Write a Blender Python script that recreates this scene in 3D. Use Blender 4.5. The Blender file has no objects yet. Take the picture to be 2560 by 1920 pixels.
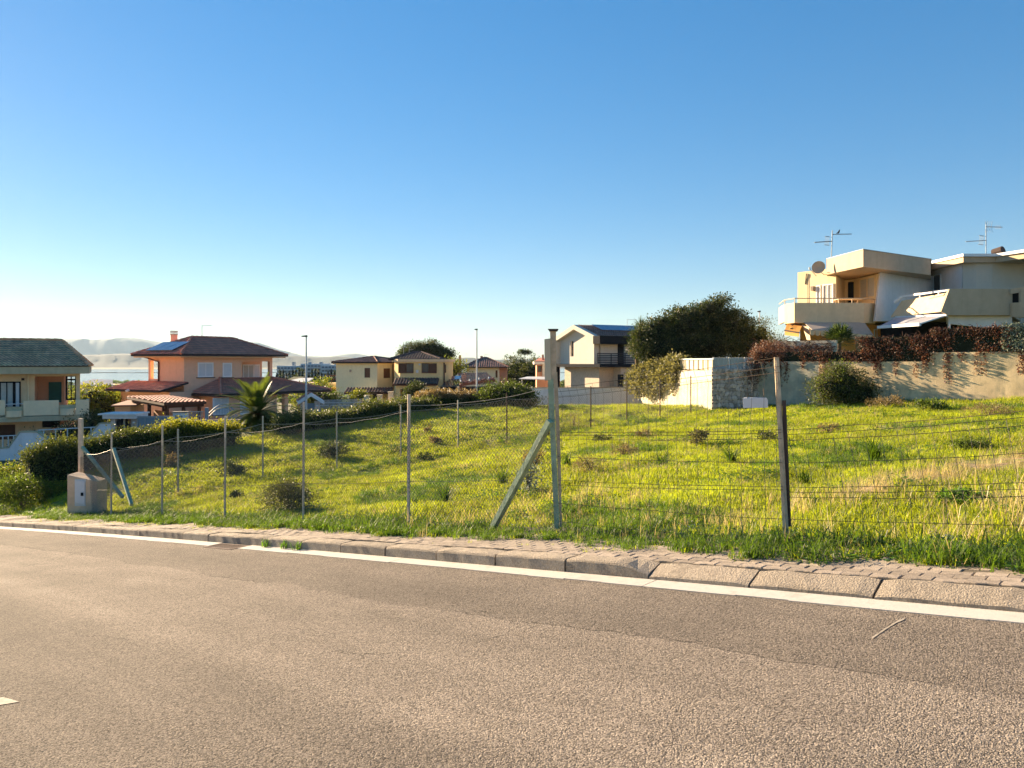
import bpy, math, random
import numpy as np
from mathutils import Vector

random.seed(7)
RNG = np.random.default_rng(7)
rad = math.radians
scene = bpy.context.scene
COL = scene.collection

# ------------------------------------------------------------------ camera
# world origin = the photographer's eye; +Y straight ahead, +X right, +Z up
F = 1923.0                       # focal length in photo pixels (photo is 2560 x 1920)
HOR = 905.0                      # photo row of the horizon
cam_d = bpy.data.cameras.new('Camera')
cam = bpy.data.objects.new('Camera', cam_d)
COL.objects.link(cam)
cam.rotation_euler = (rad(90), 0, 0)
cam_d.sensor_width = 36.0
cam_d.lens = 36.0 * F / 2560.0
cam_d.shift_y = -(960.0 - HOR) / 2560.0
cam_d.clip_start = 0.05
cam_d.clip_end = 40000
scene.camera = cam

# ------------------------------------------------------------------ light
SUN_AZ = rad(47)                 # left of the view direction
SUN_EL = rad(15.5)
SUN = Vector((-math.sin(SUN_AZ) * math.cos(SUN_EL), math.cos(SUN_AZ) * math.cos(SUN_EL), math.sin(SUN_EL)))
world = bpy.data.worlds.new('World')
scene.world = world
world.use_nodes = True
wn = world.node_tree.nodes
wl = world.node_tree.links
wn.clear()
sky = wn.new('ShaderNodeTexSky')
sky.sky_type = 'NISHITA'
sky.sun_disc = False
sky.sun_elevation = SUN_EL
sky.sun_rotation = -SUN_AZ
sky.altitude = 30
sky.air_density = 1.0
sky.dust_density = 0.05
sky.ozone_density = 3.8
hsv = wn.new('ShaderNodeHueSaturation')
hsv.inputs['Hue'].default_value = 0.507
hsv.inputs['Saturation'].default_value = 1.64
bg = wn.new('ShaderNodeBackground')
bg.inputs['Strength'].default_value = 0.080
wo = wn.new('ShaderNodeOutputWorld')
gam = wn.new('ShaderNodeGamma')     # the phone's tone curve: flatter range from horizon to zenith
gam.inputs[1].default_value = 0.58
wl.new(sky.outputs[0], gam.inputs[0])
wl.new(gam.outputs[0], hsv.inputs['Color'])
wl.new(hsv.outputs[0], bg.inputs['Color'])
wl.new(bg.outputs[0], wo.inputs['Surface'])
sun_d = bpy.data.lights.new('Sun', 'SUN')
sun_d.energy = 5.0
sun_d.angle = rad(0.53)
sun_d.color = (1.0, 0.77, 0.50)
sun_o = bpy.data.objects.new('Sun', sun_d)
COL.objects.link(sun_o)
sun_o.rotation_euler = SUN.to_track_quat('Z', 'Y').to_euler()
scene.view_settings.view_transform = 'Standard'
scene.view_settings.look = 'None'
scene.view_settings.gamma = 1.0
scene.view_settings.use_curve_mapping = False
scene.view_settings.exposure = 2.0
scene.render.engine = 'CYCLES'
scene.cycles.max_bounces = 8
scene.cycles.transparent_max_bounces = 12
scene.cycles.use_denoising = True

# ------------------------------------------------------------------ pixel <-> world
def P(px, py, d):
    return ((px - 1280.0) / F * d, d, (HOR - py) / F * d)

TH = rad(46.7)                   # the street runs 46.7 degrees to the left of the view
U = (-math.sin(TH), math.cos(TH))    # along the street, away (downhill)
N = (math.cos(TH), math.sin(TH))     # across the street, into the lot

def st2xy(s, t):
    return (U[0] * s + N[0] * t, U[1] * s + N[1] * t)

def xy2st(x, y):
    return (U[0] * x + U[1] * y, N[0] * x + N[1] * y)

def px_on_t(px, t):
    r = (px - 1280.0) / F
    d = t / (N[0] * r + N[1])
    return (r * d, d)

def sstep(a, b, x):
    k = np.clip((x - a) / (b - a), 0.0, 1.0)
    return k * k * (3 - 2 * k)

def z_road(s):
    return -1.567 - 0.117 * s - 0.00025 * s * s

def lumps(x, y):
    return (0.05 * np.sin(1.1 * x + 0.7 * y) * np.sin(0.9 * y - 0.4 * x + 1.0) + 0.03 * np.sin(2.3 * x - 1.7 * y + 2.0)
            + 0.018 * np.sin(4.1 * x + 3.3 * y) * np.sin(3.7 * y - 1.0))

def z_lot(s, t):
    """height of the grass lot in street coordinates"""
    s = np.asarray(s, float); t = np.asarray(t, float)
    zf = z_road(s) + 0.10
    zb = -2.5 + (21.0 - s) * 0.070
    side = -4.4 + 0.046 * t + 0.03 * np.maximum(0, s - 22.5) * np.clip((t - 17) / 10.0, -0.4, 1.0)
    wf = sstep(7.3, 11.5, t)
    side = (z_road(s) + 0.10) * (1 - wf) + side * wf
    k = np.clip((t - 7.4) / 34.6, 0, 1.2)
    z = zf * (1 - k) + zb * k
    w = sstep(18.0, 24.0, s)
    z = z * (1 - w) + side * w
    x, y = st2xy(s, t)
    # beyond the crest the ground falls away to the side street
    z = z - 0.105 * np.maximum(0, y - 44.0) * sstep(20.0, 25.0, s)
    return z + lumps(x, y) * np.clip((t - 7.2) / 1.5, 0, 1)

CTRL = np.array([  # neighbourhood ground outside the lot: x, y, z
    (-34, 48, -5.9), (-26, 45, -5.3), (-22, 52, -5.2), (-26, 66, -5.7), (-18, 75, -5.2), (-19, 92, -5.7), (-10, 88, -5.5),
    (-4, 85, -4.8), (0, 115, -5.0), (7, 82, -3.5), (9, 60, -3.3), (14, 46, -2.2), (25, 40, -1.2), (35, 60, 0.0), (20, 60, -1.0),
    (45, 45, 1.0), (-60, 70, -7.5), (-60, 130, -9), (-20, 140, -8.0), (20, 140, -5.0), (60, 120, 0.0), (-15, 30, -4.3), (-40, 30, -6.5), (-80, 150, -12), (-60, 200, -14), (-110, 180, -15), (-30, 200, -12)], float)

def z_far(x, y):
    d2 = (x[..., None] - CTRL[:, 0]) ** 2 + (y[..., None] - CTRL[:, 1]) ** 2 + 20.0
    w = d2 ** -1.6
    z = (w * CTRL[:, 2]).sum(-1) / w.sum(-1)
    r = np.sqrt(x * x + y * y)
    k = sstep(120, 1000, r)
    return z * (1 - k) + (-28.9) * k

def z_ground(x, y):
    x = np.asarray(x, float); y = np.asarray(y, float)
    s, t = xy2st(x, y)
    inlot = sstep(44, 36, s) * sstep(60, 46, t) * sstep(-35, -14, s)
    lot = np.where(t < 7.3, z_road(np.clip(s, -20, 60)), z_lot(np.clip(s, -15, 45), np.clip(t, 7.3, 55)))
    w = np.where(t < 9, np.maximum(inlot, sstep(48, 40, s) * sstep(-40, -20, s)), inlot)
    return lot * w + z_far(x, y) * (1 - w)

def G(px, py):
    """point of the lot's surface seen at a photo pixel"""
    r = (px - 1280.0) / F
    k = (HOR - py) / F
    d = 4.0
    while d < 70:
        x, y = r * d, d
        s, t = xy2st(x, y)
        z = float(z_lot(s, max(t, 7.0))) if t > 7.0 else float(z_road(s)) + 0.12
        if k * d <= z:
            return (x, y, z)
        d += 0.03
    return (r * d, d, k * d)

# ------------------------------------------------------------------ materials
MATS = {}

def mat(name, col, rough=0.85, var=0.12, scale=3.0, bump=0.0, bscale=60.0, spec=0.3, metal=0.0, streak=0.0, obj_var=0.0,
        trans=None, island=0.0, col2=None, detail=6.0, dirt=None, dscale=1.0, damt=0.0):
    m = bpy.data.materials.new(name)
    m.use_nodes = True
    nt = m.node_tree
    n, l = nt.nodes, nt.links
    bs = n['Principled BSDF']
    bs.inputs['Roughness'].default_value = rough
    bs.inputs['Metallic'].default_value = metal
    bs.inputs['Specular IOR Level'].default_value = spec
    geo = n.new('ShaderNodeNewGeometry')

    def noise(sc, det=6.0, vec=None, rgh=0.6):
        t = n.new('ShaderNodeTexNoise')
        t.inputs['Scale'].default_value = sc
        t.inputs['Detail'].default_value = det
        t.inputs['Roughness'].default_value = rgh
        l.new(vec if vec is not None else geo.outputs['Position'], t.inputs['Vector'])
        return t.outputs['Fac']

    def ramp(fac, lo, hi):
        r = n.new('ShaderNodeMapRange')
        r.inputs['From Min'].default_value = 0.3
        r.inputs['From Max'].default_value = 0.7
        r.inputs['To Min'].default_value = lo
        r.inputs['To Max'].default_value = hi
        l.new(fac, r.inputs['Value'])
        return r.outputs[0]

    def mix(fac, a, b, mode='MIX'):
        x = n.new('ShaderNodeMix')
        x.data_type = 'RGBA'
        x.blend_type = mode
        for sock, v in ((x.inputs[0], fac), (x.inputs[6], a), (x.inputs[7], b)):
            if hasattr(v, 'is_output'):
                l.new(v, sock)
            else:
                sock.default_value = v
        return x.outputs[2]

    def c4(c):
        return (c[0], c[1], c[2], 1.0)
    base = c4(col)
    if col2 is not None:
        base = mix(ramp(noise(scale * 0.7, 4), 0.0, 1.0), base, c4(col2))
    cur = base
    if var:
        v = ramp(noise(scale, detail), 1 - var, 1 + var)
        cc = n.new('ShaderNodeCombineColor')
        for i in range(3):
            l.new(v, cc.inputs[i])
        cur = mix(1.0, cur, cc.outputs[0], 'MULTIPLY')
    if streak:
        mp = n.new('ShaderNodeMapping')
        mp.inputs['Scale'].default_value = (1.0, 1.0, 0.12)
        l.new(geo.outputs['Position'], mp.inputs['Vector'])
        f = noise(2.4, 5, mp.outputs[0])
        r = n.new('ShaderNodeMapRange')
        r.inputs['From Min'].default_value = 0.5
        r.inputs['From Max'].default_value = 0.75
        r.inputs['To Max'].default_value = streak
        l.new(f, r.inputs['Value'])
        d = dirt or (col[0] * 0.45, col[1] * 0.43, col[2] * 0.40)
        cur = mix(r.outputs[0], cur, c4(d))
    if damt:
        f = noise(dscale, 8, None, 0.7)
        r = n.new('ShaderNodeMapRange')
        r.inputs['From Min'].default_value = 0.5
        r.inputs['From Max'].default_value = 0.66
        r.inputs['To Max'].default_value = damt
        l.new(f, r.inputs['Value'])
        cur = mix(r.outputs[0], cur, c4(dirt or (col[0] * 0.5, col[1] * 0.5, col[2] * 0.5)))
    if obj_var or island:
        if obj_var:
            oi = n.new('ShaderNodeObjectInfo')
            rnd = oi.outputs['Random']
            amt = obj_var
        else:
            rnd = geo.outputs['Random Per Island']
            amt = island
        r = n.new('ShaderNodeMapRange')
        r.inputs['To Min'].default_value = 1 - amt
        r.inputs['To Max'].default_value = 1 + amt
        l.new(rnd, r.inputs['Value'])
        cc = n.new('ShaderNodeCombineColor')
        for i in range(3):
            l.new(r.outputs[0], cc.inputs[i])
        cur = mix(1.0, cur, cc.outputs[0], 'MULTIPLY')
    if hasattr(cur, 'is_output'):
        l.new(cur, bs.inputs['Base Color'])
    else:
        bs.inputs['Base Color'].default_value = cur
    if bump:
        b = n.new('ShaderNodeBump')
        b.inputs['Strength'].default_value = bump
        b.inputs['Distance'].default_value = 0.02
        l.new(noise(bscale, 4), b.inputs['Height'])
        l.new(b.outputs[0], bs.inputs['Normal'])
    if trans:
        tr = n.new('ShaderNodeBsdfTranslucent')
        if hasattr(cur, 'is_output'):
            tc = mix(1.0, cur, c4(trans[1]), 'MULTIPLY')
            l.new(tc, tr.inputs['Color'])
        else:
            tr.inputs['Color'].default_value = c4(trans[1])
        ms = n.new('ShaderNodeMixShader')
        ms.inputs[0].default_value = trans[0]
        out = n['Material Output']
        l.new(bs.outputs[0], ms.inputs[1])
        l.new(tr.outputs[0], ms.inputs[2])
        l.new(ms.outputs[0], out.inputs['Surface'])
    MATS[name] = m
    return m

def leafm(name, col, tcol=(2.2, 2.0, 0.9), tf=0.45, island=0.35, var=0.25, scale=0.8, rough=0.55, spec=0.35):
    return mat(name, col, rough=rough, var=var, scale=scale, trans=(tf, tcol), island=island, spec=spec)

# plaster, paint
mat('cream_plaster', (0.84, 0.60, 0.36), var=0.06, streak=0.18, bump=0.15, bscale=40)
mat('cream_parapet', (0.86, 0.68, 0.43), var=0.06, streak=0.2, bump=0.1)
mat('green_grey_trim', (0.48, 0.42, 0.27), var=0.12, streak=0.3)
mat('salmon_plaster', (0.62, 0.29, 0.17), var=0.05, streak=0.08, bump=0.1)
mat('orange_plaster', (0.80, 0.49, 0.32), var=0.05, streak=0.10, bump=0.1)
mat('orange_trim', (0.72, 0.48, 0.28), var=0.05)
mat('pale_shaded_plaster', (0.78, 0.70, 0.45), var=0.05, streak=0.15, bump=0.1)  # pale wall colour; on the yellow house it carries the body's shade
mat('yellow_plaster', (0.84, 0.61, 0.28), var=0.06, streak=0.12, bump=0.1)
mat('white_plaster', (0.66, 0.59, 0.48), var=0.05, streak=0.12, bump=0.1)
mat('garden_white', (0.80, 0.76, 0.73), var=0.07, streak=0.25, bump=0.1)
mat('house_white', (0.78, 0.74, 0.70), var=0.05, streak=0.16)
mat('house_cream', (0.78, 0.63, 0.39), var=0.06, streak=0.2, bump=0.1)
mat('house_taupe', (0.52, 0.39, 0.26), var=0.07, streak=0.22, bump=0.15)
mat('house_beige', (0.62, 0.54, 0.44), var=0.04, streak=0.06)
mat('house_sand', (0.78, 0.57, 0.34), var=0.07, streak=0.22, bump=0.1)
mat('ochre_plaster', (0.75, 0.40, 0.10), var=0.05)
mat('travertine', (0.62, 0.50, 0.38), var=0.14, scale=5, bump=0.2)
mat('old_wall', (0.68, 0.52, 0.31), rough=0.95, var=0.22, scale=1.4, streak=0.6, dirt=(0.20, 0.20, 0.15), damt=0.7, dscale=0.9, bump=0.4, bscale=25)
mat('old_wall_grey', (0.42, 0.38, 0.29), rough=0.95, var=0.3, scale=1.6, streak=0.8, dirt=(0.26, 0.29, 0.25), damt=0.7, dscale=1.3, bump=0.4, bscale=25)
mat('lit_wall', (0.66, 0.57, 0.41), rough=0.95, var=0.2, scale=2.5, streak=0.45, damt=0.4, dscale=2.0, bump=0.3, bscale=20)
mat('stone', (0.60, 0.48, 0.42), rough=0.95, var=0.25, scale=6, obj_var=0.35, bump=0.5, bscale=30, col2=(0.52, 0.40, 0.30))
mat('mortar', (0.40, 0.32, 0.26), rough=1.0, var=0.2)
mat('concrete', (0.36, 0.30, 0.23), rough=0.95, var=0.34, scale=55, detail=8, damt=0.6, dscale=5, bump=1.0, bscale=70, obj_var=0.12)
mat('box_concrete', (0.72, 0.51, 0.33), rough=0.95, var=0.14, scale=5, streak=0.4, bump=0.4, bscale=80)
mat('paver', (0.33, 0.27, 0.21), rough=0.95, var=0.2, scale=20, bump=0.5, bscale=120, obj_var=0.22)
mat('paver_mass', (0.33, 0.27, 0.21), rough=0.95, var=0.2, scale=20, bump=0.5, bscale=120, island=0.22)
mat('sand_bed', (0.12, 0.10, 0.075), rough=1.0, var=0.25, scale=9, bump=0.5)
mat('gutter_white', (0.50, 0.47, 0.42), rough=0.9, var=0.16, scale=5, damt=0.55, dscale=5, dirt=(0.27, 0.23, 0.19), bump=0.25, bscale=70)
mat('paint_white', (0.36, 0.32, 0.26), rough=0.9, var=0.25, scale=30, damt=0.8, dscale=16, dirt=(0.24, 0.20, 0.16))
# soil, land
mat('field_soil', (0.22, 0.20, 0.05), rough=1.0, var=0.35, scale=1.3, col2=(0.15, 0.18, 0.035), bump=0.8, bscale=14)
mat('dry_soil', (0.30, 0.22, 0.12), rough=1.0, var=0.3, scale=3, bump=0.8, bscale=20)
mat('ground', (0.10, 0.11, 0.045), rough=1.0, var=0.4, scale=0.05, col2=(0.13, 0.11, 0.06))
mat('street_asphalt', (0.13, 0.12, 0.115), rough=0.9, var=0.1)
mat('hill', (0.025, 0.040, 0.035), rough=1.0, var=0.35, scale=0.004)
mat('dike', (0.10, 0.09, 0.07), rough=1.0)
# wood, metal
mat('grey_wood', (0.58, 0.44, 0.29), rough=0.9, var=0.25, scale=9, streak=0.5, bump=0.6, bscale=35)
mat('green_wood', (0.30, 0.38, 0.25), rough=0.85, var=0.3, scale=7, streak=0.95, dirt=(0.52, 0.44, 0.30), bump=0.5, bscale=30)
mat('tan_board', (0.62, 0.50, 0.34), rough=0.7, var=0.06, streak=0.12)
mat('dark_wood', (0.09, 0.04, 0.025), rough=0.7, var=0.2)
mat('red_wood', (0.20, 0.07, 0.04), rough=0.7, var=0.2)
mat('brown_shutter', (0.12, 0.055, 0.03), rough=0.6, var=0.12)
mat('galvanised', (0.45, 0.40, 0.33), rough=0.55, var=0.15, scale=5, metal=0.3)
mat('concrete_post', (0.66, 0.52, 0.38), rough=0.9, var=0.15, scale=8, bump=0.3)
mat('wire', (0.22, 0.19, 0.15), rough=0.5, var=0.1, metal=0.5)
mat('rust_wire', (0.16, 0.11, 0.07), rough=0.8, var=0.25, metal=0.2)
mat('pale_wire', (0.45, 0.41, 0.34), rough=0.5, metal=0.3)
mat('dark_metal', (0.035, 0.035, 0.04), rough=0.7, spec=0.15)
mat('grey_metal', (0.30, 0.33, 0.34), rough=0.5, var=0.08)
mat('blue_grey_metal', (0.22, 0.27, 0.31), rough=0.55, var=0.1)
mat('pale_metal', (0.62, 0.62, 0.60), rough=0.5, var=0.05)
mat('white_paint', (0.78, 0.78, 0.77), rough=0.5, var=0.03)
mat('sheet_metal', (0.55, 0.54, 0.50), rough=0.5, var=0.08, streak=0.25, metal=0.2)
mat('black_frame', (0.015, 0.017, 0.022), rough=0.85, spec=0.08)
mat('green_shutter', (0.02, 0.09, 0.07), rough=0.6)
mat('white_shutter', (0.62, 0.64, 0.66), rough=0.55, var=0.03)
mat('curtain', (0.50, 0.50, 0.46), rough=0.9, var=0.1, scale=8)
mat('dark_room', (0.02, 0.018, 0.018), rough=0.9)  # near-black stand-in for unlit rooms, pits and shaded places
mat('rust_iron', (0.07, 0.045, 0.035), rough=0.85, var=0.3)
mat('grate_iron', (0.11, 0.065, 0.05), rough=0.8, var=0.3, scale=12)
mat('solar', (0.015, 0.045, 0.12), rough=0.15, var=0.05, spec=0.6)
mat('roof_brown', (0.30, 0.16, 0.12), rough=0.9, var=0.3, scale=2.5, island=0.25)
mat('roof_dark', (0.15, 0.10, 0.08), rough=0.95, var=0.35, scale=1.6, island=0.25)
mat('roof_moss', (0.72, 0.35, 0.19), rough=0.95, var=0.3, scale=1.0, col2=(0.64, 0.36, 0.17), island=0.2)
mat('roof_red', (0.58, 0.22, 0.14), rough=0.85, var=0.2, scale=2.0, island=0.18)
mat('roof_clay', (0.62, 0.33, 0.25), rough=0.85, var=0.12, scale=3.0, island=0.15)
mat('roof_edge', (0.05, 0.035, 0.03), rough=0.8)
mat('awning_grey', (0.38, 0.38, 0.41), rough=0.8, var=0.04)
mat('awning_beige', (0.48, 0.38, 0.29), rough=0.8, var=0.05)
mat('awning_ochre', (0.80, 0.46, 0.12), rough=0.8, var=0.05, trans=(0.4, (1.0, 1.0, 1.0)))
mat('dish_tan', (0.62, 0.42, 0.27), rough=0.6, var=0.05)
mat('plastic_white', (0.66, 0.66, 0.66), rough=0.5, var=0.04)
mat('far_white', (0.62, 0.62, 0.60), rough=0.9, var=0.03)
mat('far_window', (0.14, 0.16, 0.19), rough=0.3)
mat('bird_feather', (0.03, 0.03, 0.035), rough=0.8)
# plants
leafm('grass_green', (0.172, 0.220, 0.017), tcol=(2.4, 2.1, 0.8), tf=0.5, island=0.3, var=0.35, scale=0.55)
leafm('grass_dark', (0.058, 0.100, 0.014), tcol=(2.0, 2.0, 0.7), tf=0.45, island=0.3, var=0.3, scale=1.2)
leafm('grass_dry', (0.42, 0.35, 0.18), tcol=(1.3, 1.2, 0.8), tf=0.4, island=0.3, var=0.25, scale=0.9)
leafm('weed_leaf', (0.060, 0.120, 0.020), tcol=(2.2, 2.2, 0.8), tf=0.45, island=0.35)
leafm('olive_leaf', (0.080, 0.088, 0.032), tcol=(1.6, 1.5, 0.8), tf=0.3, island=0.45)
leafm('dark_leaf', (0.045, 0.058, 0.018), tcol=(1.8, 1.8, 0.8), tf=0.3, island=0.4)
leafm('hedge_leaf', (0.078, 0.090, 0.026), tcol=(2.0, 2.0, 0.8), tf=0.3, island=0.45)
leafm('bush_leaf', (0.075, 0.105, 0.024), tcol=(2.2, 2.2, 0.8), tf=0.4, island=0.4)
leafm('bright_leaf', (0.115, 0.130, 0.020), tcol=(2.4, 2.1, 0.8), tf=0.5, island=0.4)
leafm('ivy_leaf', (0.150, 0.145, 0.060), tcol=(1.6, 1.5, 0.9), tf=0.35, island=0.45)
leafm('dry_leaf', (0.200, 0.150, 0.070), tcol=(1.4, 1.3, 0.9), tf=0.35, island=0.4)
leafm('vine_red', (0.085, 0.032, 0.022), tcol=(1.6, 1.2, 1.0), tf=0.3, island=0.5)
leafm('vine_brown', (0.140, 0.070, 0.042), tcol=(1.5, 1.3, 1.0), tf=0.3, island=0.5)
leafm('screen_leaf', (0.060, 0.085, 0.065), tcol=(1.2, 1.2, 1.0), tf=0.2, island=0.6)
leafm('screen_pale', (0.240, 0.280, 0.220), tcol=(1.2, 1.2, 1.0), tf=0.2, island=0.5)
leafm('palm_leaf', (0.055, 0.080, 0.020), tcol=(2.2, 2.0, 0.8), tf=0.4, island=0.35)
leafm('fan_leaf', (0.045, 0.070, 0.020), tcol=(1.8, 1.8, 0.8), tf=0.3, island=0.35)
leafm('evergreen_leaf', (0.030, 0.046, 0.015), tcol=(1.8, 1.8, 0.8), tf=0.25, island=0.4)
leafm('petal_white', (0.7, 0.7, 0.66), tcol=(1, 1, 1), tf=0.3, island=0.1, var=0.0)
mat('bark', (0.11, 0.085, 0.06), rough=1.0, var=0.3, scale=8, bump=0.6, bscale=25)
mat('palm_trunk', (0.16, 0.11, 0.06), rough=1.0, var=0.4, scale=9, bump=0.8, bscale=18)
mat('twig', (0.16, 0.12, 0.075), rough=1.0, var=0.3, scale=6)
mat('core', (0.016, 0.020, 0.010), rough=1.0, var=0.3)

def glass_mat():
    m = bpy.data.materials.new('glass')
    m.use_nodes = True
    n, l = m.node_tree.nodes, m.node_tree.links
    n.clear()
    o = n.new('ShaderNodeOutputMaterial')
    t = n.new('ShaderNodeBsdfTransparent')
    t.inputs[0].default_value = (0.85, 0.88, 0.88, 1)
    g = n.new('ShaderNodeBsdfGlossy')
    g.inputs['Roughness'].default_value = 0.05
    fr = n.new('ShaderNodeFresnel')
    mx = n.new('ShaderNodeMixShader')
    l.new(fr.outputs[0], mx.inputs[0]); l.new(t.outputs[0], mx.inputs[1]); l.new(g.outputs[0], mx.inputs[2])
    l.new(mx.outputs[0], o.inputs['Surface'])
    MATS['glass'] = m
glass_mat()
mat('window_glass', (0.05, 0.055, 0.065), rough=0.08, var=0.0, spec=0.8)

def asphalt_mat():
    m = bpy.data.materials.new('asphalt')
    m.use_nodes = True
    n, l = m.node_tree.nodes, m.node_tree.links
    bs = n['Principled BSDF']
    bs.inputs['Roughness'].default_value = 0.95
    bs.inputs['Specular IOR Level'].default_value = 0.15
    geo = n.new('ShaderNodeNewGeometry')
    def dot(v):
        d = n.new('ShaderNodeVectorMath'); d.operation = 'DOT_PRODUCT'
        d.inputs[1].default_value = v
        l.new(geo.outputs['Position'], d.inputs[0])
        return d.outputs['Value']
    def noise(sc, det, vec=None, rg=0.6):
        t = n.new('ShaderNodeTexNoise')
        t.inputs['Scale'].default_value = sc; t.inputs['Detail'].default_value = det; t.inputs['Roughness'].default_value = rg
        l.new(vec or geo.outputs['Position'], t.inputs['Vector'])
        return t.outputs['Fac']
    def mul(a, b):
        x = n.new('ShaderNodeMath'); x.operation = 'MULTIPLY'
        l.new(a, x.inputs[0])
        if hasattr(b, 'is_output'): l.new(b, x.inputs[1])
        else: x.inputs[1].default_value = b
        return x.outputs[0]
    def add(a, b):
        x = n.new('ShaderNodeMath'); x.operation = 'ADD'
        l.new(a, x.inputs[0])
        if hasattr(b, 'is_output'): l.new(b, x.inputs[1])
        else: x.inputs[1].default_value = b
        return x.outputs[0]
    def rng(v, a, b, c, d):
        r = n.new('ShaderNodeMapRange')
        for k, q in zip(('From Min', 'From Max', 'To Min', 'To Max'), (a, b, c, d)):
            r.inputs[k].default_value = q
        l.new(v, r.inputs['Value'])
        return r.outputs[0]
    tt = dot((N[0], N[1], 0)); ss = dot((U[0], U[1], 0))
    wob = rng(noise(0.5, 5), 0.3, 0.7, -0.10, 0.10)
    fine = rng(noise(30, 3), 0.3, 0.7, -0.03, 0.03)
    tw = add(add(tt, wob), fine)
    bands = n.new('ShaderNodeValToRGB')
    cr = bands.color_ramp
    # tone across the street: worn tracks, seams and patches of older surfacing
    stops = [(0.0, 0.82), (0.30, 0.80), (0.43, 0.86), (0.475, 1.10), (0.51, 1.18), (0.56, 1.04), (0.70, 1.06), (0.765, 1.10),
             (0.772, 0.86), (0.86, 0.82), (0.93, 0.88), (0.985, 0.94), (1.0, 0.88)]
    while len(cr.elements) < len(stops):
        cr.elements.new(0.5)
    for e, (p_, v) in zip(cr.elements, stops):
        e.position = p_; e.color = (v, v, v, 1)
    l.new(rng(tw, 0.0, 5.85, 0.0, 1.0), bands.inputs[0])
    comb = n.new('ShaderNodeCombineXYZ')
    l.new(mul(ss, 0.16), comb.inputs[0]); l.new(tt, comb.inputs[1])
    long_ = rng(noise(1.6, 5, comb.outputs[0]), 0.3, 0.7, 0.84, 1.14)
    blotch = rng(noise(0.9, 7, None, 0.7), 0.3, 0.7, 0.88, 1.12)
    vo = n.new('ShaderNodeTexVoronoi')
    vo.inputs['Scale'].default_value = 125
    l.new(geo.outputs['Position'], vo.inputs['Vector'])
    grit = rng(noise(150, 3, None, 0.8), 0.3, 0.7, 0.62, 1.38)
    sep = n.new('ShaderNodeSeparateColor')
    l.new(vo.outputs['Color'], sep.inputs[0])
    chip = rng(sep.outputs[0], 0.0, 1.0, 0.35, 1.65)
    val = mul(mul(mul(mul(bands.outputs[0], long_), blotch), grit), chip)
    def absd(v, c):
        x = n.new('ShaderNodeMath'); x.operation = 'SUBTRACT'; l.new(v, x.inputs[0]); x.inputs[1].default_value = c
        y = n.new('ShaderNodeMath'); y.operation = 'ABSOLUTE'; l.new(x.outputs[0], y.inputs[0])
        return y.outputs[0]
    wig = add(add(tt, rng(noise(0.5, 5), 0.3, 0.7, -0.10, 0.10)), rng(noise(7, 4), 0.3, 0.7, -0.03, 0.03))
    gate = rng(noise(0.45, 2), 0.47, 0.56, 1.0, 0.0)
    line = rng(absd(wig, 4.50), 0.004, 0.011, 0.55, 0.0)
    vc = n.new('ShaderNodeTexVoronoi'); vc.feature = 'DISTANCE_TO_EDGE'; vc.inputs['Scale'].default_value = 0.55
    wv = n.new('ShaderNodeVectorMath'); wv.operation = 'ADD'
    nv = n.new('ShaderNodeTexNoise'); nv.inputs['Scale'].default_value = 3.0; nv.inputs['Detail'].default_value = 6
    l.new(geo.outputs['Position'], nv.inputs['Vector'])
    sc = n.new('ShaderNodeVectorMath'); sc.operation = 'SCALE'; sc.inputs['Scale'].default_value = 0.5
    l.new(nv.outputs['Color'], sc.inputs[0]); l.new(geo.outputs['Position'], wv.inputs[0]); l.new(sc.outputs[0], wv.inputs[1])
    l.new(wv.outputs[0], vc.inputs['Vector'])
    hair = mul(rng(vc.outputs['Distance'], 0.0015, 0.005, 0.5, 0.0), rng(noise(0.33, 2), 0.53, 0.60, 0.0, 1.0))
    dark = add(mul(line, gate), hair)
    inv = n.new('ShaderNodeMath'); inv.operation = 'SUBTRACT'; inv.inputs[0].default_value = 1.0; inv.use_clamp = True
    l.new(dark, inv.inputs[1])
    val = mul(val, inv.outputs[0])
    mx = n.new('ShaderNodeMix'); mx.data_type = 'RGBA'; mx.blend_type = 'MULTIPLY'
    mx.inputs[0].default_value = 1.0
    mx.inputs[6].default_value = (0.240, 0.204, 0.168, 1)
    cc = n.new('ShaderNodeCombineColor')
    for i in range(3):
        l.new(val, cc.inputs[i])
    l.new(cc.outputs[0], mx.inputs[7])
    l.new(mx.outputs[2], bs.inputs['Base Color'])
    b = n.new('ShaderNodeBump')
    b.inputs['Strength'].default_value = 1.0
    b.inputs['Distance'].default_value = 0.013
    hgt = add(rng(vo.outputs['Distance'], 0.0, 0.7, 0.9, 0.0), rng(noise(48, 3), 0.3, 0.7, 0.0, 0.9))
    l.new(hgt, b.inputs['Height'])
    l.new(b.outputs[0], bs.inputs['Normal'])
    MATS['asphalt'] = m
asphalt_mat()

def water_mat():
    m = bpy.data.materials.new('water')
    m.use_nodes = True
    n, l = m.node_tree.nodes, m.node_tree.links
    bs = n['Principled BSDF']
    bs.inputs['Base Color'].default_value = (0.10, 0.14, 0.18, 1)
    bs.inputs['Roughness'].default_value = 0.12
    bs.inputs['Specular IOR Level'].default_value = 0.6
    t = n.new('ShaderNodeTexNoise'); t.inputs['Scale'].default_value = 0.15; t.inputs['Detail'].default_value = 4
    g = n.new('ShaderNodeNewGeometry'); l.new(g.outputs['Position'], t.inputs['Vector'])
    b = n.new('ShaderNodeBump'); b.inputs['Strength'].default_value = 0.15; b.inputs['Distance'].default_value = 0.5
    l.new(t.outputs['Fac'], b.inputs['Height']); l.new(b.outputs[0], bs.inputs['Normal'])
    MATS['water'] = m
water_mat()

# ------------------------------------------------------------------ building blocks
ORG = {}                          # object name -> world origin of its thing

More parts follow.
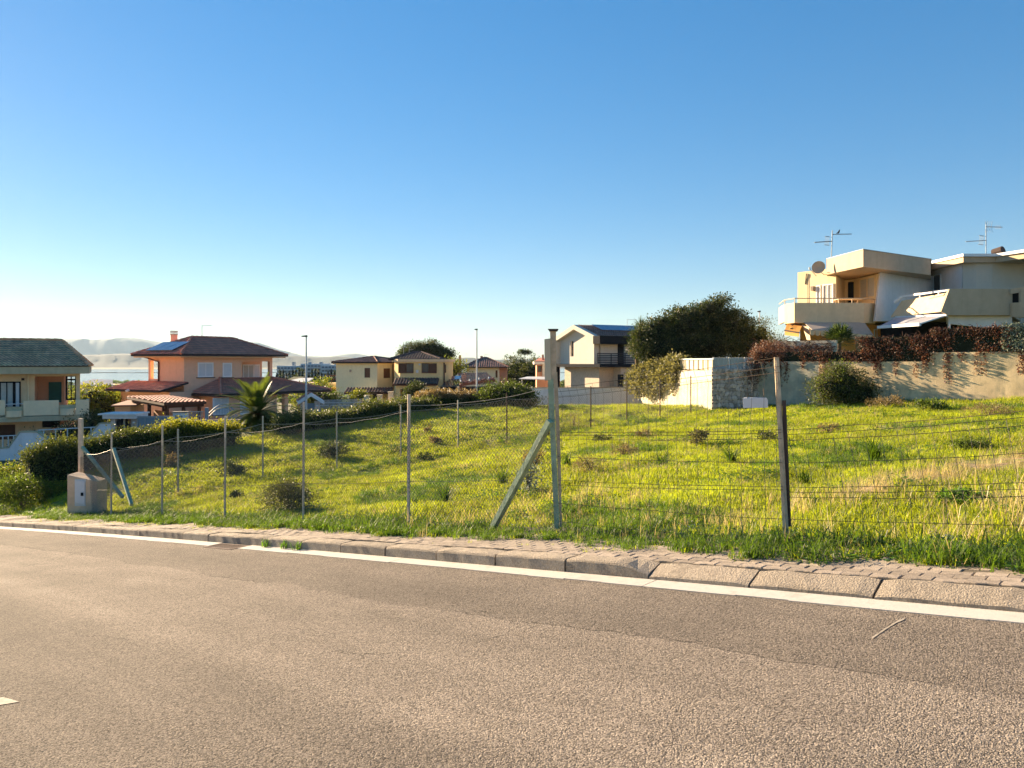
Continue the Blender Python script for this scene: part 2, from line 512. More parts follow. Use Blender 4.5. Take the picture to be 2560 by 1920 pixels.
def org(parent):
    return ORG.get(parent.name, (0, 0, 0)) if parent else (0, 0, 0)

def tag(o, label=None, cat=None, group=None, kind=None):
    if label: o['label'] = label
    if cat: o['category'] = cat
    if group: o['group'] = group
    if kind: o['kind'] = kind
    return o

def thing(name, label, cat, loc, group=None):
    o = bpy.data.objects.new(name, None)
    o.empty_display_size = 0.2
    COL.objects.link(o)
    o.location = loc
    ORG[o.name] = tuple(loc)
    return tag(o, label, cat, group)

class MB:
    def __init__(self):
        self.v = []; self.f = []
    def add(self, vs, fs):
        k = len(self.v)
        self.v.extend([tuple(p) for p in vs])
        self.f.extend([tuple(i + k for i in f) for f in fs])
        return self
    def hexa(self, p):            # 4 bottom then 4 top, both counter-clockwise from above
        return self.add(p, [(3, 2, 1, 0), (4, 5, 6, 7), (0, 1, 5, 4), (1, 2, 6, 5), (2, 3, 7, 6), (3, 0, 4, 7)])
    def box(self, x0, x1, y0, y1, z0, z1, fr=None):
        p = [(x0, y0, z0), (x1, y0, z0), (x1, y1, z0), (x0, y1, z0), (x0, y0, z1), (x1, y0, z1), (x1, y1, z1), (x0, y1, z1)]
        if fr: p = [fr.w(*q) for q in p]
        return self.hexa(p)
    def prism(self, poly, z0, z1, fr=None):      # plan polygon, counter-clockwise
        n = len(poly)
        a = [(x, y, z0) for x, y in poly] + [(x, y, z1) for x, y in poly]
        if fr: a = [fr.w(*q) for q in a]
        f = [tuple(range(n - 1, -1, -1)), tuple(range(n, 2 * n))]
        f += [(i, (i + 1) % n, n + (i + 1) % n, n + i) for i in range(n)]
        return self.add(a, f)
    def slab(self, poly, off):    # 3D polygon extruded by a vector
        n = len(poly)
        a = list(poly) + [(p[0] + off[0], p[1] + off[1], p[2] + off[2]) for p in poly]
        f = [tuple(range(n - 1, -1, -1)), tuple(range(n, 2 * n))]
        f += [(i, (i + 1) % n, n + (i + 1) % n, n + i) for i in range(n)]
        return self.add(a, f)
    def tube(self, pts, r, n=6, caps=True):
        pts = [Vector(p) for p in pts]
        rs = r if isinstance(r, (list, tuple)) else [r] * len(pts)
        vs = []; fs = []
        prev = None
        for i, p in enumerate(pts):
            d = (pts[min(i + 1, len(pts) - 1)] - pts[max(i - 1, 0)])
            d = d.normalized() if d.length > 1e-9 else Vector((0, 0, 1))
            if prev is None:
                a = d.orthogonal().normalized()
            else:
                a = (prev - d * prev.dot(d))
                a = a.normalized() if a.length > 1e-6 else d.orthogonal().normalized()
            prev = a
            b = d.cross(a)
            for k in range(n):
                q = 2 * math.pi * k / n
                vs.append(p + (a * math.cos(q) + b * math.sin(q)) * rs[i])
        for i in range(len(pts) - 1):
            for k in range(n):
                fs.append((i * n + k, i * n + (k + 1) % n, (i + 1) * n + (k + 1) % n, (i + 1) * n + k))
        if caps:
            fs.append(tuple(range(n - 1, -1, -1)))
            fs.append(tuple((len(pts) - 1) * n + k for k in range(n)))
        return self.add(vs, fs)
    def bar(self, a, b, w, h, up=(0, 0, 1)):      # square bar between two points
        a = Vector(a); b = Vector(b)
        d = (b - a).normalized()
        s = d.cross(Vector(up))
        if s.length < 1e-4: s = d.cross(Vector((0, 1, 0)))
        s.normalize()
        u = s.cross(d)
        s = s * (w / 2); u = u * (h / 2)
        p = [a - s - u, a + s - u, b + s - u, b - s - u, a - s + u, a + s + u, b + s + u, b - s + u]
        return self.hexa(p)
    def build(self, name, m, parent=None, label=None, smooth=False, kind=None, bevel=0.0):
        o_ = org(parent)
        me = bpy.data.meshes.new(name)
        me.from_pydata([(p[0] - o_[0], p[1] - o_[1], p[2] - o_[2]) for p in self.v], [], self.f)
        me.materials.append(MATS[m])
        if smooth:
            me.polygons.foreach_set('use_smooth', [True] * len(me.polygons))
        me.update()
        o = bpy.data.objects.new(name, me)
        COL.objects.link(o)
        if parent:
            o.parent = parent
            ORG[o.name] = o_
        if label: o['label'] = label
        if kind: o['kind'] = kind
        if bevel:
            b = o.modifiers.new('Bevel', 'BEVEL'); b.width = bevel; b.segments = 2; b.limit_method = 'ANGLE'
        return o

def part(name, m, parent, fn, **k):
    mb = MB(); fn(mb)
    return mb.build(name, m, parent, **k)

class FR:
    """a plan frame: origin at a photo column and depth, turned by ang; local x to the right, y away"""
    def __init__(self, px, d, ang):
        self.o = ((px - 1280.0) / F * d, d)
        self.c = math.cos(ang); self.s = math.sin(ang)
    def w(self, x, y, z):
        return (self.o[0] + self.c * x - self.s * y, self.o[1] + self.s * x + self.c * y, z)
    def X(self, px, y=0.0):       # local x where the ray through px meets the line at local y
        r = (px - 1280.0) / F
        ox = self.o[0] - self.s * y; oy = self.o[1] + self.c * y
        return (r * oy - ox) / (self.c - r * self.s)
    def Y(self, px, x=0.0):       # local y where the ray through px meets the line at local x
        r = (px - 1280.0) / F
        ox = self.o[0] + self.c * x; oy = self.o[1] + self.s * x
        return (r * oy - ox) / (-self.s - r * self.c)
    def Z(self, py, x, y):
        return (HOR - py) / F * (self.o[1] + self.s * x + self.c * y)

def tiles(mb, fr, A, B, C, D, pitch=0.24, amp=0.045, course=0.42, step=0.03):
    """rows of barrel tiles on a roof plane; A-B eave, D above A, C above B (local frame points)"""
    A, B, C, D = [Vector(fr.w(*p)) if fr else Vector(p) for p in (A, B, C, D)]
    a = (B - A); L = a.length; a.normalize()
    nn = (B - A).cross((D if (D - A).length > 1e-4 else C) - A)
    if nn.length < 1e-6: nn = (B - A).cross(C - A)
    nn.normalize()
    if nn.z < 0: nn = -nn
    b = nn.cross(a)
    if b.z < 0: b = -b
    poly = [((p - A).dot(a), (p - A).dot(b)) for p in (A, B, C, D)]
    us = [u for u, _ in poly]
    def span(u):
        vs = []
        for i in range(4):
            (u0, v0), (u1, v1) = poly[i], poly[(i + 1) % 4]
            if abs(u1 - u0) < 1e-9: continue
            if min(u0, u1) - 1e-6 <= u <= max(u0, u1) + 1e-6:
                vs.append(v0 + (v1 - v0) * (u - u0) / (u1 - u0))
        return (min(vs), max(vs)) if vs else None
    u0, u1 = min(us) + 1e-4, max(us) - 1e-4
    ncol = max(1, int(round((u1 - u0) / pitch)))
    pt = (u1 - u0) / ncol
    prof = [(0.0, 0.0), (0.15, 0.75), (0.35, 1.0), (0.55, 0.75), (0.7, 0.0), (1.0, 0.0)]
    for c in range(ncol):
        cols = []
        for q, h in prof:
            u = u0 + (c + q) * pt
            sp = span(min(max(u, u0), u1))
            if sp is None: sp = (0, 0)
            cols.append((u, sp[0], sp[1], h))
        vm = max(s[2] for s in cols)
        v0 = min(s[1] for s in cols)
        nr = max(1, int(math.ceil((vm - v0) / course)))
        for r in range(nr):
            lo, hi = v0 + r * course, v0 + (r + 1) * course
            vs = []
            for (u, m0, m1, h) in cols:
                w = random.uniform(-0.004, 0.004)
                vs.append(A + a * u + b * min(max(lo, m0), m1) + nn * (h * amp + step + w))
            for (u, m0, m1, h) in cols:
                vs.append(A + a * u + b * min(max(hi, m0), m1) + nn * (h * amp))
            k = len(cols)
            if all((vs[i] - vs[i + k]).length < 0.045 for i in range(k)): continue
            mb.add(vs, [(i, i + 1, k + i + 1, k + i) for i in range(k - 1)])

def hip_roof(parent, fr, x0, x1, y0, y1, ze, rise, m_tile, m_edge, pitch=0.24, course=0.42, thick=0.14, along=None, inset=None, name='roof', amp=0.045):
    w = x1 - x0; h = y1 - y0
    ax = along or ('x' if w >= h else 'y')
    if ax == 'x':
        k = inset if inset is not None else h / 2
        R0 = (x0 + k, (y0 + y1) / 2, ze + rise); R1 = (x1 - k, (y0 + y1) / 2, ze + rise)
    else:
        k = inset if inset is not None else w / 2
        R0 = ((x0 + x1) / 2, y0 + k, ze + rise); R1 = ((x0 + x1) / 2, y1 - k, ze + rise)
    c = [(x0, y0, ze), (x1, y0, ze), (x1, y1, ze), (x0, y1, ze)]
    mb = MB()
    if ax == 'x':
        sl = [(c[0], c[1], R1, R0), (c[1], c[2], R1, R1), (c[2], c[3], R0, R1), (c[3], c[0], R0, R0)]
    else:
        sl = [(c[0], c[1], R0, R0), (c[1], c[2], R1, R0), (c[2], c[3], R1, R1), (c[3], c[0], R0, R1)]
    for q in sl:
        tiles(mb, fr, *q, pitch=pitch, course=course, amp=amp)
    # ridge and hip cap tiles
    lines = [(R0, R1)] + ([(c[0], R0), (c[3], R0), (c[1], R1), (c[2], R1)] if ax == 'x' else [(c[0], R0), (c[1], R0), (c[2], R1), (c[3], R1)])
    for p, q in lines:
        p = Vector(fr.w(*p)); q = Vector(fr.w(*q))
        if (q - p).length < 0.3: continue
        n = max(2, int((q - p).length / 0.45))
        for i in range(n):
            a = p.lerp(q, i / n); b = p.lerp(q, (i + 1.08) / n)
            mb.tube([a + Vector((0, 0, 0.05)), b + Vector((0, 0, 0.03))], [0.10, 0.085], 6)
    ro = mb.build(name, m_tile, parent)
    e = MB()
    ring_o = [fr.w(*p) for p in c]
    vs = ring_o + [fr.w(*R0), fr.w(*R1)]
    low = [(p[0], p[1], p[2] - thick) for p in ring_o]
    vs = [(p[0], p[1], p[2] - 0.012) for p in vs] + low
    if ax == 'x':
        fs = [(0, 1, 5, 4), (1, 2, 5), (2, 3, 4, 5), (3, 0, 4)]
    else:
        fs = [(0, 1, 4), (1, 2, 5, 4), (2, 3, 5), (3, 0, 4, 5)]
    fs += [(0, 6, 7, 1), (1, 7, 8, 2), (2, 8, 9, 3), (3, 9, 6, 0), (9, 8, 7, 6)]
    e.add(vs, fs)
    e.build('eave_board', m_edge, ro)
    return ro

def arr_mesh(name, V, Fq, m, parent=None, kind=None, label=None):
    """fast mesh from numpy arrays; Fq (n,3) or (n,4)"""
    o_ = np.array(org(parent))
    me = bpy.data.meshes.new(name)
    V = np.asarray(V, np.float32) - o_.astype(np.float32)
    Fq = np.asarray(Fq, np.int32)
    k = Fq.shape[1]
    me.vertices.add(len(V)); me.vertices.foreach_set('co', V.ravel())
    me.loops.add(Fq.size); me.loops.foreach_set('vertex_index', Fq.ravel())
    me.polygons.add(len(Fq)); me.polygons.foreach_set('loop_start', np.arange(0, Fq.size, k, dtype=np.int32))
    me.update(calc_edges=True); me.validate()
    me.materials.append(MATS[m])
    o = bpy.data.objects.new(name, me)
    COL.objects.link(o)
    if parent:
        o.parent = parent; ORG[o.name] = tuple(o_)
    if kind: o['kind'] = kind
    if label: o['label'] = label
    return o

def leaf_geo(Pt, size, aspect=0.5, up=0.0, out=None, jit=0.35):
    """a folded diamond leaf (two triangles as one quad) at each point"""
    n = len(Pt)
    d = RNG.normal(size=(n, 3))
    if out is not None: d += out * 1.2
    d[:, 2] += up
    d /= np.linalg.norm(d, axis=1)[:, None] + 1e-9
    q = RNG.normal(size=(n, 3))
    s = np.cross(d, q); s /= np.linalg.norm(s, axis=1)[:, None] + 1e-9
    L = size * (1 + jit * RNG.uniform(-1, 1, n))[:, None]
    W = L * aspect
    V = np.stack([Pt, Pt + d * L * 0.5 + s * W * 0.5, Pt + d * L, Pt + d * L * 0.5 - s * W * 0.5], 1).reshape(-1, 3)
    Fq = np.arange(4 * n, dtype=np.int32).reshape(-1, 4)
    return V, Fq

def lobed_points(lobes, n, clump=0.35, per=26, shell=0.55):
    """leaf positions gathered in clumps inside a set of ellipsoid lobes (centre, radii)"""
    vol = np.array([r[0] * r[1] * r[2] for _, r in lobes]) ** 0.75
    pr = vol / vol.sum()
    nc = max(4, n // per)
    li = RNG.choice(len(lobes), nc, p=pr)
    C = np.array([lobes[i][0] for i in li], float); R = np.array([lobes[i][1] for i in li], float)
    d = RNG.normal(size=(nc, 3)); d /= np.linalg.norm(d, axis=1)[:, None]
    rr = shell + (1 - shell) * RNG.uniform(0, 1, nc) ** 0.6
    rr *= RNG.uniform(0.86, 1.12, nc)
    cc = C + R * d * rr[:, None]
    k = RNG.integers(0, nc, n)
    cs = clump * RNG.uniform(0.6, 1.4, nc)
    pts = cc[k] + RNG.normal(size=(n, 3)) * cs[k][:, None] * np.array([1, 1, 0.75])
    return pts, (pts - C[k]) / R[k]

def trunk_limbs(parent, base, top, r, limbs=4, spread=1.0, m='bark', name='trunk'):
    mb = MB()
    b = Vector(base); t = Vector(top)
    pts = [b.lerp(t, k / 4) + Vector((random.uniform(-1, 1), random.uniform(-1, 1), 0)) * r * 0.5 * (k > 0) for k in range(5)]
    mb.tube(pts, [r * 1.25, r, r * 0.85, r * 0.7, r * 0.45], 8)
    for i in range(limbs):
        a = 2 * math.pi * (i + random.random() * 0.6) / limbs
        st = pts[2 + i % 2]
        e = st + Vector((math.cos(a), math.sin(a), random.uniform(0.5, 1.1))) * spread * random.uniform(0.7, 1.1)
        m_ = st.lerp(e, 0.5) + Vector((0, 0, spread * 0.1))
        mb.tube([st, m_, e], [r * 0.5, r * 0.35, r * 0.15], 6)
    return mb.build(name, m, parent, smooth=True)

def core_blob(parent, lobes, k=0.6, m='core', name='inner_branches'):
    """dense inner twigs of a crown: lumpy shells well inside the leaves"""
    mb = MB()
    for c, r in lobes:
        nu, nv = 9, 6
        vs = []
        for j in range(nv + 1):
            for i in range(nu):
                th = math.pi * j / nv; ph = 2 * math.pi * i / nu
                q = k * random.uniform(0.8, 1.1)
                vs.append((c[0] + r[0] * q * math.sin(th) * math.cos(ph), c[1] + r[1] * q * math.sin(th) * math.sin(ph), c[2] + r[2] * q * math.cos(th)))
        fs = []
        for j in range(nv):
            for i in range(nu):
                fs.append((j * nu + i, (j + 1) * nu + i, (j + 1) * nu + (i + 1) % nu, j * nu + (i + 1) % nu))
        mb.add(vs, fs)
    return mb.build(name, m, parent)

def tree(name, label, base, lobes, n, size, leaf, trunk_r=0.18, aspect=0.45, clump=0.35, up=0.0, group=None, cat='tree', core=0.55, shell=0.6, per=26, leaf2=None, split=0.5, trunk=True):
    t = thing(name, label, cat, base, group)
    top = np.mean([l[0] for l in lobes], 0)
    if trunk: trunk_limbs(t, (base[0], base[1], base[2] - 0.1), (top[0], top[1], max(top[2], base[2] + 0.5)), trunk_r, 5, spread=float(np.mean([l[1][0] for l in lobes])) * 0.8)
    pts, out = lobed_points(lobes, n, clump, per, shell)
    keep = pts[:, 2] > base[2] + 0.05
    pts, out = pts[keep], out[keep]
    if leaf2:
        msk = RNG.uniform(size=len(pts)) < split
        V, Q = leaf_geo(pts[~msk], size, aspect, up, out[~msk])
        arr_mesh('crown', V, Q, leaf, t)
        V, Q = leaf_geo(pts[msk], size, aspect, up, out[msk])
        arr_mesh('second_tone_sprays', V, Q, leaf2, t)  # random share of leaves in a second colour, sunlit tone put into some
    else:
        V, Q = leaf_geo(pts, size, aspect, up, out)
        arr_mesh('crown', V, Q, leaf, t)
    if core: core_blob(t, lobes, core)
    return t

def shrub(name, label, base, rx, ry, h, n, size, leaf, aspect=0.4, cat='shrub', group=None, clump=0.12, core=0.5, up=0.3, twigs=7, flat=1.0, per=22, shell=0.45):
    t = thing(name, label, cat, base, group)
    c = (base[0], base[1], base[2] + h * 0.42)
    lobes = [(c, (rx, ry, h * 0.58))]
    for i in range(3):
        a = random.uniform(0, 6.28)
        lobes.append(((c[0] + math.cos(a) * rx * 0.45, c[1] + math.sin(a) * ry * 0.45, c[2] + h * random.uniform(-0.1, 0.2)), (rx * 0.55, ry * 0.55, h * 0.4)))
    pts, out = lobed_points(lobes, n, clump, per, shell)
    k = pts[:, 2] > base[2] - 0.02
    V, Q = leaf_geo(pts[k], size, aspect, up, out[k])
    arr_mesh('foliage', V, Q, leaf, t)
    mb = MB()
    for i in range(twigs):
        a = random.uniform(0, 6.28); q = random.uniform(0.3, 0.95)
        e = (base[0] + math.cos(a) * rx * q, base[1] + math.sin(a) * ry * q, base[2] + h * random.uniform(0.6, 1.12))
        m_ = (base[0] + math.cos(a) * rx * q * 0.35, base[1] + math.sin(a) * ry * q * 0.35, base[2] + h * 0.45)
        mb.tube([(base[0], base[1], base[2] - 0.03), m_, e], [size * 0.16 + 0.006, size * 0.1 + 0.004, 0.003], 5)
    mb.build('stems', 'twig', t)
    if core: core_blob(t, [lobes[0]], core)
    return t

# ================================================================== THE SETTING
def axis(fine0, fine1, step, far0, far1, grow=1.35):
    a = list(np.arange(fine0, fine1 + 1e-6, step))
    d = step; x = fine1; right = []
    while x < far1:
        d *= grow; x += d; right.append(min(x, far1))
    d = step; x = fine0; left = []
    while x > far0:
        d *= grow; x -= d; left.append(max(x, far0))
    return np.array(left[::-1] + a + right)

def ground_sheet():
    xs = axis(-70, 70, 1.6, -10500, 10500); ys = axis(-30, 130, 1.6, -10500, 10500)
    XX, YY = np.meshgrid(xs, ys)
    Z = z_ground(XX, YY)
    s, t = xy2st(XX, YY)
    near = sstep(39, 35, s) * sstep(49, 45, t) * sstep(-25, -18, s) * sstep(-14, -10, t)
    Z = Z - 0.45 * near
    # the lagoon bed and the land beyond it
    r = np.hypot(XX, YY)
    Z = np.where((r > 1050) & (YY > 0), -31.0, Z)
    Z = np.where((r > 3600) & (YY > 0), -29.5, Z)
    nx, ny = len(xs), len(ys)
    V = np.stack([XX, YY, Z], -1).reshape(-1, 3)
    i = np.arange(ny - 1)[:, None] * nx + np.arange(nx - 1)[None, :]
    Q = np.stack([i, i + 1, i + nx + 1, i + nx], -1).reshape(-1, 4)
    return tag(arr_mesh('ground', V, Q, 'ground'), kind='structure')
ground_sheet()

def lagoon():
    mb = MB()
    mb.add([(-10400, 900, -30), (10400, 900, -30), (10400, 3700, -30), (-10400, 3700, -30)], [(0, 1, 2, 3)])
    o = mb.build('lagoon_water', 'water'); o['kind'] = 'structure'
    d = MB()
    xs = np.linspace(-2200, 900, 60)
    for a, b in zip(xs[:-1], xs[1:]):
        h = random.uniform(0.8, 1.5)
        d.box(a, b, 2130, 2139, -30.4, -30 + h)
    o = d.build('lagoon_dike', 'dike'); o['kind'] = 'structure'
lagoon()

def ridge(name, D, prof, depth, amp):
    """a range of hills whose skyline follows (column, row) pairs seen at distance D"""
    px = np.linspace(-2600, 4200, 420)
    prof = sorted(prof)
    py = np.interp(px, [p[0] for p in prof], [p[1] for p in prof])
    top = (HOR - py) / F * D
    rng = np.random.default_rng(int(D))
    nz = np.zeros_like(px)
    for k in (9, 21, 47, 95):
        nz += np.interp(px, np.linspace(px[0], px[-1], k * 4), rng.normal(size=k * 4)) * amp * 9 / k
    top = top + nz * 0.5
    rows = [(-1.0, 0.0), (-0.7, 0.22), (-0.45, 0.5), (-0.2, 0.85), (0.0, 1.0), (0.4, 0.6), (1.0, 0.0)]
    V = []
    for q, h in rows:
        dd = D + q * depth + rng.normal(size=len(px)) * depth * 0.05 * (0 < h < 1)
        X = (px - 1280) / F * dd
        Z = -30 + (top + 30) * np.clip(h + rng.normal(size=len(px)) * 0.05 * (0 < h < 1), 0, 1)
        V.append(np.stack([X, dd, Z - (0.8 if h == 0 else 0)], -1))
    V = np.concatenate(V)
    n = len(px)
    i = np.arange(len(rows) - 1)[:, None] * n + np.arange(n - 1)[None, :]
    Q = np.stack([i, i + 1, i + n + 1, i + n], -1).reshape(-1, 4)
    return tag(arr_mesh(name, V, Q, 'hill'), kind='structure')
ridge('far_mountains', 9000, [(-2600, 880), (-600, 868), (0, 862), (90, 856), (150, 849), (205, 846), (230, 850), (300, 845), (345, 846), (400, 856), (480, 862),
      (560, 862), (610, 856), (640, 855), (665, 863), (700, 875), (760, 890), (820, 893), (850, 888), (885, 883), (905, 886), (960, 897), (1080, 899),
      (1160, 893), (1180, 895), (1230, 899), (1500, 893), (2600, 880), (4200, 870)], 900, 3)
ridge('lagoon_hills', 4600, [(-2600, 893), (-300, 892), (150, 891), (200, 888), (260, 886), (310, 884), (360, 886), (450, 890), (600, 891), (690, 888), (740, 890),
      (790, 894), (840, 891), (900, 896), (1000, 900), (1130, 902), (1155, 894), (1185, 894), (1220, 899), (1400, 900), (4200, 895)], 500, 2)

# --- street
S0, S1 = -9.0, 60.0
def strip(name, m, t0, t1, zoff, s0=S0, s1=S1, step=0.5, kind='structure', tn=1):
    ss = np.arange(s0, s1 + 1e-6, step); ts = np.linspace(t0, t1, tn + 1)
    V = []
    for t in ts:
        x, y = st2xy(ss, t)
        V.append(np.stack([x, y, z_road(ss) + zoff], -1))
    n = len(ss)
    V = np.concatenate(V)
    i = np.arange(tn)[:, None] * n + np.arange(n - 1)[None, :]
    Q = np.stack([i, i + n, i + n + 1, i + 1], -1).reshape(-1, 4)
    o = arr_mesh(name, V, Q, m)
    if kind: o['kind'] = kind
    return o
strip('road', 'asphalt', -9.0, 5.92, 0.0)

def st_hexa(mb, s0, s1, t0, t1, z0, z1, z0b=None, z1b=None):
    """a block in street coordinates; z relative to the road, t0 edge at z1, t1 edge at z1b"""
    z1b = z1 if z1b is None else z1b
    def p(s, t, z):
        x, y = st2xy(s, t)
        return (x, y, z_road(s) + z)
    q = [p(s0, t0, z0), p(s0, t1, z0), p(s1, t1, z0), p(s1, t0, z0), p(s0, t0, z1), p(s0, t1, z1b), p(s1, t1, z1b), p(s1, t0, z1)]
    return mb.hexa(q)

# white concrete gutter channel, cast in lengths, interrupted by a drain
gut = bpy.data.objects.new('gutter', None); COL.objects.link(gut); gut['kind'] = 'structure'
def gutter():
    cuts = [-9, -6, -3.2, 0.3, 3.9, 7.6, 11.45]
    segs = list(zip(cuts[:-1], cuts[1:])) + [(12.45, 16.0), (16.0, 20.0), (20, 24), (24, 28), (28, 34), (34, 42)]
    for a, b in segs:
        mb = MB()
        n = max(1, int((b - a) / 0.45))
        for i in range(n):
            s0 = a + (b - a) * i / n; s1 = a + (b - a) * (i + 1) / n
            g0 = 0.012 if i == 0 else 0
            e0 = random.uniform(-0.02, 0.02); 
            st_hexa(mb, s0 + g0, s1, 5.86 + e0 * 0.7, 6.1, -0.1, 0.006, z1b=0.012)
        mb.build('gutter_slab', 'gutter_white', gut)
gutter()

def drain():
    x, y = st2xy(11.95, 5.93)
    t = thing('storm_drain', 'rusty iron drain grate set in the white gutter', 'drain grate', (x, y, z_road(11.95)))
    fr_ = MB(); 
    for (a, b, c, d) in ((11.48, 12.42, 5.74, 5.78), (11.48, 12.42, 6.05, 6.09), (11.48, 11.52, 5.78, 6.05), (12.38, 12.42, 5.78, 6.05)):
        st_hexa(fr_, a, b, c, d, -0.06, 0.008)
    fr_.build('frame', 'grate_iron', t)
    for i in range(11):
        s = 11.56 + i * 0.08
        b = MB(); st_hexa(b, s, s + 0.035, 5.785, 6.045, -0.05, 0.004)
        b.build('bar', 'grate_iron', t)
    b = MB(); st_hexa(b, 11.5, 12.4, 5.76, 6.07, -0.25, -0.12); b.build('pit', 'dark_room', t)
drain()

# kerb: one stone per metre, the stones between s = 1 and s = 4 are dropped for a driveway
kerb = bpy.data.objects.new('kerb', None); COL.objects.link(kerb); kerb['kind'] = 'structure'
def kerb_stones():
    for k in range(-6, 42):
        s0, s1 = k + 0.008 + random.uniform(0, 0.006), k + 1 - 0.008 - random.uniform(0, 0.006)
        dz = random.uniform(-0.006, 0.006); dt = random.uniform(-0.006, 0.006)
        mb = MB()
        def prof(low):
            if low:
                return [(6.10, -0.1), (6.10, 0.045), (6.115, 0.058), (6.29, 0.128), (6.32, 0.132), (6.32, -0.1)]
            return [(6.10, -0.1), (6.10, 0.118), (6.106, 0.136), (6.125, 0.148), (6.30, 0.150), (6.32, 0.146), (6.32, -0.1)]
        low = 1 <= k <= 3
        pr = prof(low)
        ns = 9
        rings = []
        for i in range(ns):
            f = i / (ns - 1)
            s = s0 + (s1 - s0) * f
            ring = []
            for (t, z) in pr:
                zz = z
                if k == 4 and z > 0:      # transition stone slopes down to the driveway
                    lowz = {0.118: 0.05, 0.136: 0.06, 0.148: 0.066, 0.150: 0.128, 0.146: 0.13}[z]
                    w = min(1, max(0, (f - 0.02) / 0.3))
                    zz = lowz * (1 - w) + z * w
                if k == 0 and z > 0:
                    lowz = {0.118: 0.05, 0.136: 0.06, 0.148: 0.066, 0.150: 0.128, 0.146: 0.13}[z]
                    w = min(1, max(0, (0.98 - f) / 0.3))
                    zz = lowz * (1 - w) + z * w
                j = 0.0045 if z > 0.03 else 0
                e = 0.010 if i in (0, ns - 1) and z > 0.03 else 0
                x, y = st2xy(s, t + dt + random.uniform(-j, j) * (0.25 if t < 6.2 else 1.0))
                ring.append((x, y, z_road(s) + zz + dz + random.uniform(-j, j) - e))
            rings.append(ring)
        m = len(pr)
        vs = [p for r_ in rings for p in r_]
        fs = [(i * m + q, i * m + q + 1, (i + 1) * m + q + 1, (i + 1) * m + q) for i in range(ns - 1) for q in range(m - 1)]
        fs += [tuple(range(m - 1, -1, -1)), tuple((ns - 1) * m + q for q in range(m))]
        mb.add(vs, fs)
        o = mb.build('kerb_stone', 'concrete', kerb, smooth=False)
kerb_stones()

# pavement: sand bed and interlocking pavers
PV0, PV1 = 6.325, 7.36
def pv_z(s, t):
    """height of the pavement above the road line"""
    low = np.clip(1 - np.maximum(np.abs(s - 2.5) - 1.5, 0) / 0.8, 0, 1)
    return 0.150 - low * 0.022 * np.clip((7.0 - t) / 0.7, 0, 1) + 0.012 * np.sin(s * 0.9) * np.sin(t * 3 + s) + 0.010 * np.sin(2.1 * s + 1)

def pave_bed():
    ss = np.arange(S0, S1, 0.25); ts = np.linspace(PV0 - 0.01, PV1 + 0.5, 8)
    S, T = np.meshgrid(ss, ts)
    X, Y = st2xy(S, T)
    Z = z_road(S) + pv_z(S, T) - 0.006
    n, m = len(ss), len(ts)
    i = np.arange(m - 1)[:, None] * n + np.arange(n - 1)[None, :]
    Q = np.stack([i, i + n, i + n + 1, i + 1], -1).reshape(-1, 4)
    return tag(arr_mesh('pavement', np.stack([X, Y, Z], -1).reshape(-1, 3), Q, 'sand_bed'), kind='structure')
pave = pave_bed()
def pavers():
    L, W = 0.222, 0.112
    items = []
    rows = int((PV1 - PV0) / W)
    for r in range(rows):
        t = PV0 + (r + 0.5) * W
        off = (r % 2) * L / 2
        n = int((30 + 4) / L)
        for k in range(n):
            s = -4 + off + k * L
            items.append((s, t, r))
    # nearest pavers in view come first
    def view(it):
        x, y = st2xy(it[0], it[1])
        if y < 1 or x / y > 0.70: return 1e3
        return math.hypot(x, y)
    items.sort(key=view)
    def geo(c, full):
        l, w, b = L / 2 - 0.002, W / 2 - 0.0025, 0.006
        # notched outline, as interlocking blocks have
        out = [(-l, -w), (-l * 0.33, -w + 0.010), (l * 0.33, -w - 0.004), (l, -w), (l, w), (l * 0.33, w + 0.010), (-l * 0.33, w - 0.004), (-l, w)]
        k = len(out)
        vs = [(x, y, -0.05) for x, y in out] + [(x, y, -b * 0.8) for x, y in out] + [(x * (1 - b / l), y * (1 - b / w), 0.0) for x, y in out]
        fs = [(i, (i + 1) % k, k + (i + 1) % k, k + i) for i in range(k)] + [(k + i, k + (i + 1) % k, 2 * k + (i + 1) % k, 2 * k + i) for i in range(k)]
        fs += [tuple(range(2 * k, 3 * k))]
        return vs, fs
    vs, fs = geo(0, True)
    me = bpy.data.meshes.new('paver'); me.from_pydata(vs, [], fs); me.materials.append(MATS['paver']); me.update()
    ang = math.atan2(U[1], U[0])
    mass = MB()
    for i, (s, t, r) in enumerate(items):
        if random.random() < 0.006: continue
        s += random.uniform(-0.006, 0.006); t += random.uniform(-0.004, 0.004)
        x, y = st2xy(s, t)
        z = z_road(s) + float(pv_z(s, t)) + random.uniform(-0.0025, 0.0025) + 0.003
        slope = math.atan(0.117 + 0.0005 * s)
        rot = (random.uniform(-0.02, 0.02), slope + random.uniform(-0.008, 0.008), ang + random.uniform(-0.03, 0.03))
        if i < 300:
            o = bpy.data.objects.new('paver', me); COL.objects.link(o)
            o.location = (x, y, z); o.rotation_euler = rot; o.parent = pave
        else:
            from mathutils import Euler
            R = Euler(rot).to_matrix()
            mass.add([R @ Vector(v) + Vector((x, y, z)) for v in vs], fs)
    o = mass.build('paver_field', 'paver_mass', pave); o['kind'] = 'stuff'
pavers()

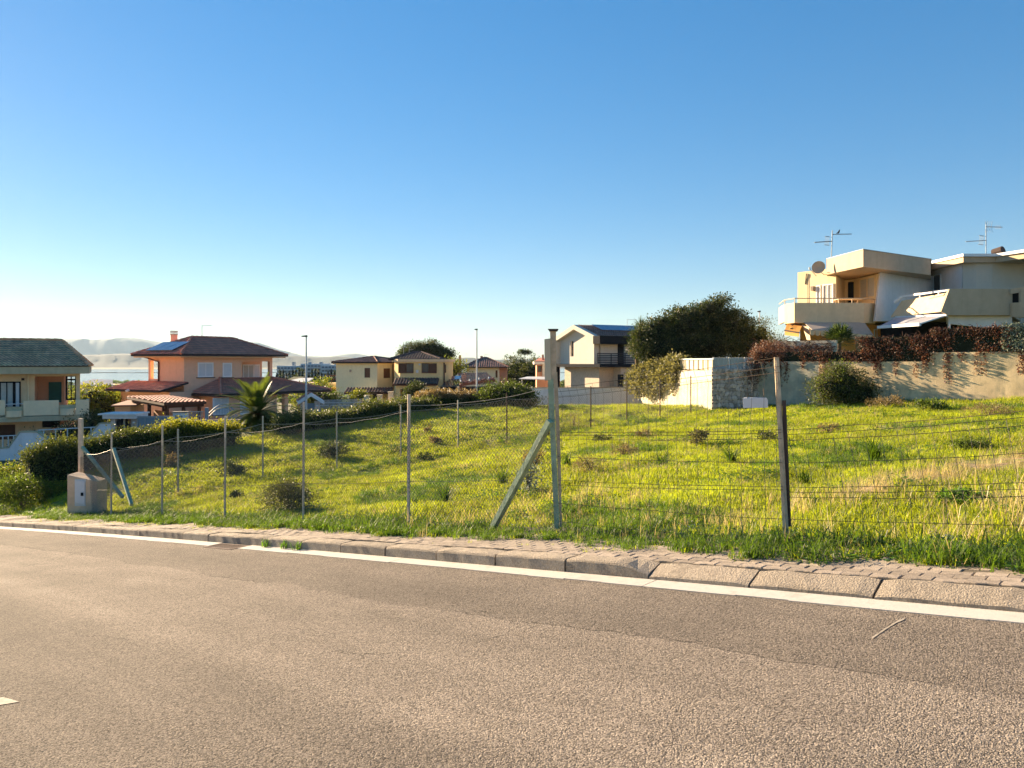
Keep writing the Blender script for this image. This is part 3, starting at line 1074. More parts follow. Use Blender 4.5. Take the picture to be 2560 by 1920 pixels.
# painted scrape on the asphalt
def road_marks():
    mb = MB()
    a = px_on_t(2255, 5.5); b = px_on_t(2180, 5.0)
    sa = xy2st(*P(2262, 1548, 5.0)[:2])
    def road_pt(px, py):
        r = (px - 1280) / F; k = (HOR - py) / F
        d = 2.0
        while d < 40:
            s, t = xy2st(r * d, d)
            if k * d <= z_road(s): break
            d += 0.005
        return (r * d, d, float(z_road(s)) + 0.004)
    pts = [(2180, 1597), (2198, 1584), (2216, 1572), (2232, 1562), (2246, 1554), (2260, 1549)]
    for (x0, y0), (x1, y1) in zip(pts[:-1], pts[1:]):
        w0, w1 = random.uniform(0.8, 3), random.uniform(0.8, 3)
        mb.add([road_pt(x0, y0 - w0), road_pt(x0, y0 + w0), road_pt(x1, y1 + w1), road_pt(x1, y1 - w1)], [(0, 1, 2, 3)])
    o = mb.build('road_paint_scrape', 'paint_white'); o['kind'] = 'structure'
    mb = MB()
    c = [(-30, 1748), (8, 1744), (30, 1750), (48, 1756), (26, 1760), (0, 1764), (-30, 1762)]
    mb.add([road_pt(*p) for p in c], [tuple(range(len(c)))])
    o = mb.build('road_paint_remnant', 'paint_white'); o['kind'] = 'structure'
road_marks()

# --- the lot
def field():
    ss = np.arange(-13, 40.01, 0.4); tt = np.concatenate([np.arange(7.05, 14, 0.2), np.arange(14, 52.01, 0.5)])
    S, T = np.meshgrid(ss, tt)
    X, Y = st2xy(S, T)
    Z = z_lot(S, T)
    Z = np.where(T < 7.35, np.minimum(Z, z_road(S) + 0.125), Z)
    n, m = len(ss), len(tt)
    i = np.arange(m - 1)[:, None] * n + np.arange(n - 1)[None, :]
    Q = np.stack([i, i + n, i + n + 1, i + 1], -1).reshape(-1, 4)
    o = arr_mesh('field', np.stack([X, Y, Z], -1).reshape(-1, 3), Q, 'field_soil')
    o.data.polygons.foreach_set('use_smooth', [True] * len(o.data.polygons))
    o['kind'] = 'structure'
field()

# worn, dry clearings in the grass: photo column, row of the middle, half sizes, strength
DRY = [(2330, 1195, 0.9, 1.2, 1.0), (2470, 1165, 0.9, 1.5, 1.0), (2170, 1225, 0.6, 0.7, 0.9), (2250, 1060, 0.9, 1.6, 0.5), (1610, 1255, 0.8, 0.7, 0.45), (2440, 1255, 0.6, 0.6, 0.7), (480, 1235, 0.9, 0.8, 0.6)]
def bare_soil():
    for (cx, cy, rs_, rt_, a_) in DRY:
        if a_ < 0.65: continue
        c_ = G(cx, cy); sc_, tc_ = xy2st(c_[0], c_[1])
        mb = MB(); vs = []; n = 22
        for ring in (0.0, 0.5, 1.0):
            for i in range(n):
                a = 6.283 * i / n
                q = ring * (0.85 + 0.25 * math.sin(3 * a + cx) + random.uniform(-0.1, 0.1))
                s_, t_ = sc_ + math.cos(a) * rs_ * 0.8 * q, tc_ + math.sin(a) * rt_ * 0.8 * q
                x, y = st2xy(s_, t_)
                vs.append((x, y, float(z_lot(s_, t_)) + 0.012 * (1.0 - 1.6 * ring)))
        mb.add(vs, [(r * n + i, r * n + (i + 1) % n, (r + 1) * n + (i + 1) % n, (r + 1) * n + i) for r in range(2) for i in range(n)])
        o = mb.build('bare_soil', 'dry_soil', smooth=True); o['kind'] = 'structure'
bare_soil()

# --- side street beyond the hedge
def side_street():
    V = []; ts = np.arange(-20, 60, 1.0)
    for s in (37.5, 44.5):
        x, y = st2xy(np.full_like(ts, s), ts)
        V.append(np.stack([x, y, z_ground(x, y) + 0.08], -1))
    V = np.concatenate(V); n = len(ts); i = np.arange(n - 1)
    Q = np.stack([i, i + 1, i + n + 1, i + n], -1)
    o = arr_mesh('side_street', V, Q, 'street_asphalt'); o['kind'] = 'structure'
side_street()

# ================================================================== HOUSES
class Face:
    """a wall plane of a frame; kind 'B' faces the local -y side, 'A' the local -x side; o = distance outwards"""
    def __init__(self, fr, kind, at=0.0):
        self.fr, self.k, self.at = fr, kind, at
    def u(self, px):
        return self.fr.X(px, self.at) if self.k == 'B' else self.fr.Y(px, self.at)
    def z(self, py, u):
        return self.fr.Z(py, u, self.at) if self.k == 'B' else self.fr.Z(py, self.at, u)
    def box(self, mb, u0, u1, o0, o1, z0, z1):
        u0, u1 = min(u0, u1), max(u0, u1)
        if self.k == 'B':
            return mb.box(u0, u1, self.at - o1, self.at - o0, z0, z1, self.fr)
        return mb.box(self.at - o1, self.at - o0, u0, u1, z0, z1, self.fr)
    def rect(self, px0, px1, py0, py1):
        a, b = self.u(px0), self.u(px1)
        m = (a + b) / 2
        return min(a, b), max(a, b), self.z(py1, m), self.z(py0, m)
    def pbox(self, mb, px0, px1, py0, py1, o0, o1):
        a, b, z0, z1 = self.rect(px0, px1, py0, py1)
        return self.box(mb, a, b, o0, o1, z0, z1)

def window(parent, face, px0, px1, py0, py1, fm='white_paint', pm='window_glass', panels=2, sill=None, fw=0.07, slat=None, name='window', off=0.0, pane='pane'):
    a, b, z0, z1 = face.rect(px0, px1, py0, py1)
    mb = MB()
    face.box(mb, a, b, off - 0.02, off + 0.05, z1 - fw, z1)
    face.box(mb, a, b, off - 0.02, off + 0.05, z0, z0 + fw)
    face.box(mb, a, a + fw, off - 0.02, off + 0.05, z0 + fw, z1 - fw)
    face.box(mb, b - fw, b, off - 0.02, off + 0.05, z0 + fw, z1 - fw)
    w = (b - a - 2 * fw) / panels
    for i in range(1, panels):
        face.box(mb, a + fw + i * w - fw * 0.35, a + fw + i * w + fw * 0.35, off - 0.02, off + 0.045, z0 + fw, z1 - fw)
    o = mb.build(name, fm, parent)
    for i in range(panels):
        q = MB()
        l, r = a + fw + i * w, a + fw + (i + 1) * w
        face.box(q, l, r, off - 0.03, off + 0.012, z0 + fw, z1 - fw)
        if slat:
            n = max(3, int((z1 - z0 - 2 * fw) / slat))
            for k in range(n):
                zz = z0 + fw + (k + 0.15) * (z1 - z0 - 2 * fw) / n
                face.box(q, l + 0.03, r - 0.03, off + 0.012, off + 0.03, zz, zz + (z1 - z0 - 2 * fw) / n * 0.6)
        q.build(pane, pm, o)
    if sill:
        q = MB(); face.box(q, a - 0.12, b + 0.12, off - 0.02, off + 0.12, z0 - 0.07, z0 - 0.002); q.build('sill', sill, o)
    return o

def antenna(parent, base, h, arms, m='grey_metal', name='antenna'):
    """mast with yagi booms: arms = (height, length along x, length along y, elements)"""
    mb = MB()
    b = Vector(base)
    mb.tube([b, b + Vector((0, 0, h))], 0.025, 6)
    o = mb.build(name, m, parent)
    for (hh, dx, dy, n) in arms:
        q = MB()
        p0 = b + Vector((0, 0, hh)); p1 = p0 + Vector((dx, dy, 0.02))
        q.tube([p0, p1], 0.02, 5)
        for i in range(n):
            c = p0.lerp(p1, 0.15 + 0.8 * i / max(1, n - 1))
            e = Vector((-dy, dx, 0)).normalized() * 0.22
            q.tube([c - e, c + e], 0.008, 4)
        q.build('boom', m, o)
    return o

# ------------------------------------------------------------------ left house (cream, mossy roof)
def left_house():
    fr = FR(200, 48.0, rad(28))
    B = Face(fr, 'B', 0.0)
    t = thing('house', 'cream house with a mossy brown hipped roof and salmon loggia at the left edge', 'house', (fr.o[0] - 5, fr.o[1] + 4, -5.9))
    zs = -3.30; ztop = -0.72; zg = -6.0
    xl = fr.X(-300)
    x86, x190 = fr.X(86), fr.X(190)
    x160 = fr.X(160, 2.2)
    # upper walls round the loggia
    mb = MB()
    mb.box(xl, x86, 0, 0.3, zs, ztop, fr)
    mb.box(x86, 0, 0, 0.3, ztop - 0.16, ztop, fr)
    mb.box(x190, 0, 0, 0.3, zs, ztop - 0.16, fr)
    mb.box(xl, x86, 0.3, 8.0, zs, ztop, fr)
    mb.build('wall', 'cream_plaster', t)
    part('loggia_wall', 'salmon_plaster', t, lambda m: (m.box(x86, x160, 2.2, 8.0, zs, ztop, fr), m.box(x86, x86 + 0.02, 0.3, 2.2, zs, ztop - 0.02, fr)), label='salmon back wall of the loggia')
    part('floor_slab', 'cream_plaster', t, lambda m: m.box(xl, 0.0, 0.0, 8.0, zs - 0.28, zs - 0.002, fr))
    part('lower_wall', 'cream_plaster', t, lambda m: m.box(xl, fr.X(128, 0.4), 0.4, 8.0, zg, zs - 0.285, fr))
    part('lower_recess_wall', 'salmon_plaster', t, lambda m: m.box(fr.X(128, 0.4), fr.X(176, 1.6), 1.6, 8.0, zg, zs - 0.285, fr))
    part('pillar', 'cream_plaster', t, lambda m: m.box(fr.X(188), fr.X(196), 0.1, 0.45, zg, zs - 0.285, fr))
    # glazed veranda end of the loggia
    L = Face(fr, 'B', 2.2)
    window(t, L, 164, 192, 938, 1000, fm='black_frame', pm='glass', panels=2, fw=0.10, name='veranda_window')
    a, b, z0, z1 = L.rect(164, 192, 947, 951)
    part('transom', 'black_frame', t, lambda m: L.box(m, a, b, 0.0, 0.07, z0, z1))
    window(t, L, 122, 154, 955, 1006, fm='green_shutter', pm='green_shutter', panels=1, slat=0.12, fw=0.06, name='green_shutter', pane='slat_panel')
    # tall door and open shutter
    d = window(t, B, -2, 36, 954, 1020, fm='black_frame', pm='curtain', panels=2, fw=0.08, name='balcony_door')
    window(t, B, 36, 52, 954, 1020, fm='black_frame', pm='white_shutter', panels=1, slat=0.14, fw=0.07, name='open_shutter', off=0.06, pane='slat_panel')
    part('wall_lamp', 'rust_iron', t, lambda m: B.pbox(m, 54, 61, 945, 951, 0.0, 0.16))
    part('downpipe', 'cream_parapet', t, lambda m: m.tube([fr.w(fr.X(71), -0.08, ztop), fr.w(fr.X(71), -0.08, zs)], 0.05, 8))
    # roof
    ze = fr.Z(916, 0, -1.2)
    x1 = fr.X(223, -1.2)
    ridge_px = fr.X(152, 4.2)
    rise = fr.Z(852, 0, 4.2) - ze
    fa = MB()
    fa.box(xl - 1, x1, -1.2, -0.95, fr.Z(934, 0, -1.2), ze, fr)
    fa.box(x1 - 0.25, x1, -0.95, 9.6, fr.Z(934, 0, -1.2), ze, fr)
    fa.box(xl - 1, x1 - 0.25, -0.95, 9.6, ztop + 0.002, ztop + 0.12, fr)
    fa.build('fascia', 'green_grey_trim', t)
    hip_roof(t, fr, xl - 1, x1 + 0.06, -1.26, 9.66, ze + 0.01, rise, 'roof_moss', 'roof_edge', pitch=0.23, course=0.40, along='x', inset=x1 - ridge_px, thick=0.02, amp=0.03)
    # balcony
    F2 = Face(fr, 'B', -1.35)
    sl = MB(); sl.box(fr.X(-300, -1.5), fr.X(229, -1.5), -1.5, 0.0, fr.Z(1050, 0, -1.5), fr.Z(1038, 0, -1.5), fr)
    sl.build('balcony_slab', 'green_grey_trim', t)
    for (a, b, y0, y1) in ((-300, 13, 1003, 1041), (59, 147, 1001, 1038), (189, 222, 999, 1036)):
        part('balcony_parapet', 'cream_parapet', t, lambda m: F2.pbox(m, a, b, y0, y1, 0.0, 0.14))
    part('balcony_parapet', 'cream_parapet', t, lambda m: m.box(fr.X(222, -1.2) - 0.14, fr.X(222, -1.2), -1.2, 0.0, fr.Z(1037, 0, -1.2), fr.Z(999, 0, -1.2), fr))
    for (a, b, y0, y1) in ((14, 58, 1026, 1042), (148, 188, 1021, 1037)):
        ua, ub, z0, z1 = F2.rect(a, b, y0, y1)
        def bulge(m):
            n = 10
            poly = [(ub, -1.35), (ua, -1.35)] + [(ua + (ub - ua) * i / n, -1.35 - 0.45 * math.sin(math.pi * i / n) ** 0.5) for i in range(1, n)]
            m.prism(poly, z0, z1, fr)
        part('planter', 'cream_parapet', t, bulge)
        part('planter_back', 'green_grey_trim', t, lambda m: F2.pbox(m, a, b, y0 - 9, y1, -0.12, -0.02))
    part('balcony_rail', 'pale_metal', t, lambda m: m.tube([fr.w(fr.X(13, -1.3), -1.3, fr.Z(1007, 0, -1.3)), fr.w(fr.X(60, -1.3), -1.3, fr.Z(1006, 0, -1.3))], 0.025, 6))
    # ground floor openings and outside stair
    G1 = Face(fr, 'B', 0.4)
    window(t, G1, -4, 38, 1062, 1098, fm='brown_shutter', pm='brown_shutter', panels=2, slat=0.13, fw=0.09, name='shuttered_window', pane='slat_panel')
    part('stair_opening', 'dark_room', t, lambda m: G1.pbox(m, 106, 150, 1050, 1068, -0.02, 0.03))
    G2 = Face(fr, 'B', -0.3)
    st = MB()
    for i in range(6):
        px0 = 124 + i * 9.0
        G2.pbox(st, px0, px0 + 13, 1079 - i * 5.6, 1087 - i * 5.6, -0.5, 0.0)
    st.build('stair', 'cream_plaster', t)
left_house()

# garden wall with railing below the left house
def left_garden():
    fr = FR(100, 42.0, 0.0)
    B = Face(fr, 'B', 0.0)
    t = thing('garden_wall', 'lavender-white garden wall with stepped sloping top below the cream house', 'wall', (fr.o[0], fr.o[1], -5.9))
    top = [(-60, 1128), (22, 1120), (50, 1081), (92, 1081), (126, 1104), (196, 1101), (214, 1099), (249, 1060), (279, 1059)]
    def prof(m):
        pts = [(fr.X(px), fr.Z(py, 0, 0)) for px, py in top]
        poly = [fr.w(x, 0, z) for x, z in pts] + [fr.w(pts[-1][0], 0, -6.4), fr.w(pts[0][0], 0, -6.4)]
        m.slab(poly, (0, 0.25, 0))
    part('wall', 'garden_white', t, prof)
    def cope(m):
        for (a, b) in zip(top[:-1], top[1:]):
            p = fr.w(fr.X(a[0]), 0.12, fr.Z(a[1], 0, 0) + 0.035); q = fr.w(fr.X(b[0]), 0.12, fr.Z(b[1], 0, 0) + 0.035)
            m.bar(p, q, 0.33, 0.06)
    part('coping', 'green_grey_trim', t, cope)
    def rail(m):
        for (a, b, y0, y1, yb) in ((92, 240, 1076, 1068, 1104), (-30, 38, 1092, 1089, 1122)):
            m.tube([fr.w(fr.X(a), 0.1, fr.Z(y0, 0, 0)), fr.w(fr.X(b), 0.1, fr.Z(y1, 0, 0))], 0.03, 6)
            for i in range(5):
                q = (i + 0.5) / 5
                px = a + (b - a) * q
                m.tube([fr.w(fr.X(px), 0.1, fr.Z(y0 + (y1 - y0) * q, 0, 0)), fr.w(fr.X(px), 0.1, fr.Z(yb, 0, 0))], 0.03, 6)
    part('railing', 'pale_metal', t, rail)
    # stone-pillared gateway
    g = thing('gateway', 'roofed entrance portal with stone pillars and a dark iron gate', 'gateway', fr.w(fr.X(300), 0, -5.9))
    for (a, b) in ((278, 289), (329, 344)):
        part('stone_pillar', 'stone', g, lambda m: B.pbox(m, a, b, 1046, 1140, -0.5, 0.05))
    part('canopy', 'garden_white', g, lambda m: (B.pbox(m, 262, 344, 1036, 1046, -1.2, 0.25), B.pbox(m, 254, 346, 1033, 1036.5, -1.3, 0.4)))
    part('iron_gate', 'dark_metal', g, lambda m: [B.box(m, fr.X(289) + 0.02 + i * 0.06, fr.X(289) + 0.05 + i * 0.06, -0.12, -0.08, -5.8, fr.Z(1050, 0, 0)) for i in range(7)])
    part('gate_backing', 'dark_room', g, lambda m: B.pbox(m, 289, 307, 1049, 1140, -0.6, -0.55))
    part('wooden_post', 'grey_wood', g, lambda m: B.pbox(m, 307.5, 311, 1047, 1140, -0.2, -0.05))
    part('brown_panel', 'salmon_plaster', g, lambda m: B.pbox(m, 311, 329, 1047, 1140, -0.55, -0.4))
    part('letter_box', 'dark_metal', g, lambda m: (B.pbox(m, 313, 323, 1066, 1090, -0.35, -0.1), B.pbox(m, 311, 325, 1062, 1066.2, -0.37, -0.05)))
    part('house_number', 'plastic_white', g, lambda m: B.pbox(m, 333, 339, 1054, 1058, 0.05, 0.07))
    # sliding metal gate
    s = thing('driveway_gate', 'blue-grey metal driveway gate with diagonal slats beside the stone pillar', 'gate', fr.w(fr.X(388), 0, -5.9))
    fr2 = FR(344, 42.0, rad(6)); C = Face(fr2, 'B', 0.0)
    edges = [345, 363, 386, 392, 410, 430]
    part('gate_frame', 'grey_metal', s, lambda m: (C.pbox(m, 344, 432, 1040, 1044, -0.04, 0.04), C.pbox(m, 344, 432, 1128, 1134, -0.04, 0.04),
         [C.pbox(m, e - 1.3, e + 1.3, 1043.5, 1128.5, -0.038, 0.038) for e in edges]))
    for a, b in ((346.3, 361.7), (364.3, 384.7), (393.3, 408.7), (411.3, 428.7)):
        x0, x1 = fr2.X(a), fr2.X(b); zz0, zz1 = fr2.Z(1128, x0, 0), fr2.Z(1044, x0, 0)
        def sl(m):
            z = zz0 - 0.0
            w = x1 - x0
            while z < zz1 - 0.02:
                p, q = (x0, z), (x1, z + w * 1.05)
                if q[1] > zz1: q = (x0 + (zz1 - z) / 1.05, zz1)
                m.bar(fr2.w(p[0], 0, p[1]), fr2.w(q[0], 0, q[1]), 0.02, 0.075)
                z += 0.105
        part('slat_panel', 'blue_grey_metal', s, sl)
        part('sheet', 'blue_grey_metal', s, lambda m: m.box(x0, x1, 0.02, 0.03, zz0, zz1, fr2))
    # boundary of the salmon house
    w = thing('garden_wall', 'low white garden wall and pillars with an arched iron gate before the salmon house', 'wall', fr.w(fr.X(500), 4, -5.6))
    D = Face(FR(450, 45.0, rad(12)), 'B', 0.0)
    part('pillar', 'garden_white', w, lambda m: D.pbox(m, 432, 468, 1032, 1130, -0.35, 0.0))
    part('pillar_cap', 'concrete', w, lambda m: D.pbox(m, 430, 470, 1029, 1032, -0.42, 0.06))
    part('meter_door', 'grey_metal', w, lambda m: (D.pbox(m, 437, 447, 1038, 1044, 0.0, 0.03), D.pbox(m, 450, 456, 1039, 1043, 0.0, 0.02)))
    part('low_wall', 'garden_white', w, lambda m: D.pbox(m, 468, 600, 1052, 1130, -0.25, -0.02))
    part('coping', 'concrete', w, lambda m: D.pbox(m, 467, 601, 1050, 1052, -0.32, 0.05))
    part('railing', 'grey_metal', w, lambda m: ([D.pbox(m, 470 + i * 4.2, 471 + i * 4.2, 1030, 1050, -0.16, -0.12) for i in range(9)], D.pbox(m, 468, 508, 1029, 1030.5, -0.17, -0.11), D.pbox(m, 468, 508, 1040, 1041, -0.165, -0.115)))
    part('gate_post', 'grey_metal', w, lambda m: D.pbox(m, 513, 521, 1019, 1056, -0.1, 0.12))
    def arch(m):
        f2 = D.fr
        n = 14
        for off in (0, 8):
            pts = []
            for i in range(n + 1):
                px = 522 + (592 - 522) * i / n
                py = 1033 + off - 22 * math.sin(math.pi * i / n)
                x = f2.X(px, 0); pts.append(f2.w(x, 0.1, f2.Z(py, x, 0)))
            m.tube(pts, 0.03, 5)
        for i in range(18):
            px = 524 + i * 4
            py = 1036 - 20 * math.sin(math.pi * (px - 522) / 70)
            x = f2.X(px, 0)
            m.tube([f2.w(x, 0.1, f2.Z(py + 3, x, 0)), f2.w(x, 0.1, f2.Z(1051, x, 0))], 0.012, 4)
    part('arched_gate', 'blue_grey_metal', w, arch)
left_garden()

# ------------------------------------------------------------------ salmon house
def salmon_house():
    ang = rad(58)
    fr = FR(460, 64.0, ang)
    t = thing('house', 'two-storey salmon house with maroon tiled roofs and white shuttered windows', 'house', fr.w(4, 3, -5.8))
    A = Face(fr, 'A', 0.0); B = Face(fr, 'B', 0.0)
    L1 = fr.X(681); L2 = fr.Y(371)
    ze = fr.Z(893, 0, 0) - 0.02
    zb = fr.Z(972, 0, 0); zg = -5.9
    xl = fr.X(604); ya = fr.Y(398)
    # upper storey: body plus two open loggias
    mb = MB()
    mb.box(0, xl, 0, 0.25, zb - 0.8, ze, fr)                       # front wall
    mb.box(0, 0.25, 0.25, ya, zb - 0.8, ze, fr)                    # side wall
    mb.box(0.25, xl, 0.25, ya, ze - 0.25, ze - 0.01, fr)           # ceiling
    mb.box(xl - 0.25, xl, 0.25, 2.4, zb - 0.8, ze, fr)
    mb.box(xl, L1, 0, 0.3, ze - 0.33, ze, fr)                      # loggia head
    mb.box(L1 - 0.3, L1, 0, 0.3, zb - 0.8, ze - 0.33, fr)          # loggia pillar
    mb.box(xl, L1, 0, 0.3, zb - 0.8, fr.Z(948, L1, 0), fr)         # loggia sill wall
    mb.box(xl, fr.X(655, 2.4), 2.4, 2.65, zb - 0.8, ze, fr)        # loggia back wall
    mb.box(0, 0.3, ya, L2, ze - 0.3, ze, fr)
    mb.box(0, 0.3, L2 - 0.3, L2, zb - 0.8, ze - 0.3, fr)
    mb.box(0, 0.3, ya, L2, zb - 0.8, fr.Z(947, 0, L2), fr)
    mb.box(0.3, 2.2, ya - 0.25, ya, zb - 0.8, ze, fr)
    mb.box(2.2, xl, ya - 0.25, ya, zb - 0.8, ze, fr)
    mb.build('wall', 'orange_plaster', t)
    part('soffit', 'orange_trim', t, lambda m: m.box(-0.85, L1 + 0.85, -0.85, L2 + 0.85, ze + 0.003, ze + 0.10, fr))
    # main roof
    ro = hip_roof(t, fr, -1.0, L1 + 1.0, -1.0, L2 + 1.0, ze + 0.26, 1.55, 'roof_red', 'roof_edge', pitch=0.25, course=0.40, along='x')
    # solar panels on the left slope
    z0 = ze + 0.26; hw = (L2 + 2) / 2
    sl = 1.55 / hw
    for i in range(3):
        def pan(m):
            ys = [0.2 + i * 1.25, 1.38 + i * 1.25]
            pts = []
            for (x, y) in ((-0.55, ys[0]), (-0.55, ys[1]), (1.1, ys[1]), (1.1, ys[0])):
                pts.append(fr.w(x, y + 0.6, z0 + (x + 1.0) * sl + 0.13))
            m.slab(pts, (0, 0, 0.05))
        part('solar_panel', 'solar', t, pan)
    ch = fr.w(L1 * 0.28, L2 + 0.2, 0)
    zc = ze + 0.8
    part('chimney', 'orange_plaster', t, lambda m: m.tube([(ch[0], ch[1], zc - 0.6), (ch[0], ch[1], zc + 1.25)], 0.30, 10))
    part('chimney_cap', 'concrete', t, lambda m: [m.tube([(ch[0], ch[1], zc + 1.25 + i * 0.14), (ch[0], ch[1], zc + 1.33 + i * 0.14)], 0.34, 10) for i in range(3)])
    an = P(505, 862, 69.0)
    antenna(t, an, 1.75, [(1.7, 0.95, -0.25, 6)])
    # windows
    window(t, B, 494, 533, 906, 943, pm='white_shutter', sill='roof_edge', fw=0.12, slat=0.1, pane='shutter')
    window(t, B, 556, 579, 907, 943, pm='white_shutter', panels=1, sill='roof_edge', fw=0.12, slat=0.1, pane='shutter')
    Lg = Face(fr, 'B', 2.4)
    window(t, Lg, 606, 634, 911, 950, pm='curtain', fw=0.10)
    window(t, Lg, 634, 648, 911, 950, pm='white_shutter', panels=1, fw=0.10, slat=0.1, off=0.05, pane='shutter')
    part('downpipe', 'dark_wood', t, lambda m: m.tube([fr.w(-0.8, fr.Y(378), ze + 0.1), fr.w(-0.1, fr.Y(399), ze - 0.35), fr.w(-0.1, fr.Y(399), zb - 0.5)], 0.07, 8))
    # ground floor: side lean-to and front wing, hipped
    ez = fr.Z(978, 0, -1)
    xw0, xw1, yw = 0.6, L1 + 3.4, -4.2
    lw = MB()
    lw.box(-1.6, xw0, -0.4, L2 + 1.5, zg, ez - 0.05, fr)
    lw.box(xw0 + 0.7, fr.X(690, yw + 0.6), yw + 0.7, 0.0, zg, ez - 0.12, fr)
    lw.box(xw0, L1, 0.0, L2, zg, zb - 0.82, fr)
    lw.build('lower_wall', 'orange_plaster', t)
    for px in (688, 716):
        x = fr.X(px, yw + 0.7)
        part('porch_pillar', 'orange_plaster', t, lambda m: m.box(x - 0.2, x + 0.2, yw + 0.7, yw + 1.1, zg, ez - 0.12, fr))
    def lean(m):
        tiles(m, fr, (-2.6, L2 + 2.2, ez + 0.1), (-2.6, -0.6, ez + 0.1), (0.0, -0.6, ez + 0.75), (0.0, L2 + 2.2, ez + 0.75), pitch=0.25, course=0.4)
    part('lean_to_roof', 'roof_red', t, lean)
    part('lean_to_edge', 'roof_edge', t, lambda m: m.slab([fr.w(-2.65, -0.62, ez + 0.08), fr.w(0, -0.62, ez + 0.73), fr.w(0, L2 + 2.25, ez + 0.73), fr.w(-2.65, L2 + 2.25, ez + 0.08)], (0, 0, -0.13)))
    k = 2.9
    zt = fr.Z(946, 3, 0); ew = fr.Z(986, xw0, yw)
    ring = [(xw0 - 0.2, yw, ew), (xw1, yw, ew), (xw1, 0.0, ew), (xw0 - 0.2, 0.0, ew)]
    R0, R1 = (xw0 + k, 0.0, zt), (xw1 - k - 0.9, 0.0, zt)
    def wing(m):
        tiles(m, fr, ring[0], ring[1], R1, R0, pitch=0.25, course=0.4)
        tiles(m, fr, ring[1], ring[2], R1, R1, pitch=0.25, course=0.4)
        tiles(m, fr, ring[3], ring[0], R0, R0, pitch=0.25, course=0.4)
        for p, q in ((ring[0], R0), (ring[1], R1)):
            p = Vector(fr.w(*p)); q = Vector(fr.w(*q))
            m.tube([p + Vector((0, 0, .05)), q + Vector((0, 0, .05))], 0.11, 6)
    wr = part('wing_roof', 'roof_red', t, wing)
    def wedge(m):
        vs = [fr.w(p[0], p[1], p[2] - 0.02) for p in ring] + [fr.w(*R0), fr.w(*R1)] + [fr.w(p[0], p[1], p[2] - 0.2) for p in ring]
        vs[4] = (vs[4][0], vs[4][1], vs[4][2] - 0.02); vs[5] = (vs[5][0], vs[5][1], vs[5][2] - 0.02)
        m.add(vs, [(0, 1, 5, 4), (1, 2, 5), (3, 0, 4), (0, 6, 7, 1), (1, 7, 8, 2), (3, 9, 6, 0), (9, 8, 7, 6)])
    part('eave_board', 'roof_edge', wr, wedge)
    W = Face(fr, 'B', yw + 0.7)
    window(t, W, 532, 571, 994, 1037, pm='white_shutter', fw=0.12, slat=0.1, sill='roof_edge', pane='shutter')
    window(t, W, 600, 622, 993, 1037, pm='white_shutter', panels=1, fw=0.12, slat=0.1, pane='shutter')
    part('flood_light', 'plastic_white', t, lambda m: m.tube([fr.w(-2.7, L2 - 1.5, ez + 0.1), fr.w(-2.95, L2 - 1.5, ez + 0.0)], 0.11, 8))
    # tiled carport in front
    c = thing('carport', 'open carport with a pale clay tile roof on dark posts', 'carport', P(420, 1060, 52))
    n_, r_, l_ = Vector(P(410, 1008, 51)), Vector(P(516, 1004, 53.5)), Vector(P(317, 992, 58))
    b_ = r_ + l_ - n_
    part('roof', 'roof_clay', c, lambda m: tiles(m, None, n_, r_, b_, l_, pitch=0.30, course=0.45, amp=0.07))
    part('roof_deck', 'dark_wood', c, lambda m: m.slab([tuple(q + Vector((0, 0, -0.02))) for q in (n_, r_, b_, l_)], (0, 0, -0.14)))
    def cp(u, v): return n_ + (r_ - n_) * u + (l_ - n_) * v
    for (u, v) in ((0.12, 0.05), (0.88, 0.05), (0.12, 0.93), (0.88, 0.93), (0.12, 0.5), (0.5, 0.05)):
        q = cp(u, v)
        part('post', 'dark_wood', c, lambda m: m.box(q.x - 0.09, q.x + 0.09, q.y - 0.09, q.y + 0.09, -5.8, q.z - 0.15))
    dn = Vector((0, 0, -0.26))
    part('beam', 'dark_wood', c, lambda m: (m.bar(cp(0.02, 0.05) + dn, cp(0.98, 0.05) + dn, 0.14, 0.2), m.bar(cp(0.12, 0.02) + dn, cp(0.12, 0.98) + dn, 0.14, 0.2), m.bar(cp(0.88, 0.02) + dn, cp(0.88, 0.98) + dn, 0.14, 0.2)))
    q0, q1 = cp(0.5, 0.2), cp(0.5, 0.8)
    part('back_panel', 'orange_plaster', c, lambda m: m.slab([(q0.x, q0.y, -5.8), (q1.x, q1.y, -5.8), (q1.x, q1.y, -3.6), (q0.x, q0.y, -3.6)], (0.1, 0.05, 0)))
    # boxy outbuilding left of the carport
    o = thing('outbuilding', 'small beige outbuilding beside the carport', 'shed', P(308, 1060, 56))
    of = FR(287, 56.0, rad(8)); O = Face(of, 'B')
    part('wall', 'cream_plaster', o, lambda m: O.pbox(m, 287, 326, 1016, 1075, -3.0, 0.0))
    part('roof', 'roof_brown', o, lambda m: m.slab([of.w(-0.2, -0.2, of.Z(1013, 0, 0)), of.w(1.5, -0.2, of.Z(1012, 0, 0)), of.w(1.5, 3.2, of.Z(1004, 0, 0)), of.w(-0.2, 3.2, of.Z(1006, 0, 0))], (0, 0, -0.1)))
salmon_house()

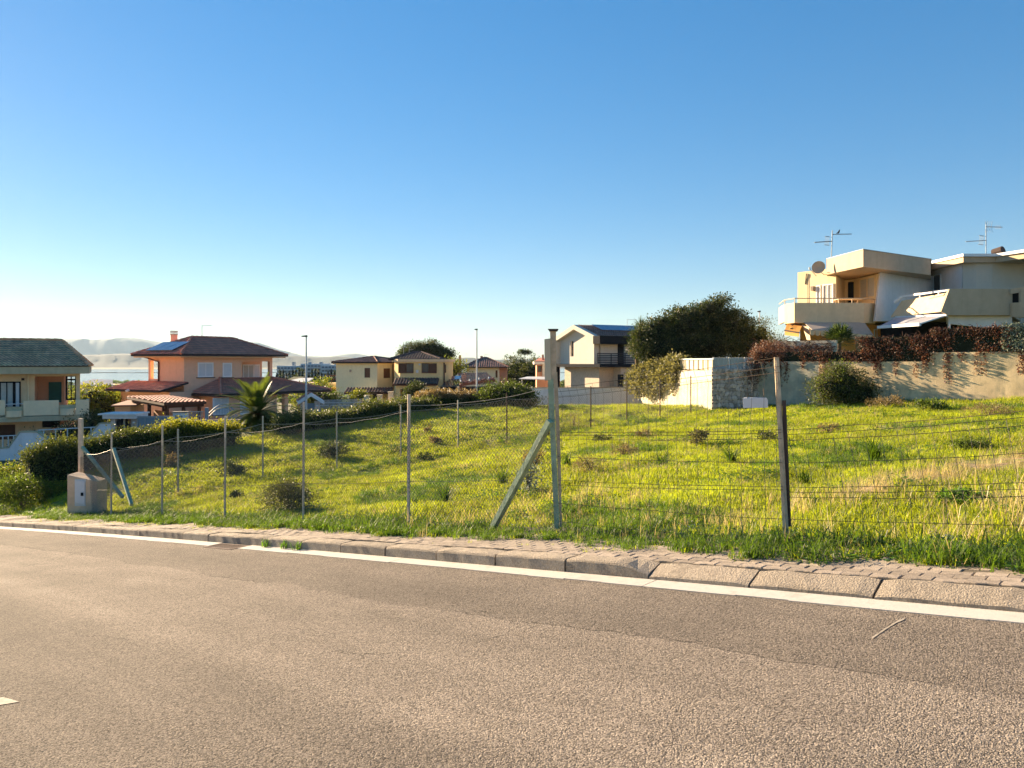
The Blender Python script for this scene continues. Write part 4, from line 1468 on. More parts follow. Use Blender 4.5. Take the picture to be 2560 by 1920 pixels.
# ------------------------------------------------------------------ yellow house
def yellow_house():
    fr = FR(943, 90.0, rad(60))
    t = thing('house', 'yellow two-storey house with brown shutters and dark tiled porch roofs', 'house', (-16.0, 92.0, -5.7))
    A = Face(fr, 'A', 0.0)
    L2 = fr.Y(840); L1 = 6.5
    ze = fr.Z(910, 0, 0); zg = -5.9
    part('wall', 'pale_shaded_plaster', t, lambda m: m.box(0, L1, 0, L2, zg, ze, fr))
    part('cornice', 'yellow_plaster', t, lambda m: m.box(-0.3, L1, -0.3, L2 + 0.3, ze + 0.003, ze + 0.2, fr))
    hip_roof(t, fr, -0.4, L1 + 0.3, -0.4, L2 + 0.4, ze + 0.22, 0.68, 'roof_brown', 'roof_edge', pitch=0.28, course=0.42)
    B = Face(fr, 'B', 0.0)
    window(t, A, 912, 925, 920, 944, fm='brown_shutter', pm='brown_shutter', panels=1, slat=0.14, pane='shutter')
    window(t, B, 959, 974, 921, 945, fm='brown_shutter', pm='brown_shutter', panels=1, slat=0.14, pane='shutter')
    part('vent_cover', 'concrete', t, lambda m: A.pbox(m, 874.5, 878.5, 924, 930, 0.0, 0.08))
    part('downpipe', 'dark_wood', t, lambda m: m.tube([fr.w(fr.X(981), -0.1, ze), fr.w(fr.X(981), -0.1, zg + 3)], 0.07, 6))
    # balcony at the far left end
    bf = FR(812, 94.0, 0.0); Bb = Face(bf, 'B')
    part('balcony', 'yellow_plaster', t, lambda m: (Bb.pbox(m, 812, 842, 958, 969, -3.0, 0.0), Bb.pbox(m, 814, 817, 969, 1003, -0.4, 0.0)))
    part('balcony_back', 'ochre_plaster', t, lambda m: Bb.pbox(m, 817, 832, 969, 1003, -2.5, -2.3))
    part('balcony_rail', 'dark_wood', t, lambda m: (Bb.pbox(m, 812, 842, 938, 940, -0.15, -0.08), Bb.pbox(m, 828, 830, 940, 958, -0.14, -0.09), Bb.pbox(m, 812, 842, 947, 949, -0.14, -0.09)))
    # projecting block with chamfered corners
    kf = FR(1000, 86.0, 0.0); K = Face(kf, 'B')
    xa, xb = 0.0, kf.X(1107)
    xm, xn = kf.X(986, 1.2), kf.X(1121, 1.2)
    zt = kf.Z(898, 0, 0)
    plan = [(xa, 0), (xb, 0), (xn, 1.2), (xn, 8), (xm, 8), (xm, 1.2)]
    part('block_wall', 'yellow_plaster', t, lambda m: m.prism(plan, zg, zt - 0.3, kf), label='strong yellow projecting block')  # stronger yellow than the body, its lit tone put into the colour
    part('block_cornice', 'cream_plaster', t, lambda m: m.prism([(xa - 0.2, -0.25), (xb + 0.2, -0.25), (xn + 0.25, 1.05), (xn + 0.25, 8), (xm - 0.25, 8), (xm - 0.25, 1.05)], zt - 0.297, zt, kf))
    hip_roof(t, kf, xm - 0.6, xn - 0.9, 0.6, 8.0, zt + 0.02, 0.85, 'roof_dark', 'roof_edge', pitch=0.30, course=0.42, along='x', inset=2.6)
    for (s0, s1, g0, g1) in ((996, 1014, 1014, 1034), (1073, 1092, 1054, 1073)):
        window(t, K, g0, g1, 908, 933, fm='brown_shutter', pm='window_glass', panels=1, fw=0.10)
        window(t, K, s0, s1, 908.5, 933, fm='brown_shutter', pm='brown_shutter', panels=1, slat=0.13, off=0.05, name='open_shutter', pane='slat_panel')
    part('alarm_box', 'plastic_white', t, lambda m: K.pbox(m, 1040.5, 1046, 925, 932, 0.0, 0.15))
    part('wall_lamp', 'plastic_white', t, lambda m: K.pbox(m, 1047, 1051, 909, 913, 0.0, 0.15))
    part('downpipe', 'dark_wood', t, lambda m: m.tube([kf.w(xb + 0.15, -0.02, zt - 0.4), kf.w(xb + 0.15, -0.02, zg + 3)], 0.08, 6))
    R = Face(kf, 'B', 0.6)
    part('side_shutter', 'brown_shutter', t, lambda m: R.pbox(m, 1111, 1115.5, 911, 932, 0.06, 0.14))
    part('side_pipe', 'dark_wood', t, lambda m: R.pbox(m, 1109, 1110.5, 905, 960, 0.05, 0.14))
    # porches
    def porch(px0, px1, ytop, ybot, out, face, name):
        a, b = face.u(px0), face.u(px1)
        z1 = face.z(ytop, (a + b) / 2); z0 = face.z(ybot, (a + b) / 2)
        def f(m):
            tiles(m, face.fr, (a, -out, z0), (b, -out, z0), (b, 0.0, z1), (a, 0.0, z1), pitch=0.33, course=0.5, amp=0.08)
        r = part(name, 'roof_dark', t, f)
        part('roof_deck', 'dark_wood', r, lambda m: m.slab([face.fr.w(a, -out, z0 - 0.02), face.fr.w(b, -out, z0 - 0.02), face.fr.w(b, 0, z1 - 0.02), face.fr.w(a, 0, z1 - 0.02)], (0, 0, -0.16)))
        return a, b, z0
    a, b, z0 = porch(989, 1098, 945, 959, 2.0, K, 'porch_roof')
    part('porch_wall', 'yellow_plaster', t, lambda m: (m.box(a + 0.3, a + 0.75, -1.7, 0, zg, z0 - 0.15, kf), m.box(b - 0.5, b - 0.1, -1.7, 0, zg, z0 - 0.15, kf), m.box(a + 0.75, b - 0.5, -1.7, -1.4, z0 - 0.55, z0 - 0.15, kf)))
    part('painted_porch_shade', 'dark_room', t, lambda m: K.pbox(m, 1004, 1092, 964, 1020, 0.002, 0.05))  # dark panel on the wall, painted as the shade under the porch
    part('porch_post', 'dark_wood', t, lambda m: m.box(a + 2.3, a + 2.5, -1.7, -1.5, zg, z0 - 0.5, kf))
    A2 = Face(FR(943, 88.5, 0.0), 'B')
    a, b, z0 = porch(868, 984, 969, 980, 1.8, A2, 'porch_roof')
    part('porch_door', 'dark_room', t, lambda m: A2.pbox(m, 932, 942, 981, 1012, -0.3, 0.1))
    part('porch_wall', 'pale_shaded_plaster', t, lambda m: A2.pbox(m, 884, 931, 981, 1016, -0.2, 0.05))
    part('porch_panel', 'yellow_plaster', t, lambda m: A2.pbox(m, 943, 984, 981, 1016, -0.2, 0.05))
    antenna(t, P(1009, 897, 93), 1.9, [(1.75, 0.7, 0.1, 5), (1.4, 0.9, 0.2, 5)])
    antenna(t, P(1023, 897, 94), 1.3, [(1.1, 0.5, 0.1, 4)])
    # annex to the right: low tiled roof and blue collector
    x = thing('annex', 'low tiled annex with a blue collector panel right of the yellow house', 'annex', P(1150, 985, 84))
    xf = FR(1102, 84.0, rad(10)); X_ = Face(xf, 'B')
    a, b = X_.u(1100), X_.u(1232)
    z0, z1 = xf.Z(968, 0, 0), xf.Z(951, 2, 0)
    part('roof', 'roof_dark', x, lambda m: tiles(m, xf, (a, -0.4, z0), (b * 0.5, -0.4, z0), (b * 0.5, 4, z1), (a + 1.2, 4, z1), pitch=0.32, course=0.45, amp=0.07))
    part('far_roof', 'roof_red', x, lambda m: tiles(m, xf, (b * 0.45, 0.6, z0 + 0.15), (b + 0.8, 0.6, z0 + 0.25), (b, 5, z1 + 0.7), (b * 0.4, 5, z1 + 0.7), pitch=0.3, course=0.45))
    part('wall', 'dark_room', x, lambda m: m.box(a + 0.2, b, 0.0, 4, -5.7, z0 - 0.05, xf))
    part('collector', 'solar', x, lambda m: m.slab([P(1127, 950, 85), P(1149, 949, 85), P(1153, 941, 87), P(1130, 942, 87)], (0, 0, 0.08)), label='blue solar collector')
    # red timber pergola
    g = thing('pergola', 'reddish timber pergola beam on posts behind the hedge', 'pergola', P(1190, 990, 78))
    part('beam', 'red_wood', g, lambda m: m.bar(P(1150, 962, 77), P(1238, 951, 79), 0.2, 0.28))
    for (px, py, d) in ((1152, 962, 77), (1224, 953, 78.6)):
        p = P(px, py, d)
        part('post', 'red_wood', g, lambda m: m.box(p[0] - 0.13, p[0] + 0.13, p[1] - 0.13, p[1] + 0.13, -5.2, p[2]))
    for i in range(4):
        a_ = Vector(P(1160 + i * 22, 960 - i * 2.8, 77.3 + i * 0.5)); 
        part('rafter', 'red_wood', g, lambda m: m.bar(a_ + Vector((0, -0.3, 0.16)), a_ + Vector((0.3, 3.2, 0.2)), 0.12, 0.16))
    for px, py in ((1152, 953), (1174, 951), (1198, 947), (1222, 945)):
        part('lamp_bulb', 'plastic_white', g, lambda m: m.tube([P(px, py + 1, 77.5), P(px, py - 3, 77.5)], [0.09, 0.05], 6))
yellow_house()

# fence of cream pillars and railings before the yellow house
def pillar_fence():
    f = thing('pillar_fence', 'row of cream pillars with pale railings before the yellow house', 'fence', P(950, 1035, 72))
    d = 70.0
    for (a, b, y0, y1) in ((910, 921, 988, 1040), (943, 954, 987, 1040), (970, 982, 979, 1030), (1055, 1066, 978, 1025), (1083, 1093, 978, 1025), (1118, 1129, 978, 1025), (1143, 1154, 967, 1010)):
        k = Face(FR(a, d + (a - 910) * 0.03, 0.0), 'B')
        part('pillar', 'cream_parapet', f, lambda m: k.pbox(m, a, b, y0 + 2, y1, -0.4, 0.0))
        part('pillar_cap', 'cream_parapet', f, lambda m: k.pbox(m, a - 1.2, b + 1.2, y0, y0 + 2, -0.45, 0.05))
    k = Face(FR(800, d, 0.0), 'B')
    for px in np.arange(799, 909, 3.1):
        part('bar', 'pale_metal', f, lambda m: k.pbox(m, px, px + 1.1, 1000 - (px - 799) * 0.03, 1022, -0.05, 0.0))
    for y in (1006, 1013):
        part('rail', 'pale_metal', f, lambda m: k.pbox(m, 797, 911, y, y + 1.6, -0.06, 0.01))
    part('plinth', 'concrete', f, lambda m: k.pbox(m, 797, 911, 1020, 1040, -0.2, 0.03))
    k2 = Face(FR(921, d + 1.0, 0.0), 'B')
    part('low_wall', 'cream_parapet', f, lambda m: k2.pbox(m, 921, 1060, 1014, 1040, -0.2, -0.05))
    # gabled entrance
    g = thing('gatehouse', 'small white-edged gabled entrance canopy with red tiles by the lamp post', 'gatehouse', P(775, 1035, 62))
    gf = FR(748, 62.0, rad(18)); 
    w = gf.X(806); zl = gf.Z(1003, 0, 0); za = gf.Z(982, w / 2, 0)
    for (x0, z0, x1, z1) in ((-0.1, zl, w / 2, za), (w / 2, za, w + 0.1, zl)):
        part('barge_board', 'white_paint', g, lambda m: m.slab([gf.w(x0, -0.1, z0), gf.w(x1, -0.1, z1), gf.w(x1, -0.1, z1 - 0.28), gf.w(x0, -0.1, z0 - 0.28)], (0, 0.18, 0)))
    def rf(m):
        tiles(m, gf, (-0.1, 2.2, zl), (-0.1, 0.09, zl), (w / 2, 0.09, za), (w / 2, 2.2, za), pitch=0.2, course=0.35)
        tiles(m, gf, (w + 0.1, 0.09, zl), (w + 0.1, 2.2, zl), (w / 2, 2.2, za), (w / 2, 0.09, za), pitch=0.2, course=0.35)
    part('roof', 'roof_red', g, rf)
    part('roof_deck', 'white_paint', g, lambda m: (m.slab([gf.w(-0.12, 0.09, zl - 0.02), gf.w(w / 2, 0.09, za - 0.02), gf.w(w / 2, 2.2, za - 0.02), gf.w(-0.12, 2.2, zl - 0.02)], (0, 0, -0.1)), m.slab([gf.w(w / 2, 0.09, za - 0.02), gf.w(w + 0.12, 0.09, zl - 0.02), gf.w(w + 0.12, 2.2, zl - 0.02), gf.w(w / 2, 2.2, za - 0.02)], (0, 0, -0.1))))
    for x in (0.25, w - 0.45):
        part('pillar', 'stone', g, lambda m: m.box(x - 0.15, x + 0.25, 0.1, 0.6, -5.4, zl - 0.02, gf))
    part('side_wall', 'salmon_plaster', g, lambda m: m.box(-0.05, 0.05, 0.6, 2.1, -5.4, zl - 0.15, gf))
    part('gate', 'blue_grey_metal', g, lambda m: m.box(0.5, w - 0.6, 0.3, 0.34, -5.4, zl - 0.2, gf))
    part('house_number', 'plastic_white', g, lambda m: m.box(w - 0.5, w - 0.3, 0.08, 0.098, gf.Z(1016, w, 0), gf.Z(1012, w, 0), gf))
pillar_fence()

# ------------------------------------------------------------------ white modern house
def white_house():
    fr = FR(1485, 82.0, rad(30))
    t = thing('house', 'modern white gabled house with blue solar panels and black balcony rails', 'house', fr.w(4, 3, -3.6))
    A = Face(fr, 'A', 0.0); B = Face(fr, 'B', 0.0)
    L2 = fr.Y(1386); L1 = 13.0
    zs = fr.Z(910, 0, 0); ze = fr.Z(839, 0, 0); za = fr.Z(812, 0, L2 / 2); zg = -3.9
    th = 0.5
    # gable frame: five strips projecting 0.55 m
    fm = MB()
    fm.box(0, 0.6, 0, 0.28, zs, ze - th * 0.9, fr)
    fm.box(0, 0.6, L2 - 0.28, L2, zs, ze - th * 0.9, fr)
    def roofstrip(m, x0, x1, dz=0.0, thk=th):
        m.slab([fr.w(x0, 0, ze - dz), fr.w(x0, L2 / 2, za - dz), fr.w(x0, L2 / 2, za - thk), fr.w(x0, 0, ze - thk)], tuple(np.subtract(fr.w(x1, 0, 0), fr.w(x0, 0, 0))))
        m.slab([fr.w(x0, L2 / 2, za - dz), fr.w(x0, L2, ze - dz), fr.w(x0, L2, ze - thk), fr.w(x0, L2 / 2, za - thk)], tuple(np.subtract(fr.w(x1, 0, 0), fr.w(x0, 0, 0))))
    roofstrip(fm, 0, 0.6)
    fm.build('gable_frame', 'white_plaster', t)
    # recessed gable wall with its slot window, as strips round the opening
    y0, y1, wz0, wz1 = Face(fr, 'A', 0.6).rect(1426, 1434, 853, 891)
    gw = MB()
    x0 = 0.6
    def gtop(y): return ze - th + (za - ze) * (1 - abs(y - L2 / 2) / (L2 / 2)) + 0.02
    def gstrip(ya, yb, zlo):
        n = 4
        for i in range(n):
            p, q = ya + (yb - ya) * i / n, ya + (yb - ya) * (i + 1) / n
            gw.slab([fr.w(x0, p, zlo), fr.w(x0, p, gtop(p)), fr.w(x0, q, gtop(q)), fr.w(x0, q, zlo)], tuple(np.subtract(fr.w(0.3, 0, 0), fr.w(0, 0, 0))))
    gstrip(0.28, y0, zs); gstrip(y1, L2 - 0.28, zs); gstrip(y0, y1, wz1)
    gw.slab([fr.w(x0, y0, zs), fr.w(x0, y0, wz0), fr.w(x0, y1, wz0), fr.w(x0, y1, zs)], tuple(np.subtract(fr.w(0.3, 0, 0), fr.w(0, 0, 0))))
    gw.build('gable_wall', 'white_plaster', t)
    part('slot_window', 'window_glass', t, lambda m: m.box(x0 + 0.22, x0 + 0.26, y0, y1, wz0, wz1, fr))
    part('wall', 'white_plaster', t, lambda m: (m.box(0.9, L1, 0.05, 0.35, zs, ze - 0.3, fr), m.box(0.9, L1, L2 - 0.35, L2 - 0.05, zs, ze - 0.3, fr)))
    ro = part('roof', 'roof_brown', t, lambda m: (tiles(m, fr, (0.6, -0.1, ze), (L1, -0.1, ze), (L1, L2 / 2, za), (0.6, L2 / 2, za), pitch=0.3, course=0.45), tiles(m, fr, (L1, L2 + 0.1, ze), (0.6, L2 + 0.1, ze), (0.6, L2 / 2, za), (L1, L2 / 2, za), pitch=0.3, course=0.45)))
    part('roof_deck', 'white_plaster', ro, lambda m: roofstrip(m, 0.605, L1, 0.02, 0.3))
    # solar panels
    sl = (za - ze) / (L2 / 2)
    for i in range(6):
        def pan(m):
            xa = 2.2 + i * 1.28; xb = xa + 1.24
            ya, yb = L2 * 0.20, L2 * 0.45
            z = lambda y: ze + sl * y + 0.16
            m.slab([fr.w(xa, ya, z(ya)), fr.w(xb, ya, z(ya)), fr.w(xb, yb, z(yb)), fr.w(xa, yb, z(yb))], (0, 0, 0.05))
        part('solar_panel', 'solar', t, pan)
    # floor slab and black band
    part('black_band', 'black_frame', t, lambda m: m.box(-0.35, L1, -1.5, L2 + 0.1, zs - 0.34, zs - 0.003, fr))
    part('black_pillar', 'black_frame', t, lambda m: m.box(-0.33, 0.25, L2 - 0.75, L2 + 0.08, zg, zs - 0.345, fr))
    part('lower_wall', 'travertine', t, lambda m: m.box(0.9, L1, 0.3, L2 - 0.8, zg, zs - 0.345, fr))
    part('lower_block', 'travertine', t, lambda m: m.box(2.8, L1, -1.0, 0.28, zg, zs - 0.345, fr))
    Lb = Face(fr, 'B', -1.0)
    part('lower_door', 'black_frame', t, lambda m: Lb.pbox(m, 1544, 1558, 936, 975, 0.005, 0.06))
    # dark canopy over the balcony, door, railing of flat bars
    C = Face(fr, 'B', 0.05)
    part('canopy', 'black_frame', t, lambda m: m.box(fr.X(1496, -1.2) + 0.2, L1, -1.2, 0.04, fr.Z(860, 2, -1.2), fr.Z(840, 2, -1.2), fr))
    part('balcony_door', 'black_frame', t, lambda m: C.pbox(m, 1544, 1559, 858, 912, 0.005, 0.05))
    part('door_frame', 'grey_metal', t, lambda m: C.pbox(m, 1559.3, 1562, 858, 912, 0.005, 0.07))
    Rf = Face(fr, 'B', -1.4)
    for i in range(6):
        part('rail_bar', 'dark_metal', t, lambda m: Rf.box(m, fr.X(1492, -1.4), L1, -0.02, 0.03, zs + 0.10 + i * 0.19, zs + 0.20 + i * 0.19))
    for px in (1493, 1528, 1563, 1600, 1640):
        x = fr.X(px, -1.4)
        part('rail_post', 'dark_metal', t, lambda m: Rf.box(m, x, x + 0.07, -0.09, -0.022, zs, zs + 1.14))
    antenna(t, P(1568, 828, 90), 1.4, [(1.35, 1.1, 0.0, 6)])
    # white boundary wall of the plot
    w = thing('garden_wall', 'plain white garden wall in shade below the modern house', 'wall', P(1480, 1030, 60))
    wf = FR(1330, 60.0, rad(3)); Wf = Face(wf, 'B')
    part('wall', 'garden_white', w, lambda m: Wf.pbox(m, 1325, 1604, 970, 1050, -0.25, 0.0))
    part('coping', 'concrete', w, lambda m: Wf.box(m, wf.X(1325) - 0.02, wf.X(1604) + 0.02, -0.29, 0.04, wf.Z(970, 4, 0) + 0.0, wf.Z(970, 4, 0) + 0.06))
white_house()

# ------------------------------------------------------------------ more distant houses
def distant_houses():
    t = thing('house', 'house with a low brown hipped roof and pale walls behind the lamp post', 'house', P(1210, 965, 119))
    fr = FR(1166, 118.0, 0.0); B = Face(fr, 'B')
    x1 = fr.X(1247); ze = fr.Z(918, 0, 0); zg = -5.8
    part('wall', 'pale_shaded_plaster', t, lambda m: m.box(0, x1, 0, 8, zg, ze, fr))
    part('side_wing', 'salmon_plaster', t, lambda m: m.box(x1, fr.X(1268), 0.8, 8, zg, ze, fr))
    part('corner_pillar', 'cream_parapet', t, lambda m: B.pbox(m, 1244, 1248.5, 921, 965, 0.0, 0.25))
    hip_roof(t, fr, fr.X(1152), fr.X(1271), -0.9, 8.9, ze + 0.05, 1.45, 'roof_brown', 'roof_edge', pitch=0.34, course=0.5, along='x', inset=3.4)
    part('tall_chimney', 'salmon_plaster', t, lambda m: B.pbox(m, 1148, 1153.5, 888, 945, 0.4, 0.8))
    part('chimney', 'roof_brown', t, lambda m: m.box(fr.X(1201, 4), fr.X(1207, 4), 3.8, 4.3, ze + 1, fr.Z(890, 0, 4), fr))
    window(t, B, 1239, 1244, 926, 944, fm='brown_shutter', pm='brown_shutter', panels=1, pane='shutter')
    part('end_wall', 'orange_plaster', t, lambda m: m.box(fr.X(1154), -0.01, 1.0, 6, zg, fr.Z(934, 0, 1), fr))
    antenna(t, P(1212, 905, 123), 1.3, [(1.2, 0.6, 0, 4)])
    # white and red house partly behind the tall post
    t = thing('house', 'small flat-roofed white and red house partly hidden by the tall post', 'house', P(1352, 960, 100))
    fr = FR(1336, 100.0, 0.0); B = Face(fr, 'B')
    part('wall', 'salmon_plaster', t, lambda m: B.pbox(m, 1342, 1400, 911, 975, -5.0, 0.0))
    part('roof_band', 'white_plaster', t, lambda m: B.pbox(m, 1335, 1403, 904, 911, -5.5, 0.6))
    part('roof', 'roof_red', t, lambda m: m.slab([fr.w(fr.X(1338), 0.2, fr.Z(904, 0, 0)), fr.w(fr.X(1402), 0.2, fr.Z(904, 0, 0)), fr.w(fr.X(1402), 4, fr.Z(896, 0, 0)), fr.w(fr.X(1350), 4, fr.Z(896, 0, 0))], (0, 0, 0.1)))
    window(t, B, 1344, 1354, 914, 930, fm='brown_shutter', pm='window_glass', panels=2)
    part('pier', 'white_plaster', t, lambda m: B.pbox(m, 1356, 1366, 911, 940, 0.0, 0.3))
    part('chimney', 'roof_brown', t, lambda m: B.pbox(m, 1356, 1361, 886, 903, -2.0, -1.5))
    part('car_cover', 'pale_metal', t, lambda m: (m.slab([P(1297, 948, 93), P(1372, 950, 93), P(1372, 943, 98), P(1318, 943, 98)], (0, 0, 0.08)), m.tube([P(1305, 947, 93.5), P(1305, 985, 93.5)], 0.06, 6)))
    # bungalow with a pale metal roof
    t = thing('bungalow', 'low bungalow with a pale roof beyond the salmon house', 'house', P(735, 985, 125))
    fr = FR(690, 125.0, 0.0); B = Face(fr, 'B')
    part('wall', 'cream_plaster', t, lambda m: B.pbox(m, 700, 768, 958, 985, -7, 0.0))
    part('roof', 'far_white', t, lambda m: (m.slab([fr.w(fr.X(703), -0.6, fr.Z(956, 0, 0)), fr.w(fr.X(772), -0.6, fr.Z(954, 0, 0)), fr.w(fr.X(768), 4, fr.Z(946, 0, 0)), fr.w(fr.X(735), 4, fr.Z(946, 0, 0))], (0, 0, -0.18))))
    part('dark_roof', 'ground', t, lambda m: m.slab([fr.w(fr.X(704), 1.2, fr.Z(955, 0, 0)), fr.w(fr.X(726), 1.2, fr.Z(955, 0, 0)), fr.w(fr.X(742), 5, fr.Z(945, 0, 0)), fr.w(fr.X(712), 5, fr.Z(945, 0, 0))], (0, 0, 0.12)))
    # grey roof far left among the trees
    t = thing('barn', 'grey-roofed barn among the trees towards the lagoon', 'barn', P(230, 985, 190))
    fr = FR(196, 190.0, 0.0); B = Face(fr, 'B')
    part('wall', 'cream_plaster', t, lambda m: B.pbox(m, 190, 285, 962, 990, -9, 0.0))
    part('roof', 'awning_grey', t, lambda m: (m.slab([fr.w(fr.X(186), -1, fr.Z(962, 0, 0)), fr.w(fr.X(288), -1, fr.Z(967, 0, 0)), fr.w(fr.X(255), 5, fr.Z(952, 0, 0)), fr.w(fr.X(205), 5, fr.Z(950, 0, 0))], (0, 0, 0.15))))
    # long white apartment building
    t = thing('apartment_building', 'long white apartment building far behind a row of cypresses', 'building', P(770, 950, 345))
    fr = FR(690, 345.0, 0.0); B = Face(fr, 'B')
    for (a, b, y0, y1, o) in ((692, 742, 914, 960, 0), (742, 800, 909, 960, 6), (800, 850, 912, 960, 2)):
        bl = part('block', 'far_white', t, lambda m: B.pbox(m, a, b, y0, y1, -20, -o))
        for r in range(4):
            for px in np.arange(a + 2, b - 5, 8.5):
                y = y0 + 4 + r * 9
                q = MB(); B.pbox(q, px, px + 6, y, y + 4.5, -o + 0.005, -o + 0.3); q.build('window', 'far_window', bl)
            q = MB(); B.pbox(q, a + 1, b - 1, y0 + 9.4 + r * 9, y0 + 12 + r * 9, -o + 0.01, -o + 1.2); q.build('balcony', 'far_white', bl)
    for px in (716, 757, 786, 824):
        part('roof_unit', 'blue_grey_metal', t, lambda m: B.pbox(m, px, px + 5, 905, 914, -12, -9))
distant_houses()

# ------------------------------------------------------------------ right-hand house
def right_house():
    t = thing('house', 'beige and white terraced house with angular balconies on the right', 'house', (22.0, 50.0, -1.2))
    def pl(pts):                  # plan points from (column, depth)
        return [((px - 1280) / F * d, d) for px, d in pts]
    def zz(py, d): return (HOR - py) / F * d
    zfl = zz(802, 46.0); zpar = zz(757, 46.0)
    # upper body, first dwelling
    part('wall', 'house_cream', t, lambda m: m.prism(pl([(1994, 50.0), (2090, 47.5), (2112, 50.3), (2136, 49.8), (2200, 46.4), (2330, 50.8), (2330, 59), (1994, 59)]), zfl, 5.36))
    part('roof_parapet', 'house_cream', t, lambda m: m.prism(pl([(1994, 50.0), (2068, 48.1), (2068, 58), (1994, 58)]), 5.363, zz(681, 50.0)))
    ef = FR(2200, 46.35, rad(38.8)); E = Face(ef, 'B')
    def slant(m):
        pts = [(2186, 803), (2332, 803), (2332, 690), (2200, 674)]
        poly = []
        for px, py in pts:
            x = ef.X(px); poly.append(ef.w(x, -0.03, ef.Z(py, x, 0)))
        m.slab(poly, (0.02, 0.25, 0))
    part('white_wall', 'house_white', t, slant, label='white slanted party wall')
    part('fascia', 'house_taupe', t, lambda m: m.prism(pl([(2067, 47.5), (2158, 43.6), (2327, 47.75), (2327, 57), (2067, 57)]), 5.40, 6.37), label='thick taupe roof fascia')
    part('fascia_cap', 'grey_metal', t, lambda m: m.prism(pl([(2066, 47.6), (2158, 43.52), (2329, 47.75), (2329, 57), (2066, 57)]), 6.373, 6.41))
    # terrace balcony
    out = [(1961, 47.2), (1986, 46.0), (2160, 46.0), (2188, 46.7)]
    part('balcony_slab', 'house_sand', t, lambda m: m.prism(pl(out + [(2188, 51), (1970, 51)]), zfl - 0.12, zfl - 0.003))
    op = pl(out)
    for (a, b) in zip(op[:-1], op[1:]):
        def seg(m):
            d = Vector((b[0] - a[0], b[1] - a[1], 0)).normalized(); n = Vector((-d.y, d.x, 0)) * 0.14
            m.prism([a, b, (b[0] + n.x, b[1] + n.y), (a[0] + n.x, a[1] + n.y)], zfl, zpar)
        part('balcony_parapet', 'house_sand', t, seg)
    part('balcony_parapet', 'house_sand', t, lambda m: m.prism([op[0], (op[0][0] + 0.14, op[0][1] + 0.05), (op[0][0] + 0.9, 50.4), (op[0][0] + 0.76, 50.4)], zfl, zpar))
    rl = MB()
    for zr in (zpar + 0.27,):
        pts = [(op[0][0] + 0.8, 50.4)] + [(p[0] + 0.05, p[1] + 0.07) for p in op]
        for a, b in zip(pts[:-1], pts[1:]):
            rl.tube([(a[0], a[1], zr), (b[0], b[1], zr)], 0.03, 6)
    for px, d in ((1962, 47.2), (1987, 46.07), (2058, 46.07), (2130, 46.07), (2186, 46.7)):
        x = (px - 1280) / F * d
        rl.tube([(x, d, zpar), (x, d, zpar + 0.27)], 0.025, 6)
    rl.build('balcony_rail', 'house_sand', t)
    # openings of the terrace
    wf = FR(1994, 50.0, math.atan2(47.5 - 50.0, (2090 - 1280) / F * 47.5 - (1994 - 1280) / F * 50.0)); Wf = Face(wf, 'B')
    window(t, Wf, 2041, 2052, 713, 770, fm='white_paint', pm='curtain', panels=1, fw=0.08, name='terrace_door')
    window(t, Wf, 2057, 2084, 710, 772, fm='white_paint', pm='curtain', panels=2, fw=0.08, name='sliding_door')
    part('wall_lamp', 'concrete', t, lambda m: Wf.pbox(m, 2031, 2037, 716, 727, 0.0, 0.18))
    part('cable', 'dark_metal', t, lambda m: (m.tube([wf.w(wf.X(2014), -0.03, wf.Z(711, wf.X(2014), 0)), wf.w(wf.X(2017), -0.03, wf.Z(684, wf.X(2017), 0))], 0.03, 5), m.tube([wf.w(wf.X(2020), -0.03, wf.Z(760, wf.X(2020), 0)), wf.w(wf.X(2020), -0.03, wf.Z(684, wf.X(2020), 0))], 0.012, 5)))
    df = FR(2112, 50.3, math.atan2(-0.5, (2136 - 1280) / F * 49.8 - (2112 - 1280) / F * 50.3)); Df = Face(df, 'B')
    part('black_door', 'black_frame', t, lambda m: Df.pbox(m, 2121, 2134.5, 705, 790, 0.002, 0.06))
    vf = FR(2136, 49.8, math.atan2(46.4 - 49.8, (2200 - 1280) / F * 46.4 - (2136 - 1280) / F * 49.8)); Vf = Face(vf, 'B')
    window(t, Vf, 2149, 2189, 692, 747, fm='house_cream', pm='curtain', panels=2, fw=0.12, name='window')
    ac = part('air_conditioner', 'plastic_white', t, lambda m: Df.pbox(m, 2106, 2131, 681, 696, 0.9, 1.5))
    part('fan_grille', 'grey_metal', ac, lambda m: [m.tube([df.w(df.X(2114, -1.5) + 0.30 * math.cos(a) * q, -1.505, df.Z(688.5, 0, -1.5) + 0.13 * math.sin(a) * q) for a in np.linspace(0, 6.28, 13)], 0.012, 4, caps=False) for q in (1.0, 0.6)])
    # table and chair tops on the terrace
    part('terrace_table', 'tan_board', t, lambda m: (m.bar(P(2090, 749, 47.2), P(2150, 749, 47.2), 0.7, 0.04), m.tube([P(2096, 750, 47), P(2100, 790, 47)], 0.03, 5), m.tube([P(2144, 750, 47), P(2136, 790, 47)], 0.03, 5)))
    # satellite dish
    dh = part('satellite_dish', 'dish_tan', t, lambda m: dish(m))
    part('dish_arm', 'grey_metal', dh, lambda m: (m.tube([P(2046, 676, 47.6), P(2062, 688, 48.5)], 0.03, 6), m.tube([P(2041, 690, 47.4), P(2024, 672, 46.9)], 0.02, 5), m.tube([P(2024, 674, 46.9), P(2024, 668, 46.9)], 0.05, 6)))
    # antennas
    a1 = P(2078, 655, 50.0)
    mast = MB(); mast.tube([a1, P(2081, 576, 50.0)], 0.03, 6); mo = mast.build('antenna_mast', 'blue_grey_metal', t)
    part('boom', 'blue_grey_metal', mo, lambda m: m.tube([P(2080, 586, 50), P(2129, 585, 50)], 0.03, 5))
